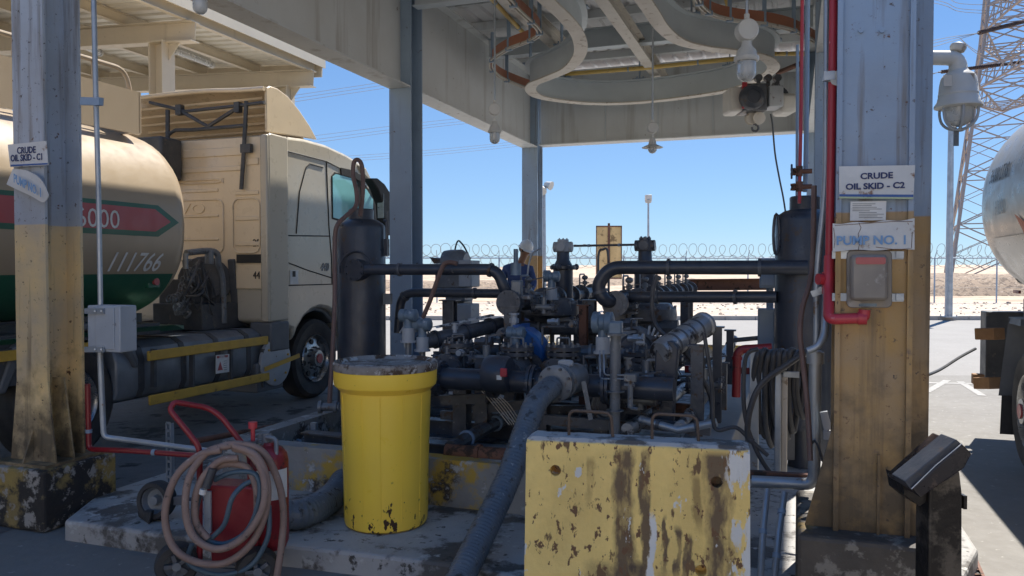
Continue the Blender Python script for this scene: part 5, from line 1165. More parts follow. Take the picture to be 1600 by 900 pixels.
# bowl undersides and hanging valves beneath the runs
for (px, py, t_, w_) in ((855, 492, 3.3, .30), (1000, 500, 3.4, .34)):
    p = PT(px, py, t_); t = thing('flow_meter', p, 'rounded dark meter casing under the %s run' % ('left' if px < 900 else 'right'), 'flow meter', None)
    mb = MB(); mb.lathe(p + Z * .16, -Z, [(w_ * .8, 0), (w_ * .98, .05), (w_, .10), (w_, .15), (w_ * .6, .20), (w_ * .35, .29), (w_ * .1, .30)], n=28); mb.build('casing', 'dark', t)
    mb = MB(); bolts(mb, p + Z * .10, Z, w_ * .95, 12, .012, .04); mb.build('bolt_ring', 'midgrey', t)
    for dx in (-.16, .05, .17): MB().cyl(p + V * dx - Z * .1, p + V * dx - Z * .75, .022, n=10).build('drain_tube', 'dark', t)
    mb = MB(); q = p + V * .05 - Z * .38; mb.lathe(q, Z, [(.02, -.1), (.05, -.08), (.055, 0), (.035, .02), (.035, .06), (.06, .08), (.02, .1)], n=16); mb.build('drain_valve', 'dark', t)
# header and bonnet valves
zh = .88
hd = thing('suction_header', S(1.3, 3.0, zh - .1), 'thick dark header pipe with flanges along the front of the skid', 'pipe')
MB().cyl(S(1.3, 2.05, zh), S(1.3, 4.0, zh), .078, n=28).build('run', 'black', hd)
for s_ in (2.30, 2.72, 3.02, 3.55): mb = MB(); flange(mb, S(1.3, s_, zh), V, .125); mb.build('flange_pair', 'black', hd)
mb = MB(); mb.lathe(S(1.3, 2.30, zh), V, [(.09, -.26), (.13, -.2), (.135, -.02), (.12, 0)], n=28); mb.build('end_reducer', 'black', hd)
mb = MB(); mb.lathe(PT(778, 585, 1.24), V, [(.12, -.09), (.135, -.06), (.135, .06), (.12, .09)], n=28); mb.build('clamped_coupling', 'black', hd)
mb = MB(); p = PT(787, 582, 1.1); mb.box(p, (.05, .02, .06), (V, U, Z)); mb.build('lockout_tag', 'red', hd, bevel=.006)
mb = MB(); p = PT(780, 590, 1.1); mb.box(p, (.035, .01, .03), (V, U, Z)); mb.build('paper_tag', 'white', hd)
def bonnet_valve(px, py, t_, lbl, r=.13, lean=0):
    p = PT(px, py, t_); t = thing('check_valve', p - Z * .2, lbl, 'valve', 'bonnet valves on the skid')
    mb = MB(); mb.lathe(p - Z * .22, Z, [(.10, -.05), (.12, .0), (.11, .1), (.085, .18)], n=24); mb.cyl(p - Z * .17 - U * .24, p - Z * .17 + U * .24, .085, n=24); mb.build('body', 'dark', t)
    mb = MB(); mb.cyl(p - Z * .035, p - Z * .005, r, n=28); mb.cyl(p + Z * .005, p + Z * .035, r, n=28); mb.build('bonnet', 'dark', t)
    mb = MB(); bolts(mb, p, Z, r * .85, 10, .012, .055); mb.build('bonnet_bolts', 'midgrey', t)
    mb = MB(); mb.tube(bend([p - V * .05 + Z * .03, p - V * .05 + Z * .10, p + V * .05 + Z * .10, p + V * .05 + Z * .03], .015), .008, n=7); mb.build('lift_handle', 'midgrey', t)
    for sg in (-1, 1): mb = MB(); flange(mb, p - Z * .17 + U * sg * .24, U, .135); mb.build('end_flange', 'dark', t)
    return t
bonnet_valve(716, 542, 1.9, 'dark bonnet valve just right of the yellow drum top'); bonnet_valve(808, 548, 1.75, 'dark bonnet valve left of the blue guard'); bonnet_valve(880, 548, 1.95, 'dark bonnet valve behind the big hose coupling', .14)
bonnet_valve(1000, 556, 2.3, 'dark bonnet valve in front of the finned motor')
for (px, py, t_) in ((760, 560, 2.4), (930, 560, 2.6), (850, 572, 2.2)):
    p = PT(px, py, t_)
pipe('cross_pipe', [PT(690, 548, 2.4), PT(1035, 552, 2.4)], .06, 'dark', 'dark cross pipe behind the row of bonnet valves', 'pipe', clamps=5, cl_mt='midgrey')
pipe('cross_pipe', [PT(760, 512, 3.2), PT(1060, 512, 3.2)], .07, 'dark', 'higher dark cross pipe behind the blue guard', 'pipe', clamps=5, cl_mt='midgrey')
# hose coupling and big suction hose
cp = thing('hose_coupling', PT(878, 600, .95), 'round bolted coupling joining the big corrugated hose to the header', 'coupling')
c0 = PT(866, 600, .85); c1_ = PT(905, 588, 1.3); dcp = (c1_ - c0).normalized()
mb = MB(); mb.lathe(c0, dcp, [(.085, 0), (.118, .01), (.118, .035), (.095, .04), (.095, .09), (.115, .095), (.115, .12), (.095, .125), (.10, .2), (.10, .38), (.08, .40)], n=32); mb.build('body', 'midgrey', cp)
mb = MB(); bolts(mb, c0 + dcp * .02, dcp, .102, 8, .010, .028); mb.build('bolt_ring', 'dark', cp)
mb = MB(); q = c0 + dcp * .2 + Z * .115; mb.box(q, (.07, .04, .045), (V, U, Z)); mb.cyl(q - V * .05, q + V * .05, .02, n=10); mb.build('toggle_latch', 'ltgrey', cp, bevel=.006)
mb = MB(); mb.bar(c0 + dcp * .2 + V * .12, c0 + dcp * .2 + V * .17 - Z * .25, .03, .012); mb.build('latch_lever', 'midgrey', cp)
def corr(name, pts, r, lbl, mt='hosegrey', pitch=.024, amp=.035, parent=None):
    q = spline(pts, 14); L = 0; dense = [q[0]]
    for a, b_ in zip(q[:-1], q[1:]):
        n_ = max(1, int((b_ - a).length / (pitch / 4)))
        dense += [a.lerp(b_, (i + 1) / n_) for i in range(n_)]
    cum = 0; N = len(dense); mb = MB(); tot = sum((b_ - a).length for a, b_ in zip(dense[:-1], dense[1:]))
    mb.tube(dense, r, n=22, rfun=lambda f: r * (1 + amp * math.sin(f * tot / pitch * 2 * math.pi)))
    o = mb.build(name, mt, angle=80); return tag(o, lbl, 'hose')
corr('suction_hose', [PT(862, 604, .83), PT(838, 628, .62), PT(818, 680, .45), PT(795, 745, .25), PT(765, 810, .0), PZ(735, 872, .19), PZ(706, 930, .10), PZ(660, 1010, .08)], .072, 'long grey corrugated hose sagging from the coupling to the ground beside the barrier')
corr('suction_hose', [PZ(585, 690, .20), PZ(548, 735, .22), PZ(520, 775, .20), PZ(480, 800, .20), PZ(440, 805, .21), PZ(400, 800, .22)], .088, 'short dark corrugated hose curling out from behind the yellow drum')
# transmitters
def transmitter(px, py, t_, lbl, r=.052, leg=.35, twin=False):
    p = PT(px, py, t_); t = thing('transmitter', p - Z * leg, lbl, 'transmitter', 'blue-grey transmitters on the skid')
    mb = MB(); mb.lathe(p - V * .075, V, [(r * .7, 0), (r, .01), (r, .05), (r * .8, .06), (r * .8, .09), (r, .10), (r, .14), (r * .7, .15)], n=24); mb.cyl(p - Z * .10, p - Z * .03, .035, n=14); mb.build('housing', 'bluehouse', t)
    mb = MB(); mb.cyl(p - Z * .20, p - Z * .10, .05, n=16); mb.cyl(p - Z * .215, p - Z * .20, .065, n=16); mb.build('sensor_body', 'ltgrey', t)
    MB().cyl(p - Z * leg, p - Z * .21, .025, n=10).build('stem', 'midgrey', t)
    return t, p
transmitter(638, 493, 1.7, 'blue-grey transmitter head above the yellow drum, the left of two'); transmitter(660, 507, 1.75, 'blue-grey transmitter head above the yellow drum, the right of two')
transmitter(942, 504, 1.4, 'blue-grey twin transmitter in front of the right meter run', .075, .55)
transmitter(862, 432, 3.0, 'dark transmitter head just right of the worker', .05, .25)
transmitter(806, 520, 1.9, 'small dirty transmitter left of the blue guard', .05, .3)
pm = thing('instrument_post', PT(962, 690, 1.2), 'grey flanged instrument post standing behind the concrete barrier', 'post')
q0, q1 = PT(960, 690, 1.2), PT(962, 524, 1.2); MB().cyl(q0, q1, .036, n=18).build('post', 'midgrey', pm)
mb = MB(); mb.cyl(q1, q1 + Z * .015, .07, n=20); mb.cyl(q1.lerp(q0, .52), q1.lerp(q0, .53), .065, n=18); mb.cyl(q1.lerp(q0, .70), q1.lerp(q0, .71), .06, n=18); mb.build('flange', 'midgrey', pm)
mb = MB(); mb.box(q1 + Z * .05, (.09, .07, .09), (V, U, Z)); mb.build('housing', 'bluehouse', pm, bevel=.012)
mb = MB(); p = PT(985, 590, 1.15); mb.box(p, (.08, .05, .05), (V, U, Z)); mb.cyl(p - Z * .02, p - Z * .20, .018, n=10); mb.cyl(p + V * .03 - Z * .05, p - V * .04 - Z * .05, .014, n=8); mb.cyl(p - Z * .2, p - Z * .2 + V * .05 - U * .02, .012, n=8); mb.build('valve_manifold', 'midgrey', pm, bevel=.004)
for off in (0, 6): MB().tube(bend([PT(937 + off, 548, 1.35), PT(938 + off, 592 - off, 1.2), PT(988 - off * .4, 592 - off, 1.15), PT(989, 600, 1.15)], .03), .006, n=7).build('impulse_tube', 'galv', pm)
# inclined sampling pipes
pipe('inclined_pipe', [PT(655, 536, 1.75), PT(735, 518, 2.2), PT(782, 506, 2.6)], .062, 'dark', 'dark inclined pipe with chalky top behind the left transmitters', 'pipe', n=18, clamps=3, cl_mt='black')
MB_ = MB(); a, b_ = PT(678, 522, 1.95), PT(768, 502, 2.45); d = (b_ - a); 
mb = MB(); x, y, dn = frame(d)
vs = []
for i in range(16):
    c = a + d * (i / 15)
    for an in (-40, -15, 15, 40): vs.append(c + (Z * math.cos(R(an)) + x * math.sin(R(an))) * .064)
mb.add(vs, [(i * 4 + j, i * 4 + j + 1, i * 4 + 5 + j, i * 4 + 4 + j) for i in range(15) for j in range(3)]); M['chalk'] = mat('chalky_residue', (.52, .52, .50), .8, spots=[((.05, .055, .06), 16, .55)]); o = mb.build('chalk_residue', 'chalk'); tag(o, 'chalky white residue crusted along the top of the left inclined pipe', 'residue')
ip = thing('sample_drum', PT(1070, 530, 1.9), 'silvery banded cylinder slanting up at the right of the skid', 'cylinder')
a, b_ = PT(1030, 552, 1.55), PT(1102, 506, 2.2); d = (b_ - a).normalized(); L = (b_ - a).length
mb = MB(); mb.lathe(a, d, [(.075, 0), (.088, .03), (.088, L - .06), (.10, L - .05), (.10, L - .02), (.07, L)], n=28); M['silver'] = mat('silver_wrap', (.46, .48, .50), .4, .5, var=((.2, .21, .22), 5, .9), spots=[((.04, .04, .045), 9, .60)], bump=.4); mb.build('wrapped_body', 'silver', ip)
for f in (.22, .38, .55, .72): MB().lathe(a + d * L * f, d, [(.089, 0), (.094, .004), (.094, .018), (.089, .022)], n=28, cap=False).build('band', 'dark', ip)
pl = [PT(x, y, 1.55) for x, y in ((1017, 660), (1024, 545), (1030, 536), (1050, 532), (1060, 545), (1055, 600), (1052, 660))]
o = MB().prism(pl, U * .10).build('shield_plate', 'black', bevel=.012, smooth=False); tag(o, 'flat black shield plate standing under the silvery slanted cylinder', 'plate')
# blue coupling guard
bg_ = thing('coupling_guard', PT(825, 560, 2.2), 'bright blue curved coupling guard in the middle of the skid', 'guard')
mb = MB(); c = PT(806, 548, 2.05)
cc = [PT(x, y, 2.05) for x, y in ((803, 512), (822, 514), (838, 526), (848, 543), (850, 560), (843, 572), (832, 566), (824, 552), (812, 540), (803, 532))]
mb.prism(cc, U * .22); mb.build('shell', 'blue', bg_, bevel=.02)
mb = MB(); mb.prism([PT(x, y, 2.03) for x, y in ((801, 508), (812, 508), (812, 536), (801, 536))], U * .26); mb.build('rim', 'blue', bg_)
# finned motor
mo = thing('finned_motor', PT(1000, 545, 2.8), 'finned electric motor behind the grey instrument post', 'motor')
mc = PT(992, 548, 2.5); dm = (U * .96 + V * -.28).normalized()
mb = MB(); mb.lathe(mc, dm, [(.03, -.06), (.13, -.05), (.17, 0), (.17, .45), (.12, .5)], n=32); mb.build('casing', 'dark', mo)
x, y, dn = frame(dm)
mb = MB()
for k in range(30):
    an = 2 * math.pi * k / 30; rr_ = x * math.cos(an) + y * math.sin(an); mb.bar(mc + rr_ * .185, mc + rr_ * .185 + dm * .42, .006, .035, rr_)
mb.build('cooling_fins', 'midgrey', mo, smooth=False)
mb = MB(); mb.lathe(mc - dm * .04, dm, [(.15, 0), (.205, .01), (.205, .05), (.15, .06)], n=32, cap=False)
mb.build('end_ring', 'midgrey', mo)
mb = MB()
for k in range(12): an = R(-60 + k * 13); p = PT(1010, 548, 2.42) + (V * math.cos(an) + Z * math.sin(an)) * .17; mb.box(p, (.07, .05, .012), ((V * math.cos(an) + Z * math.sin(an)), U, (Z * math.cos(an) - V * math.sin(an))))
mb.build('vent_fins', 'ltgrey', mo, smooth=False)
# many supports, tubes and braces (each a thing of its own)
def postx(px, y0, y1, t_, w_, mt, lbl, name='support_post'):
    a, b_ = PT(px, y1, t_), PT(px, y0, t_); a.x, a.y = b_.x, b_.y; mb = MB(); mb.ibeam(a, b_, w_, w_, .008, .008, up=U) if w_ > .06 else mb.bar(a, b_, w_, w_, U); mb.box(b_ + Z * .005, (w_ * 1.6, w_ * 1.2, .012), (V, U, Z)); o = mb.build(name, mt, smooth=False); return tag(o, lbl, 'post')
for (px, y0, y1, t_, w_, mt, lbl) in (
    (703, 470, 620, 3.6, .12, 'dark', 'dark support post left of the grey control stand'), (755, 560, 660, 1.6, .10, 'dark', 'short dark support post right of the drum'), (800, 480, 640, 2.4, .11, 'dark', 'dark post under the left pipe bend'), (905, 470, 600, 4.2, .10, 'dark', 'dark post in the middle between the meter runs'),
    (912, 478, 640, 3.0, .07, 'rust', 'rusty post in the middle between the meter runs'), (922, 470, 640, 3.3, .10, 'dark', 'dark post right of the rusty middle post'), (1042, 470, 620, 4.6, .10, 'dark', 'dark post under the right meter run'), (1070, 465, 560, 5.2, .09, 'dark', 'dark post left of the sunlit gap at the right'), (1121, 512, 660, 2.2, .065, 'black', 'tall thin black post at the right, the nearer of a pair'), (1141, 517, 600, 3.0, .06, 'black', 'thin black post at the right, the farther of a pair'),
    (1090, 541, 680, 1.7, .085, 'dark', 'dark post left of the pair of thin black posts'), (1130, 568, 640, 2.6, .06, 'dark', 'short black post between the sloping white pipes'), (940, 620, 690, 1.9, .10, 'dark', 'short post under the header left of the instrument post'), (845, 620, 700, 1.5, .12, 'dark', 'short post under the header beside the big hose'), (722, 600, 690, 1.6, .11, 'dark', 'short post under the header right of the drum')):
    postx(px, y0, y1, t_, w_, mt, lbl)
# skid frames
fl = thing('skid_frame', S(2, 2.6, .13), 'dark steel base frame carrying the pumps inside the bund', 'frame')
for t_ in (1.2, 2.0, 3.2, 5.0, 7.5):
    MB().ibeam(S(t_, 1.2, .36), S(t_, 3.95, .36), .14, .12).build('cross_beam', 'dark', fl, smooth=False)
for s_ in (1.2, 2.2, 3.2, 3.95):
    MB().ibeam(S(1.1, s_, .22), S(7.6, s_, .22), .14, .12).build('side_beam', 'dark', fl, smooth=False)
for (x0, y0, x1, y1, t_) in ((684, 598, 745, 596, 1.4), (690, 625, 760, 622, 1.5), (740, 640, 820, 632, 1.6), (690, 648, 780, 652, 1.9), (850, 655, 1000, 668, 1.4), (860, 640, 1010, 640, 2.2), (990, 660, 1110, 672, 1.5), (1000, 632, 1100, 640, 2.4)):
    MB().bar(PT(x0, y0, t_), PT(x1, y1, t_), .05, .07).build('ledge', 'rust' if y0 in (598, 632) else 'dark', fl, smooth=False)
pipe('floor_pipe', [PT(704, 700, .95), PT(760, 668, 1.6), PT(830, 636, 2.6)], .05, 'dark', 'dark floor pipe slanting away behind the bund wall', 'pipe', clamps=3)
pipe('floor_pipe', [PT(698, 706, .90), PT(800, 714, .90)], .055, 'rust', 'rusty brown floor pipe lying just behind the bund wall', 'pipe', n=16, clamps=1, cl_mt='rust')
pipe('floor_pipe', bend([PT(980, 672, 1.2), PT(1030, 640, 1.9), PT(1075, 600, 3.0), PT(1128, 560, 4.2), PT(1147, 530, 5.2)], .1), .045, 'silver', 'long pale pipe sloping away to the right behind the barrier', 'pipe', n=14, clamps=6, cl_mt='dark')
pipe('floor_pipe', [PT(1060, 668, 1.3), PT(1110, 610, 2.4), PT(1135, 575, 3.4)], .035, 'silver', 'thinner pale pipe beside the long sloping pipe', 'pipe', n=12, clamps=3, cl_mt='dark')
pipe('floor_pipe', [PT(1000, 655, 1.35), PT(1060, 672, 1.3), PT(1120, 660, 1.3)], .028, 'galv', 'low pale pipe crossing just behind the barrier handles', 'pipe', n=12, clamps=2, cl_mt='dark')
for pts, r_, mt, lb in (
    ([(655, 420 + 112), (660, 500), (672, 470), (690, 420), (700, 410), (714, 412)], .020, 'brownhose', 'brown hose running up to the grey control stand'),
    ([(625, 520), (648, 494), (668, 512), (668, 548)], .010, 'galv', 'thin tube looping round the left transmitters'),
    ([(640, 560), (632, 530), (648, 518), (672, 516)], .010, 'galv', 'thin tube below the left transmitters'),
    ([(1027, 430), (1020, 455), (1021, 500), (1040, 525), (1060, 540), (1085, 570), (1110, 620), (1112, 660)], .016, 'hoseblk', 'dark cable dropping from the right meter run past the silvery cylinder'),
    ([(820, 480), (800, 500), (790, 520), (792, 540)], .010, 'hoseblk', 'thin black cable by the worker'),
    ([(930, 665), (928, 640), (936, 600), (938, 560)], .010, 'hosegrey', 'thin grey cable left of the instrument post'),
    ([(905, 650), (918, 630), (935, 600), (945, 560), (948, 548)], .010, 'hosegrey', 'second thin grey cable left of the instrument post'),
    ([(760, 640), (772, 628), (790, 650), (810, 662)], .006, 'galv', 'thin wire bundle slanting down behind the drum'),
    ([(700, 470), (712, 385), (722, 381), (735, 405)], .010, 'hoseblk', 'thin cable arching over the top of the grey control stand'),
    ([(845, 470), (825, 440), (830, 400), (845, 388)], .009, 'galv', 'thin grey tube arching beside the worker'),
    ([(935, 466), (935, 400), (942, 390), (950, 396), (951, 466)], .011, 'dark', 'hooked dark tube in front of the tan boards')):
    t_ = {'brownhose': 2.2}.get(mt, 1.9); t_ = 3.4 if lb.startswith(('thin black cable by', 'thin grey tube arching', 'hooked')) else (4.6 if 'arching over' in lb else t_)
    pipe('cable', spline([PT(x, y, t_) for x, y in pts], 7), r_, mt, lb, 'cable')
rnd = random.Random(11)
wb_ = thing('wire_bundle', PT(775, 630, 1.5), 'fan of thin pale wires strung below the header', 'wires')
mb = MB()
for k in range(6): mb.tube(spline([PT(752 + k * 5, 610 + k, 1.5), PT(772 + k * 5, 634, 1.5), PT(796 + k * 4, 664, 1.5)], 4), .004, n=5)
mb.build('wires', 'flange', wb_)
loop = thing('tubing_coil', PT(938, 630, 1.5), 'small coil of grey tubing hanging left of the instrument post', 'tubing')
mb = MB()
for k in range(3): mb.tube([PT(940 + k * 3, 632 + k, 1.5) + (V * math.cos(a * .3) * (.10 - k * .02) + Z * math.sin(a * .3) * (.13 - k * .03)) for a in range(19)], .009, n=7)
mb.build('coil', 'midgrey', loop)
# dense secondary pipework: small valve stacks
def valve_stack(px, py, t_, k, lbl):
    p = PT(px, py, t_); t = thing('small_valve', p - Z * .1, lbl, 'valve')
    mb = MB(); mb.cyl(p - V * .10 * k, p + V * .10 * k, .032 * k, n=14); mb.cyl(p - Z * .06 * k, p + Z * .10 * k, .026 * k, n=12); mb.build('body', 'midgrey', t)
    mb = MB(); flange(mb, p - V * .10 * k, V, .055 * k, .01, .004, 6); mb.build('end_flange', 'dark', t); mb = MB(); flange(mb, p + V * .10 * k, V, .055 * k, .01, .004, 6); mb.build('end_flange', 'dark', t)
    mb = MB(); mb.cyl(p + Z * .10 * k, p + Z * .17 * k, .009 * k, n=8); mb.bar(p + Z * .16 * k, p + Z * .17 * k + V * .14 * k + Z * .02, .02 * k, .01 * k); mb.build('lever', 'dark' , t)
for i, (px, py, t_, k, lb) in enumerate(((822, 470, 2.7, 1.1, 'small valve with lever in front of the worker'), (700, 560, 1.8, 1.0, 'small valve with lever just above the drum rim at its right'), (850, 480, 2.6, .9, 'small valve under the left meter run'), (975, 478, 2.7, 1.0, 'small valve under the right meter inlet'), (1000, 625, 1.5, 1.1, 'small valve low down behind the right barrier handle'), (912, 592, 1.5, 1.0, 'small valve right of the hose coupling'), (1045, 560, 2.6, 1, 'small valve right of the finned motor'), (1010, 590, 1.6, 1.2, 'small valve below the finned motor'), (880, 500, 3.2, 1, 'small valve between the left meter supports'), (760, 562, 1.6, 1.1, 'small valve between the two left bonnet valves'), (1100, 600, 2.2, 1.2, 'small valve beside the long sloping pipe'))):
    valve_stack(px, py, t_, k, lb)
up = thing('upright_actuator', PT(806, 470, 2.45), 'slim grey upright actuator standing in front of the worker', 'actuator')
mb = MB(); a, b_ = PT(806, 430, 2.45), PT(806, 389, 2.45); mb.cyl(a, b_, .02, n=12); mb.cyl(a, a.lerp(b_, .45), .045, n=14); mb.build('cylinder', 'bluehouse', up)
mb = MB(); a = PT(808, 450, 2.45); mb.box(a, (.09, .08, .13), (V, U, Z)); mb.box(a - Z * .08 + V * .07, (.14, .06, .04), (V, U, Z)); mb.cyl(a - Z * .06, a - Z * .2, .04, n=14); mb.build('yoke', 'midgrey', up, bevel=.01)
# grey control stand behind the left pipes
cs = thing('control_stand', PT(718, 560, 4.3), 'grey motor starter stand with boxes behind the left upper pipe', 'electrical stand')
tt = 4.3
def cbox(x0, y0, x1, y1, dt, mt, nm, bv=.012): 
    a, b_ = PT(x0, y1, tt), PT(x1, y0, tt); return MB().box((a + b_) / 2 + U * dt, ((b_ - a).dot(V), .26, b_.z - a.z), (V, U, Z)).build(nm, mt, cs, bevel=bv)
cbox(698, 470, 724, 640, .15, 'midgrey', 'post'); cbox(686, 416, 733, 452, .0, 'midgrey', 'starter_box', .03); cbox(726, 407, 746, 448, -.05, 'ltgrey', 'side_box'); cbox(721, 474, 747, 512, -.08, 'ltgrey', 'lower_box'); cbox(700, 452, 730, 470, .05, 'midgrey', 'neck')
mb = MB(); a = PT(712, 412, tt); mb.lathe(a - V * .16, V, [(.08, 0), (.15, .03), (.16, .1), (.16, .24), (.12, .3)], n=24); mb.build('motor_dome', 'midgrey', cs); mb = MB(); mb.prism([PT(671, 402, tt), PT(692, 404, tt), PT(692, 412, tt), PT(678, 412, tt)], U * .1); mb.build('spout', 'dark', cs)
# switch boxes beside the right vessel
for (x0, y0, x1, y1, lb) in ((1187, 404, 1213, 450, 'upper grey switch box left of the right vessel'), (1184, 482, 1212, 546, 'lower grey switch box left of the right vessel')):
    a, b_ = PT(x0, y1, 3.0), PT(x1, y0, 3.0); t = thing('switch_box', (a + b_) / 2, lb, 'electrical box', 'switch boxes by the right vessel')
    MB().box((a + b_) / 2, ((b_ - a).dot(V), .14, b_.z - a.z), (V, U, Z)).build('enclosure', 'steel', t, bevel=.01); MB().box((a + b_) / 2 - U * .075, ((b_ - a).dot(V) * .8, .01, (b_.z - a.z) * .85), (V, U, Z)).build('door', 'steel', t, bevel=.005)
pipe('box_stand', [PT(1203, 450, 3.05), PT(1203, 640, 3.05)], .03, 'steel', 'grey stand tube below the switch boxes', 'post')
pipe('cross_bar', [PT(1143, 532, 3.0), PT(1186, 528, 3.0)], .02, 'dark', 'short dark bar from the thin black post to the lower switch box', 'bar')
pipe('red_elbow_pipe', bend([PT(1206, 543, 2.2), PT(1152, 546, 2.2), PT(1150, 620, 2.2)], .06, 6), .032, 'reddark', 'dark red pipe elbow left of the hanging black hoses', 'pipe', n=16, clamps=1, cl_mt='reddark')
tag(MB().bar(PT(1070, 576, 5.5), PT(1180, 580, 5.5), .04, .08).build('red_rail', 'reddark'), 'low red rail seen behind the thin black posts', 'rail')

# dense thin tubing, clips and little fittings between the valves
tg = thing('impulse_tubing', PT(900, 600, 2.0), 'tangle of thin grey tubing and small fittings woven between the valves of the skid', 'tubing')
rnd = random.Random(21)
for k in range(34):
    x0 = rnd.uniform(690, 1090); y0 = rnd.uniform(490, 600); t_ = rnd.uniform(1.5, 3.2); pts = [PT(x0, y0, t_)]
    for q in range(rnd.randint(2, 4)):
        x0 += rnd.choice((-1, 1)) * rnd.uniform(6, 45) * (q % 2 == 0); y0 += rnd.uniform(12, 45) * (q % 2); pts.append(PT(min(max(x0, 685), 1100), min(y0, 668), t_ + rnd.uniform(-.15, .15)))
    MB().tube(bend(pts, .025, 4), rnd.choice((.006, .008, .011, .016)), n=7).build('tube', rnd.choice(('midgrey', 'galv', 'dark', 'midgrey')), tg)
for k in range(46):
    p = PT(rnd.uniform(690, 1095), rnd.uniform(500, 655), rnd.uniform(1.5, 3.2)); r_ = rnd.uniform(.018, .045); ax_ = rnd.choice((V, Z, U)); mb = MB()
    mb.cyl(p - ax_ * r_ * 1.6, p + ax_ * r_ * 1.6, r_ * .7, n=10); mb.cyl(p - ax_ * r_ * .5, p + ax_ * r_ * .5, r_, n=6); mb.cyl(p + ax_ * r_ * 1.2, p + ax_ * r_ * 1.6, r_ * 1.1, n=6); mb.build('union_fitting', rnd.choice(('midgrey', 'dark', 'galv', 'ltgrey', 'dark')), tg)
# ---------------------------------------------------------------- hose rack right of the barrier
hr = thing('hose_rack', PT(1200, 690, .9), 'rack of grey posts holding hanging black hoses behind the barrier', 'hose rack')
def gpost(px, y0, y1, t_, w_, mt='galv', nm='post'):
    b_ = PT(px, y0, t_); a = PT(px, y1, t_); a.x, a.y = b_.x, b_.y; a.z = max(a.z, .121); return MB().box((a + b_) / 2, (w_, w_ * .8, b_.z - a.z), (V, U, Z)).build(nm, mt, hr, bevel=.006)
gpost(1179, 547, 760, .95, .055); gpost(1216, 582, 760, .8, .035); gpost(1226, 585, 740, .85, .035, 'flange'); 
MB().cyl(PT(1176, 560, 1.0), PT(1262, 552, 1.0), .02, n=12).build('hanger_bar', 'galv', hr)
mb = MB(); mb.box(PT(1236, 585, .82), (.09, .02, .035), (V, U, Z)); mb.cyl(PT(1224, 578, .8), PT(1224, 572, .8), .02, n=10); mb.build('latch_plate', 'galv', hr, bevel=.004)
hz = thing('hanging_hose', PT(1225, 640, .95), 'coil of thick black hose hung over the rack bar beside the right column', 'hose')
rnd = random.Random(5)
for i in range(9):
    x0 = 1186 + i * 8.5; yb = 640 + rnd.uniform(-20, 48); wv = rnd.uniform(5, 10)
    pts = [PT(x0 - wv, yb - 60, .95), PT(x0 - wv + 1, 580, .93), PT(x0 - 2, 552 + rnd.uniform(-3, 3), .90), PT(x0 + 5, 552, 1.0), PT(x0 + wv, 580, 1.12), PT(x0 + wv + rnd.uniform(-3, 5), yb - 40, 1.1), PT(x0 + 3, yb + 12, 1.02), PT(x0 - wv + 2, yb - 15, .97), PT(x0 - wv, yb - 60, .95)]
    MB().tube(spline(pts, 7), .0165, n=10).build('loop', 'hoseblk', hz)
for pts, r_ in (([(1185, 545), (1165, 560), (1163, 640), (1180, 700), (1210, 745), (1240, 752), (1285, 745)], .013), ([(1262, 548), (1230, 570), (1190, 600), (1172, 640), (1168, 680), (1176, 690)], .018), ([(1100, 520), (1112, 600), (1114, 655), (1122, 672), (1150, 668), (1175, 690), (1200, 712)], .012)):
    pipe('loose_hose', spline([PT(x, y, .78) for x, y in pts], 8), r_, 'hoseblk', {.013: 'thin black hose drooping from the rack towards the column', .018: 'black hose crossing diagonally in front of the rack', .012: 'thin black cable curling past the top corner of the barrier'}[r_], 'hose')
t = thing('grey_frame_pipe', PT(1272, 760, .45), 'thick grey pipe frame dropping beside the column and turning left behind the barrier', 'pipe')
MB().tube(bend([PT(1274, 548, .3), PT(1272, 757, .3), PT(1175, 752, .3)], .05, 6), .031, n=18).build('run', 'galv', t)
mb = MB(); mb.cyl(PT(1274, 550, .3), PT(1274, 568, .3), .042, n=18);  mb.build('collar', 'galv', t)
MB().bar(PT(1172, 741, .36), PT(1268, 747, .36), .04, .04).build('brown_bar', 'rust', t, smooth=False)
pipe('floor_conduit', [PT(1199, 766, .15), PT(1192, 830, -.0), PT(1188, 905, -.1)], .016, 'galv', 'pale conduit lying on the slab right of the barrier, the left of two', 'conduit', clamps=1)
pipe('floor_conduit', [PT(1226, 770, .15), PT(1217, 830, -.0), PT(1210, 905, -.1)], .016, 'galv', 'pale conduit lying on the slab right of the barrier, the right of two', 'conduit', clamps=2)
t = thing('cable_reel_clamp', PT(1292, 665, .3), 'small grey spring clamp hanging on the left side of the right column', 'clamp')
mb = MB(); mb.prism([PT(x, y, .2) for x, y in ((1281, 645), (1293, 643), (1300, 670), (1288, 674))], U * .03); mb.box(PT(1294, 680, .2), (.045, .03, .04), (V, U, Z)); mb.build('body', 'ltgrey', t, smooth=False)
pipe('thin_cable', spline([PT(1262, 700, .25), PT(1275, 690, .22), PT(1288, 725, .2), PT(1310, 770, .2)], 6), .007, 'hoseblk', 'thin black cable looping round the thick grey pipe', 'cable')

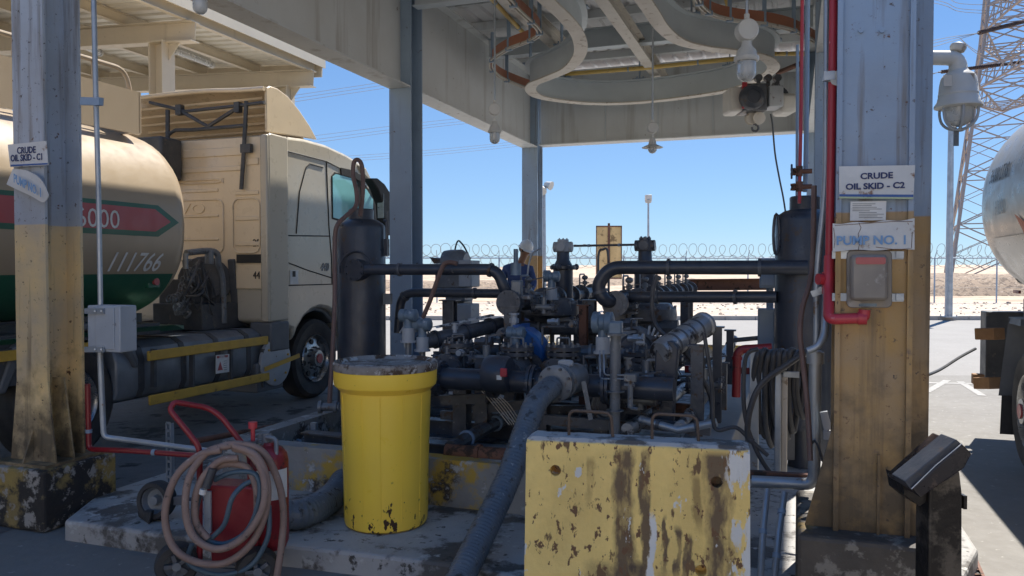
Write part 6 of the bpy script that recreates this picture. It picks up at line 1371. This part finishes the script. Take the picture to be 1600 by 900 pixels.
# ---------------------------------------------------------------- yellow drum
dc = PZ(602, 818, .12); Yd = 4.86; dc = Vector(((602 - 800) / F * Yd, Yd, .12)); s_ = Yd / F
dr = thing('yellow_drum', dc, 'tall yellow plastic drum with grimy grey lid on the slab', 'drum')
R0 = 80 * s_; rb = 65 * s_; H = .975
mb = MB(); mb.lathe(dc, Z, [(rb * .90, .0), (rb * .975, .012), (rb, .035), (rb * 1.01, .25), (rb * 1.06, .70), (rb * 1.075, H - .155), (R0 * .93, H - .135), (R0 * .985, H - .12), (R0, H - .10), (R0 * 1.0, H - .015), (R0 * .97, H - .005)], n=64); mb.build('body', 'drum', dr)
mb = MB()
for an in (-112, -88, -60, -30, -150, 10, 60, 120):
    a = R(an); d = Vector((math.cos(a), math.sin(a), 0)); 
    mb.tube([dc + d * rb * .995 + Z * .06, dc + d * rb * 1.005 + Z * .3, dc + d * rb * 1.055 + Z * .72, dc + d * rb * 1.07 + Z * (H - .17)], .0045, n=6)
mb.build('moulded_rib', 'drum', dr)
mb = MB(); mb.lathe(dc + Z * (H - .03), Z, [(R0 * .99, 0), (R0 * 1.015, .004), (R0 * 1.02, .02), (R0 * 1.015, .045), (R0 * .985, .055), (R0 * .95, .045), (R0 * .90, .030), (R0 * .86, .034), (R0 * .3, .036), (0.001, .038)], n=64, cap=False); mb.build('lid', 'drumlid', dr)

# ---------------------------------------------------------------- concrete barrier
BZT = (PY(822, 685, 3.45).z + PY(1172, 697, 3.24).z) / 2
def barrier_mat():
    m = bpy.data.materials.new('flaked_yellow_barrier_paint'); m.use_nodes = True; n = m.node_tree.nodes; L = m.node_tree.links; b = n['Principled BSDF']; b.inputs['Roughness'].default_value = .65
    tc = n.new('ShaderNodeTexCoord')
    def noi(sc, scale=(1, 1, 1), det=8, loc=(0, 0, 0)):
        mp = n.new('ShaderNodeMapping'); mp.inputs['Scale'].default_value = scale; mp.inputs['Location'].default_value = loc; L.new(tc.outputs['Object'], mp.inputs[0])
        t = n.new('ShaderNodeTexNoise'); t.inputs['Scale'].default_value = sc; t.inputs['Detail'].default_value = det; t.inputs['Roughness'].default_value = .62; L.new(mp.outputs[0], t.inputs[0]); return t.outputs['Fac']
    def rng(s, a, b_, c=0, d=1):
        r = n.new('ShaderNodeMapRange'); [r.inputs[i].__setattr__('default_value', v) for i, v in ((1, a), (2, b_), (3, c), (4, d))]; L.new(s, r.inputs[0]); return r.outputs[0]
    def ma(op, a, b_):
        x = n.new('ShaderNodeMath'); x.operation = op
        for i, v in enumerate((a, b_)):
            if isinstance(v, (int, float)): x.inputs[i].default_value = v
            else: L.new(v, x.inputs[i])
        return x.outputs[0]
    def mix(f, a, c):
        x = n.new('ShaderNodeMix'); x.data_type = 'RGBA'; L.new(f, x.inputs[0])
        if isinstance(a, tuple): x.inputs[6].default_value = (*a, 1)
        else: L.new(a, x.inputs[6])
        x.inputs[7].default_value = (*c, 1); return x.outputs[2]
    sp = n.new('ShaderNodeSeparateXYZ'); L.new(tc.outputs['Object'], sp.inputs[0]); X, Zc = sp.outputs[0], sp.outputs[2]
    cur = mix(rng(noi(3), .3, .7, 0, .8), (.90, .66, .22), (.78, .56, .20))
    cur = mix(rng(noi(1.3), .45, .7, 0, .6), cur, (.36, .25, .07))
    wob = ma('ADD', ma('MULTIPLY', ma('SUBTRACT', noi(5, (1, 1, .6)), .5), .10), ma('MULTIPLY', ma('SUBTRACT', noi(28, (1, 1, .4), loc=(4, 0, 1)), .5), .05)); Xw = ma('ADD', X, wob)
    def band(c, w_, z0, z1, col, amt=.92):
        nonlocal cur
        d = ma('ABSOLUTE', ma('SUBTRACT', Xw, c), 0); f = rng(d, w_ * .55, w_ * 1.1, 1, 0)
        f = ma('MULTIPLY', f, rng(Zc, z0 - .06, z0 + .02)); f = ma('MULTIPLY', f, rng(Zc, z1, z1 + .03, 1, 0)); f = ma('MULTIPLY', f, rng(noi(14, (1, 1, .3)), .36, .52, .25, 1)); cur = mix(ma('MULTIPLY', f, amt), cur, col)
    brown = (.095, .060, .042)
    for sp_ in ((-.045, .045, .36, .9), (.045, .022, .30, .9), (.345, .062, .10, .9)): band(*sp_, brown)
    band(.005, .035, .25, .42, (.06, .04, .03)); band(.13, .012, .44, .62, brown); band(.18, .014, .40, .58, brown); band(.22, .016, .42, .55, brown); band(-.19, .02, .70, .85, (.2, .13, .05), .6); band(.26, .02, .62, .8, (.2, .13, .05), .7)
    # soiled lower part
    low = ma('ADD', Zc, ma('MULTIPLY', ma('SUBTRACT', noi(4, loc=(3, 1, 2)), .5), .5)); f = ma('MULTIPLY', rng(low, .30, .42, 1, 0), rng(ma('ADD', X, 0), -.28, -.12)); cur = mix(ma('MULTIPLY', f, rng(noi(11), .38, .52, .15, .92)), cur, (.085, .06, .045))
    # pits, rust dots
    cur = mix(rng(noi(26, (1, 1, .6)), .595, .62), cur, (.15, .075, .035)); cur = mix(rng(noi(11, (1, 1, .45), loc=(5, 2, 0)), .585, .62), cur, (.16, .09, .04))
    # white primer where paint flaked: thin tall flakes, denser right and low left
    dens = ma('ADD', rng(X, .30, .47, 0, .11), ma('ADD', rng(Zc, .30, .05, 0, .055), rng(ma('ABSOLUTE', X, 0), .455, .50, 0, .09))); thr = ma('ADD', noi(9, (1.5, 1, .55), loc=(1, 7, 3)), dens); cur = mix(rng(thr, .632, .644), cur, (.62, .62, .60))
    wf = ma('MULTIPLY', rng(noi(22, (1, 1, .35), loc=(2, 2, 8)), .53, .56), ma('MULTIPLY', rng(Xw, .37, .40), rng(noi(3, loc=(8, 1, 1)), .40, .50))); cur = mix(wf, cur, (.60, .60, .58))
    d = ma('ABSOLUTE', ma('SUBTRACT', Xw, .075), 0); f = ma('MULTIPLY', rng(d, .012, .018, 1, 0), rng(Zc, .62, .66, 1, 0)); f = ma('MULTIPLY', f, rng(noi(13, (1, 1, .5)), .40, .46)); cur = mix(f, cur, (.66, .66, .64))
    for cx_, cz_, r_ in ((-.35, .26, .055), (-.37, .16, .05), (-.33, .30, .04), (-.245, .80, .018), (-.17, .27, .02)):
        dx = ma('SUBTRACT', Xw, cx_); dz = ma('SUBTRACT', ma('ADD', Zc, wob), cz_); rr_ = ma('SQRT', ma('ADD', ma('MULTIPLY', dx, dx), ma('MULTIPLY', dz, dz)), 0); cur = mix(rng(rr_, r_, r_ * 1.08, 1, 0), cur, (.60, .60, .58))
    topf = rng(ma('ADD', Zc, ma('MULTIPLY', noi(9), .012)), BZT - .010, BZT - .004); cur = mix(topf, cur, (.40, .40, .39)); cur = mix(ma('MULTIPLY', topf, rng(noi(7, loc=(9, 9, 9)), .48, .56)), cur, (.10, .09, .08))
    L.new(cur, b.inputs['Base Color']); bp = n.new('ShaderNodeBump'); bp.inputs['Strength'].default_value = .7; bp.inputs['Distance'].default_value = .006
    L.new(ma('ADD', noi(30), ma('MULTIPLY', thr, 1.0)), bp.inputs['Height']); L.new(bp.outputs[0], b.inputs['Normal']); return m
M['darkrust'] = mat('dark_rusty_rod', (.11, .075, .055), .7, var=((.06, .045, .035), 9, .8), bump=.3)
Yb0, Yb1 = 3.45, 3.24
pL = PY(822, 685, Yb0); pR = PY(1172, 697, Yb1); zt = (pL.z + pR.z) / 2
bl = Vector((pL.x, Yb0, 0)); br_ = Vector((pR.x, Yb1, 0)); bx = (br_ - bl).normalized(); by = Vector((-bx.y, bx.x, 0)); Lb = (br_ - bl).length
bar = bpy.data.objects.new('concrete_barrier', None)
me = bpy.data.meshes.new('concrete_barrier'); bm = bmesh.new()
prof = [(-.035, 0), (-.01, .5), (0, zt - .018), (.02, zt), (.14, zt), (.155, zt - .02), (.175, 0)]
nL = 40
def jag(i, j): return mnoise.noise(Vector((i * .37, j * 1.7, 2.2))) * .0045
rowsv = []
for i in range(nL + 1):
    x = -Lb / 2 + Lb * i / nL; flare = .0
    rowsv.append([bm.verts.new((x * (1 + .015 * (1 - z / zt)), y + jag(i, j), z + (jag(i * 1.3, j + 9) if z > .3 else 0) - (.012 if (i in (0, nL) and z > .7) else 0))) for j, (y, z) in enumerate(prof)])
npf = len(prof)
for i in range(nL):
    for j in range(npf): bm.faces.new((rowsv[i][j], rowsv[i + 1][j], rowsv[i + 1][(j + 1) % npf], rowsv[i][(j + 1) % npf]))
bm.faces.new(rowsv[0]); bm.faces.new(rowsv[-1][::-1]); bmesh.ops.recalc_face_normals(bm, faces=bm.faces); bm.to_mesh(me); bm.free()
me.materials.append(barrier_mat())
bar = bpy.data.objects.new('concrete_barrier', me); COL.objects.link(bar); mid = (bl + br_) / 2; bar.location = mid; bar.rotation_euler = (0, 0, math.atan2(bx.y, bx.x)); bar['_w'] = (0, 0, 0)
tag(bar, 'flaking yellow concrete barrier block with rust-brown streaks in the foreground', 'barrier')
def holeloc(px, py):
    p = hit(px, py, bl, by); return (p - mid).dot(bx), p.z
cuts = []
for px, py in ((868, 735), (1120, 753), (1095, 890)):
    x, z = holeloc(px, py); cm = bpy.data.meshes.new('c'); b2 = bmesh.new(); bmesh.ops.create_cone(b2, cap_ends=True, segments=24, radius1=.024, radius2=.024, depth=.24 if px == 868 else .10, matrix=Matrix.Translation((x, .06 if px == 868 else 0, z)) @ Matrix.Rotation(math.pi / 2, 4, 'X')); b2.to_mesh(cm); b2.free()
    co_ = bpy.data.objects.new('c', cm); COL.objects.link(co_); co_.matrix_world = Matrix.Translation(mid) @ Matrix.Rotation(math.atan2(bx.y, bx.x), 4, 'Z'); md = bar.modifiers.new('b', 'BOOLEAN'); md.object = co_; md.operation = 'DIFFERENCE'; md.solver = 'EXACT'; cuts.append(co_)
bpy.context.view_layer.update(); nm = bpy.data.meshes.new_from_object(bar.evaluated_get(bpy.context.evaluated_depsgraph_get())); bar.modifiers.clear(); bar.data = nm; nm.name = 'concrete_barrier'
for c in cuts: bpy.data.objects.remove(c)
def onbar(px, py, dy=.08): p = hit(px, py, bl + by * dy, by); return Vector(((p - mid).dot(bx), dy, p.z))
for x0, x1, yt in ((889, 955, 641), (1019, 1089, 646)):
    a, b_ = onbar(x0, yt), onbar(x1, yt + 4); q = bend([Vector((a.x, .08, zt - .02)), Vector((a.x, .08, a.z)), Vector((b_.x, .08, b_.z)), Vector((b_.x + .008, .08, zt - .02))], .035, 5)
    mb = MB(); mb.tube(q, .0068, n=10); h = mb.build('lifting_handle', 'darkrust', bar); 

# ---------------------------------------------------------------- red wheeled extinguisher cart with coiled hoses
Yc = 4.15; kc = Yc / F
def C(px, py, dy=0.0): return PY(px, py, Yc + dy)
ct = thing('extinguisher_cart', Vector((C(360, 900).x, Yc, 0)), 'red wheeled extinguisher cart with hoses looped over its handle', 'fire extinguisher cart')
bt = C(420, 700, .16); r = 30 * kc; xb = C(421, 700, .16).x; zb_, ztp = .16, PY(421, 702, Yc + .16).z
mb = MB(); mb.lathe((xb, Yc + .16, zb_), Z, [(r * .85, 0), (r, .04), (r, ztp - zb_ - .06), (r * .92, ztp - zb_ - .02), (r * .7, ztp - zb_ + .01), (r * .35, ztp - zb_ + .025), (r * .3, ztp - zb_ + .04)], n=36); mb.build('cylinder', 'reddark', ct)
mb = MB(); mb.cyl((xb - .02, Yc + .16, ztp + .02), (xb - .02, Yc + .16, ztp + .09), .022, n=14); mb.box((xb - .025, Yc + .16, ztp + .07), (.07, .03, .03)); mb.tube(bend([(xb - .01, Yc + .14, ztp + .07), (xb + .05, Yc + .12, ztp + .07), (xb + .055, Yc + .1, ztp - .04)], .03), .012, n=10); mb.build('valve_head', 'midgrey', ct)
pcap = C(395, 663, .12); mb = MB(); mb.cyl(pcap - Z * .02, pcap + Z * .014, .024, n=14); mb.cyl(pcap - Z * .09, pcap - Z * .02, .012, n=8); mb.build('red_cap', 'red', ct)
# label wrapped on the bottle
mb = MB(); vs = []
for i in range(9):
    a = R(-115 + i * 13)
    for z in (.44, .60): vs.append((xb + math.cos(a) * (r + .002), Yc + .16 + math.sin(a) * (r + .002), z))
mb.add(vs, [(2 * i, 2 * i + 1, 2 * i + 3, 2 * i + 2) for i in range(8)]); mb.build('paper_label', 'white', ct)
body = [C(x, y, .04) for x, y in ((322, 758), (402, 762), (404, 880), (330, 880))]
MB().prism(body, (0, .16, 0)).build('hose_box', 'reddark', ct, bevel=.01, smooth=False)
MB().box(C(325, 800, .02), (.035, .02, .22)).build('grey_plate', 'ltgrey', ct, smooth=False)
# tubular frame
hb = [C(312, 880, .0), C(312, 745), C(312, 698), C(265, 640, -.0), C(272, 628, .02), C(325, 637, .14), C(345, 650, .14), C(390, 708, .14), C(391, 740, .14), C(391, 880, .14)]
MB().tube(bend(hb, .045, 5), 4.6 * kc, n=14).build('handle_frame', 'reddark', ct)
for (px, py, w_, dy) in ((277, 880, 34, -.02), (402, 888, 34, -.02)):
    c = C(px, py, dy); rr_ = 33 * kc; n = Vector((.35, -1, 0)).normalized(); mb = MB(); mb.lathe(c - n * .045, n, [(rr_ * .55, 0), (rr_ * .9, 0), (rr_, .02), (rr_, .07), (rr_ * .9, .09), (rr_ * .6, .09)], n=32, cap=False); wl = mb.build('wheel', 'rubber', ct)
    mb = MB(); mb.lathe(c - n * .03, n, [(rr_ * .58, 0), (rr_ * .6, .06), (rr_ * .5, .05), (rr_ * .2, .03), (rr_ * .2, .09), (.01, .09)], n=28); mb.build('rim', 'midgrey', wl)
    for k in range(5):
        an = k * 2 * math.pi / 5; x, y, dn = frame(n); d = x * math.cos(an) + y * math.sin(an); MB().bar(c + d * rr_ * .2 + n * .045, c + d * rr_ * .56 + n * .045, .02, .012, n).build('spoke', 'dark', wl)
MB().cyl(C(277, 880), C(402, 888), .012, n=10).build('axle', 'dark', ct)
# hoses
def hose_pts(lst): return spline([C(*p) for p in lst], 10)
hp = thing('coiled_hose', C(340, 760, -.1), 'faded pink rubber hose looped in big coils over the red cart', 'hose')
loops = [
 [(345, 703, -.06), (310, 712, -.07), (275, 745, -.09), (258, 800, -.10), (268, 850, -.11), (300, 876, -.12), (350, 880, -.12), (392, 850, -.11), (415, 800, -.10), (417, 750, -.09), (400, 712, -.07), (365, 697, -.05)],
 [(362, 696, -.04), (325, 706, -.06), (296, 745, -.10), (290, 800, -.13), (304, 840, -.14), (340, 858, -.15), (380, 840, -.14), (410, 795, -.13), (412, 745, -.10), (392, 710, -.06), (365, 700, -.04)],
 [(372, 716, -.04), (340, 722, -.06), (310, 760, -.08), (305, 812, -.09), (325, 842, -.10)],
 [(336, 700, -.03), (372, 694, -.04), (410, 706, -.02), (434, 750, .0), (443, 800, -.01), (440, 850, -.03), (432, 905, -.05)],
 [(330, 735, -.03), (352, 725, -.03), (385, 730, -.02), (400, 760, -.05), (402, 800, -.06)]]
for i, l in enumerate(loops): MB().tube(hose_pts(l), 5.6 * kc, n=14).build('coil', 'pinkhose', hp)
hb_ = thing('coiled_hose', C(350, 800, -.06), 'thin dark blue hose tangled inside the pink coils on the cart', 'hose')
for l in ([(318, 745, -.05), (305, 790, -.08), (310, 830, -.08), (345, 850, -.08), (385, 830, -.08), (405, 780, -.08), (400, 742, -.05), (365, 738, -.03), (335, 750, -.03)], [(325, 845, -.07), (350, 820, -.09), (362, 780, -.10), (378, 760, -.06), (392, 752, -.04)], [(300, 850, -.05), (295, 880, -.05), (340, 898, -.08), (390, 885, -.08), (418, 840, -.08), (420, 790, -.07)], [(330, 722, -.06), (320, 750, -.07), (308, 790, -.05), (306, 820, -.04)]):
    MB().tube(hose_pts(l), 4.0 * kc, n=12).build('coil', 'bluehose', hb_)
mb = MB(); mb.cyl(C(333, 732, -.08), C(322, 762, -.09), .022, n=12); mb.build('nozzle', 'hoseblk', hb_); mb = MB(); mb.cyl(C(318, 764, -.09), C(316, 772, -.09), .018, n=12); mb.build('nozzle_ring', 'white', hb_)
# loose trolley wheel on the slab
p = PZ(245, 812, .12); wv = ct
c = p + Z * 31 * p.y / F; rr_ = 30 * p.y / F; n = Vector((-.25, -1, .1)).normalized()
mb = MB(); mb.lathe(c - n * .05, n, [(rr_ * .6, 0), (rr_ * .92, 0), (rr_, .02), (rr_, .075), (rr_ * .92, .095), (rr_ * .72, .095), (rr_ * .68, .085)], n=40, cap=False); wv = mb.build('wheel', 'rubber', ct)
mb = MB(); mb.lathe(c - n * .03, n, [(rr_ * .7, 0), (rr_ * .74, .062), (rr_ * .66, .06), (rr_ * .56, .03), (rr_ * .3, .025), (rr_ * .22, .06), (.01, .062)], n=32); mb.build('rim', 'midgrey', wv)
mb = MB(); mb.box(c + Vector((.135, .0, .0)), (.10, .05, .05)); mb.cyl(c, c + Vector((.3, .1, -.02)), .012, n=8); mb.build('axle_bracket', 'dark', wv)
wv = ct; mb = MB(); mb.prism([PZ(216, 808, .12) + Z * .0, PZ(232, 820, .12), PZ(236, 800, .20), PZ(214, 798, .17)], (0, .05, 0)); mb.build('chock', 'rubber', wv, bevel=.008)

# ---------------------------------------------------------------- black card reader pedestal
pd = thing('reader_pedestal', PZ(1475, 960, .02), 'dark oily pedestal with tilted black reader box right of the column', 'pedestal')
Yp = 2.9
def D(px, py, dy=0): return PY(px, py, Yp + dy)
mb = MB(); mb.prism([D(x, y) for x, y in ((1452, 762), (1500, 735), (1504, 770), (1504, 1010), (1449, 1010))], (0.0, .10, 0)); M['oily'] = mat('oily_stained_metal', (.05, .045, .04), .42, .3, var=((.13, .11, .09), 3, .9), streak=((.25, .23, .20), 14, .58, .7), spots=[((.012, .010, .010), 4, .56)], bump=.4); mb.build('post', 'oily', pd, bevel=.008, smooth=False)
mb = MB(); mb.prism([D(x, y, -.06) for x, y in ((1423, 765), (1413, 752), (1494, 686), (1503, 694))], (.0, .10, 0)); mb.build('display_plate', 'black', pd, bevel=.004, smooth=False)
mb = MB(); mb.prism([D(x, y, -.07) for x, y in ((1425, 763), (1503, 693), (1519, 709), (1507, 732), (1439, 778))], (0, .20, 0)); M['pblack'] = mat('worn_black_plastic', (.012, .012, .016), .3, var=((.03, .02, .02), 4, .8), spots=[((.07, .05, .04), 6, .66)]); mb.build('hood', 'pblack', pd, bevel=.006, smooth=False)
mb = MB(); mb.tube([D(x, y, -.071) for x, y in ((1424, 764), (1462, 727), (1503, 693))], .0018, n=5); mb.build('bright_edge', 'white', pd)
mb = MB(); mb.prism([D(x, y, .02) for x, y in ((1408, 745), (1450, 770), (1450, 782), (1437, 791), (1413, 772))], (0, .12, 0)); mb.build('lower_bracket', 'oily', pd, smooth=False)
mb = MB(); mb.box(D(1504, 783, .05), (.012, .04, .05)); mb.build('side_lug', 'oily', pd)
pipe('ground_cable', spline([PZ(1410, 770, .15), PZ(1425, 800, .10), PZ(1450, 825, .05)], 5), .008, 'hoseblk', 'thin cable on the ground behind the reader pedestal', 'cable')
# drain grate
gt = thing('drain_grate', PZ(1512, 890, .01), 'rusty slatted drain grate at the foot of the reader pedestal', 'drain')
g0, g1, g2_ = PZ(1500, 866, .0), PZ(1520, 866, .0), PZ(1545, 925, .0)
mb = MB(); gx = Vector((1, 0, 0)); gy = (g2_ - g1); gy.z = 0; Lg = gy.length; gy.normalize(); wg = .26
for k in range(14): c = g1 + gy * (Lg * 1.6 * k / 13) - gx * wg / 2 + Z * .006; mb.box(c, (wg, .012, .014))
for k in (0, 1): mb.bar(g1 - gx * wg * k + Z * .008, g1 - gx * wg * k + gy * Lg * 1.6 + Z * .008, .016, .018)
mb.build('slats', 'rust', gt, smooth=False)
mb = MB(); mb.add([g1 + Z * .001, g1 - gx * wg + Z * .001, g1 - gx * wg + gy * Lg * 1.6 + Z * .001, g1 + gy * Lg * 1.6 + Z * .001], [(0, 1, 2, 3)]); mb.build('pit', 'blackink', gt, smooth=False)
# small valve base in front of the bund corner, posts behind the slab
for (px, y0, y1, t_, lb) in ((491, 660, 704, 1.5, 'short blue-grey strut upright left of the drum inside the bund'),):
    a, b_ = PT(px, y1, t_), PT(px, y0, t_); a.x, a.y = b_.x, b_.y; tag(MB().box((a + b_) / 2, (.045, .04, b_.z - a.z), (V, U, Z)).build('strut_upright', 'galv', smooth=False), lb, 'strut')
pipe('ground_pipe', [PT(440, 702, 1.2), PT(530, 668, 2.2)], .028, 'midgrey', 'grey pipe lying along the left bund wall behind the drum', 'pipe', clamps=2)
pipe('ground_pipe', [PT(300, 690, .6), PT(440, 664, 1.6), PT(520, 640, 2.6)], .022, 'rust', 'thin rusty pipe on the ground left of the bund', 'pipe')
# ---------------------------------------------------------------- worker
def skin(name, V_, E_, mt, parent=None, root=0, sub=2):
    me = bpy.data.meshes.new(name); me.from_pydata([v[0] for v in V_], E_, []); o = bpy.data.objects.new(name, me); COL.objects.link(o)
    sm = o.modifiers.new('s', 'SKIN'); sm.use_smooth_shade = True
    for i, v in enumerate(V_):
        r = v[1]; me.skin_vertices[0].data[i].radius = (r, r) if not isinstance(r, tuple) else r; me.skin_vertices[0].data[i].use_root = (i == root)
    ss = o.modifiers.new('u', 'SUBSURF'); ss.levels = sub; ss.render_levels = sub
    bpy.context.view_layer.update(); nm = bpy.data.meshes.new_from_object(o.evaluated_get(bpy.context.evaluated_depsgraph_get())); bpy.data.objects.remove(o)
    vs = [v.co.copy() for v in nm.vertices]; fs = [list(p.vertices) for p in nm.polygons]; bpy.data.meshes.remove(nm); return vs, fs
wp = PY(812, 560, 13.3); base = Vector((wp.x - .04, 13.3, .12))
HT = PY(825, 378, 13.3).z      # top of the hat
s0 = (HT - .12 - .05) / 1.76
def B(x, y, z): return base + Vector((x * s0, y * s0, z * s0))
# x: towards image right, y: away. figure faces right / towards us, head bowed
pts = [(B(0, 0, .98), (.15, .11)), (B(0, 0, 1.12), (.14, .10)), (B(.0, -.01, 1.28), (.165, .115)), (B(.02, -.02, 1.42), (.15, .10)), (B(.05, -.04, 1.50), .062), (B(.09, -.06, 1.57), .058),
       (B(.11, -.08, 1.635), (.078, .088)), (B(.115, -.085, 1.70), (.080, .092)), (B(.11, -.08, 1.745), .055),
       (B(-.17, 0.0, 1.40), .062), (B(-.235, -.02, 1.18), .050), (B(-.14, -.20, 1.02), .042), (B(-.05, -.32, 1.02), .030),
       (B(.19, -.02, 1.40), .062), (B(.25, -.04, 1.17), .050), (B(.17, -.24, 1.05), .042), (B(.10, -.34, 1.04), .030),
       (B(-.09, 0, .90), .095), (B(-.10, .0, .50), .068), (B(-.10, .03, .09), .048), (B(-.10, -.12, .04), .042),
       (B(.09, 0, .90), .095), (B(.11, -.02, .50), .068), (B(.11, .02, .09), .048), (B(.12, -.13, .04), .042)]
E_ = [(0, 1), (1, 2), (2, 3), (3, 4), (4, 5), (5, 6), (6, 7), (7, 8), (3, 9), (9, 10), (10, 11), (11, 12), (3, 13), (13, 14), (14, 15), (15, 16), (0, 17), (17, 18), (18, 19), (19, 20), (0, 21), (21, 22), (22, 23), (23, 24)]
# fingers
def hand(i, d, side):
    global pts, E_
    c = pts[i][0]; fw = Vector(d).normalized(); sd = fw.cross(Z).normalized() * side
    palm = len(pts); pts.append((c + fw * .055, (.034, .016))); E_.append((i, palm))
    for k, (off, ln) in enumerate(((-.028, .062), (-.010, .072), (.010, .068), (.028, .054))):
        a = len(pts); pts.append((c + fw * .085 + sd * off, .0095)); pts.append((c + fw * (.085 + ln * .6) + sd * off * 1.1 - Z * .014, .0085)); pts.append((c + fw * (.085 + ln) + sd * off * 1.1 - Z * .038, .0075)); E_ += [(palm, a), (a, a + 1), (a + 1, a + 2)]
    a = len(pts); pts.append((c + fw * .045 - sd * .038 - Z * .01, .0105)); pts.append((c + fw * .085 - sd * .05 - Z * .025, .009)); E_ += [(palm, a), (a, a + 1)]
hand(12, (.7, -.6, -.2), 1); hand(16, (-.3, -.8, -.2), 1)
wk = None
vs, fs = skin('person', pts, E_, 'skin')
mb = MB(); mb.add(vs, fs); wk = mb.build('person', 'skin', angle=180)
tag(wk, 'bowed worker in dark blue coveralls and white hard hat behind the left meter run', 'person')
# coverall: same skeleton, slightly fatter, without head and hands
keep = [0, 1, 2, 3, 9, 10, 11, 13, 14, 15, 17, 18, 19, 21, 22, 23]; rem = {k: i for i, k in enumerate(keep)}
fat = lambda r: tuple(x * 1.16 for x in r) if isinstance(r, tuple) else r * 1.25
cp_ = [(pts[k][0], fat(pts[k][1])) for k in keep]; ce = [(rem[a], rem[b_]) for a, b_ in E_ if a in rem and b_ in rem]
cp_.append((pts[4][0] - Z * .02, .075)); ce.append((rem[3], len(cp_) - 1))
for a in (11, 15): cp_.append((pts[a][0].lerp(pts[a + 1][0], .75), .042)); ce.append((rem[a], len(cp_) - 1))
vs, fs = skin('coverall', cp_, ce, 'navycloth'); mb = MB(); mb.add(vs, fs); mb.build('coverall', 'navycloth', wk, angle=180)
# face, hair, helmet
hc = B(.115, -.085, 1.69); fwd = Vector((.62, -.62, -.45)).normalized(); upv = (Z - fwd * Z.dot(fwd)).normalized(); rt_ = fwd.cross(upv)
mb = MB(); mb.sphere(hc + fwd * .098 - upv * .015, .016, (1, 1, 1.4), 10, 8); mb.sphere(hc + fwd * .085 - upv * .03, .02, (1, 1, .8), 10, 8); mb.build('nose', 'skin', wk)
mb = MB(); 
for sg in (-1, 1): mb.sphere(hc + fwd * .083 + rt_ * sg * .030 + upv * .012, .011, (1, 1, .8), 10, 8)
mb.build('eyes', 'white', wk)
mb = MB(); mb.tube([hc + fwd * .082 - upv * .062 + rt_ * k * .012 for k in (-2, -1, 0, 1, 2)], .005, n=6); mb.build('mouth', 'redstripe', wk)
mb = MB()
for sg in (-1, 1): mb.sphere(hc + rt_ * sg * .083 - upv * .005, .026, (.5, .8, 1.2), 10, 8)
mb.build('ears', 'skin', wk)
mb = MB(); mb.sphere(hc - fwd * .02 + upv * .012, .094, (1, 1, 1.0), 18, 12); mb.build('hair', 'blackink', wk)
hat_o = hc + upv * .035 + fwd * .005; mb = MB(); mb.lathe(hat_o, upv, [(.125, -.012), (.13, -.004), (.118, 0), (.116, .03), (.106, .07), (.085, .105), (.05, .128), (.001, .135)], n=32, cap=False); 
vs = []; n_ = 12
for i in range(n_ + 1):
    a = R(-60 + 120 * i / n_); d = fwd * math.cos(a) + rt_ * math.sin(a); vs += [hat_o + d * .118, hat_o + d * (.118 + .055 * math.cos(a)) - upv * .012, hat_o + d * (.118 + .055 * math.cos(a)) - upv * .018, hat_o + d * .118 - upv * .008]
mb.add(vs, [(i * 4 + k, i * 4 + (k + 1) % 4, i * 4 + 4 + (k + 1) % 4, i * 4 + 4 + k) for i in range(n_) for k in range(4)])
mb.tube([hat_o - fwd * .11 + upv * .06, hat_o - fwd * .03 + upv * .136, hat_o + fwd * .05 + upv * .13, hat_o + fwd * .112 + upv * .05], .010, n=6)
mb.build('hard_hat', 'hat', wk)
mb = MB(); mb.sphere(base + Vector((0, 0, 0)), .001); 
for i in (20, 24):
    p = pts[i][0]; q = pts[i - 1][0]; vs, fs = skin('b', [(q + Vector((0, .02, -.0)), .068), (q - Z * .05 + Vector((0, 0, 0)), .062), (p + Vector((0, -.02, 0)), .052)], [(0, 1), (1, 2)], 'rubber', sub=1); m2 = MB(); m2.add(vs, fs); m2.build('boot', 'rubber', wk, angle=180)
# ---------------------------------------------------------------- tidy up
for o in bpy.data.objects:
    if '_w' in o: del o['_w']
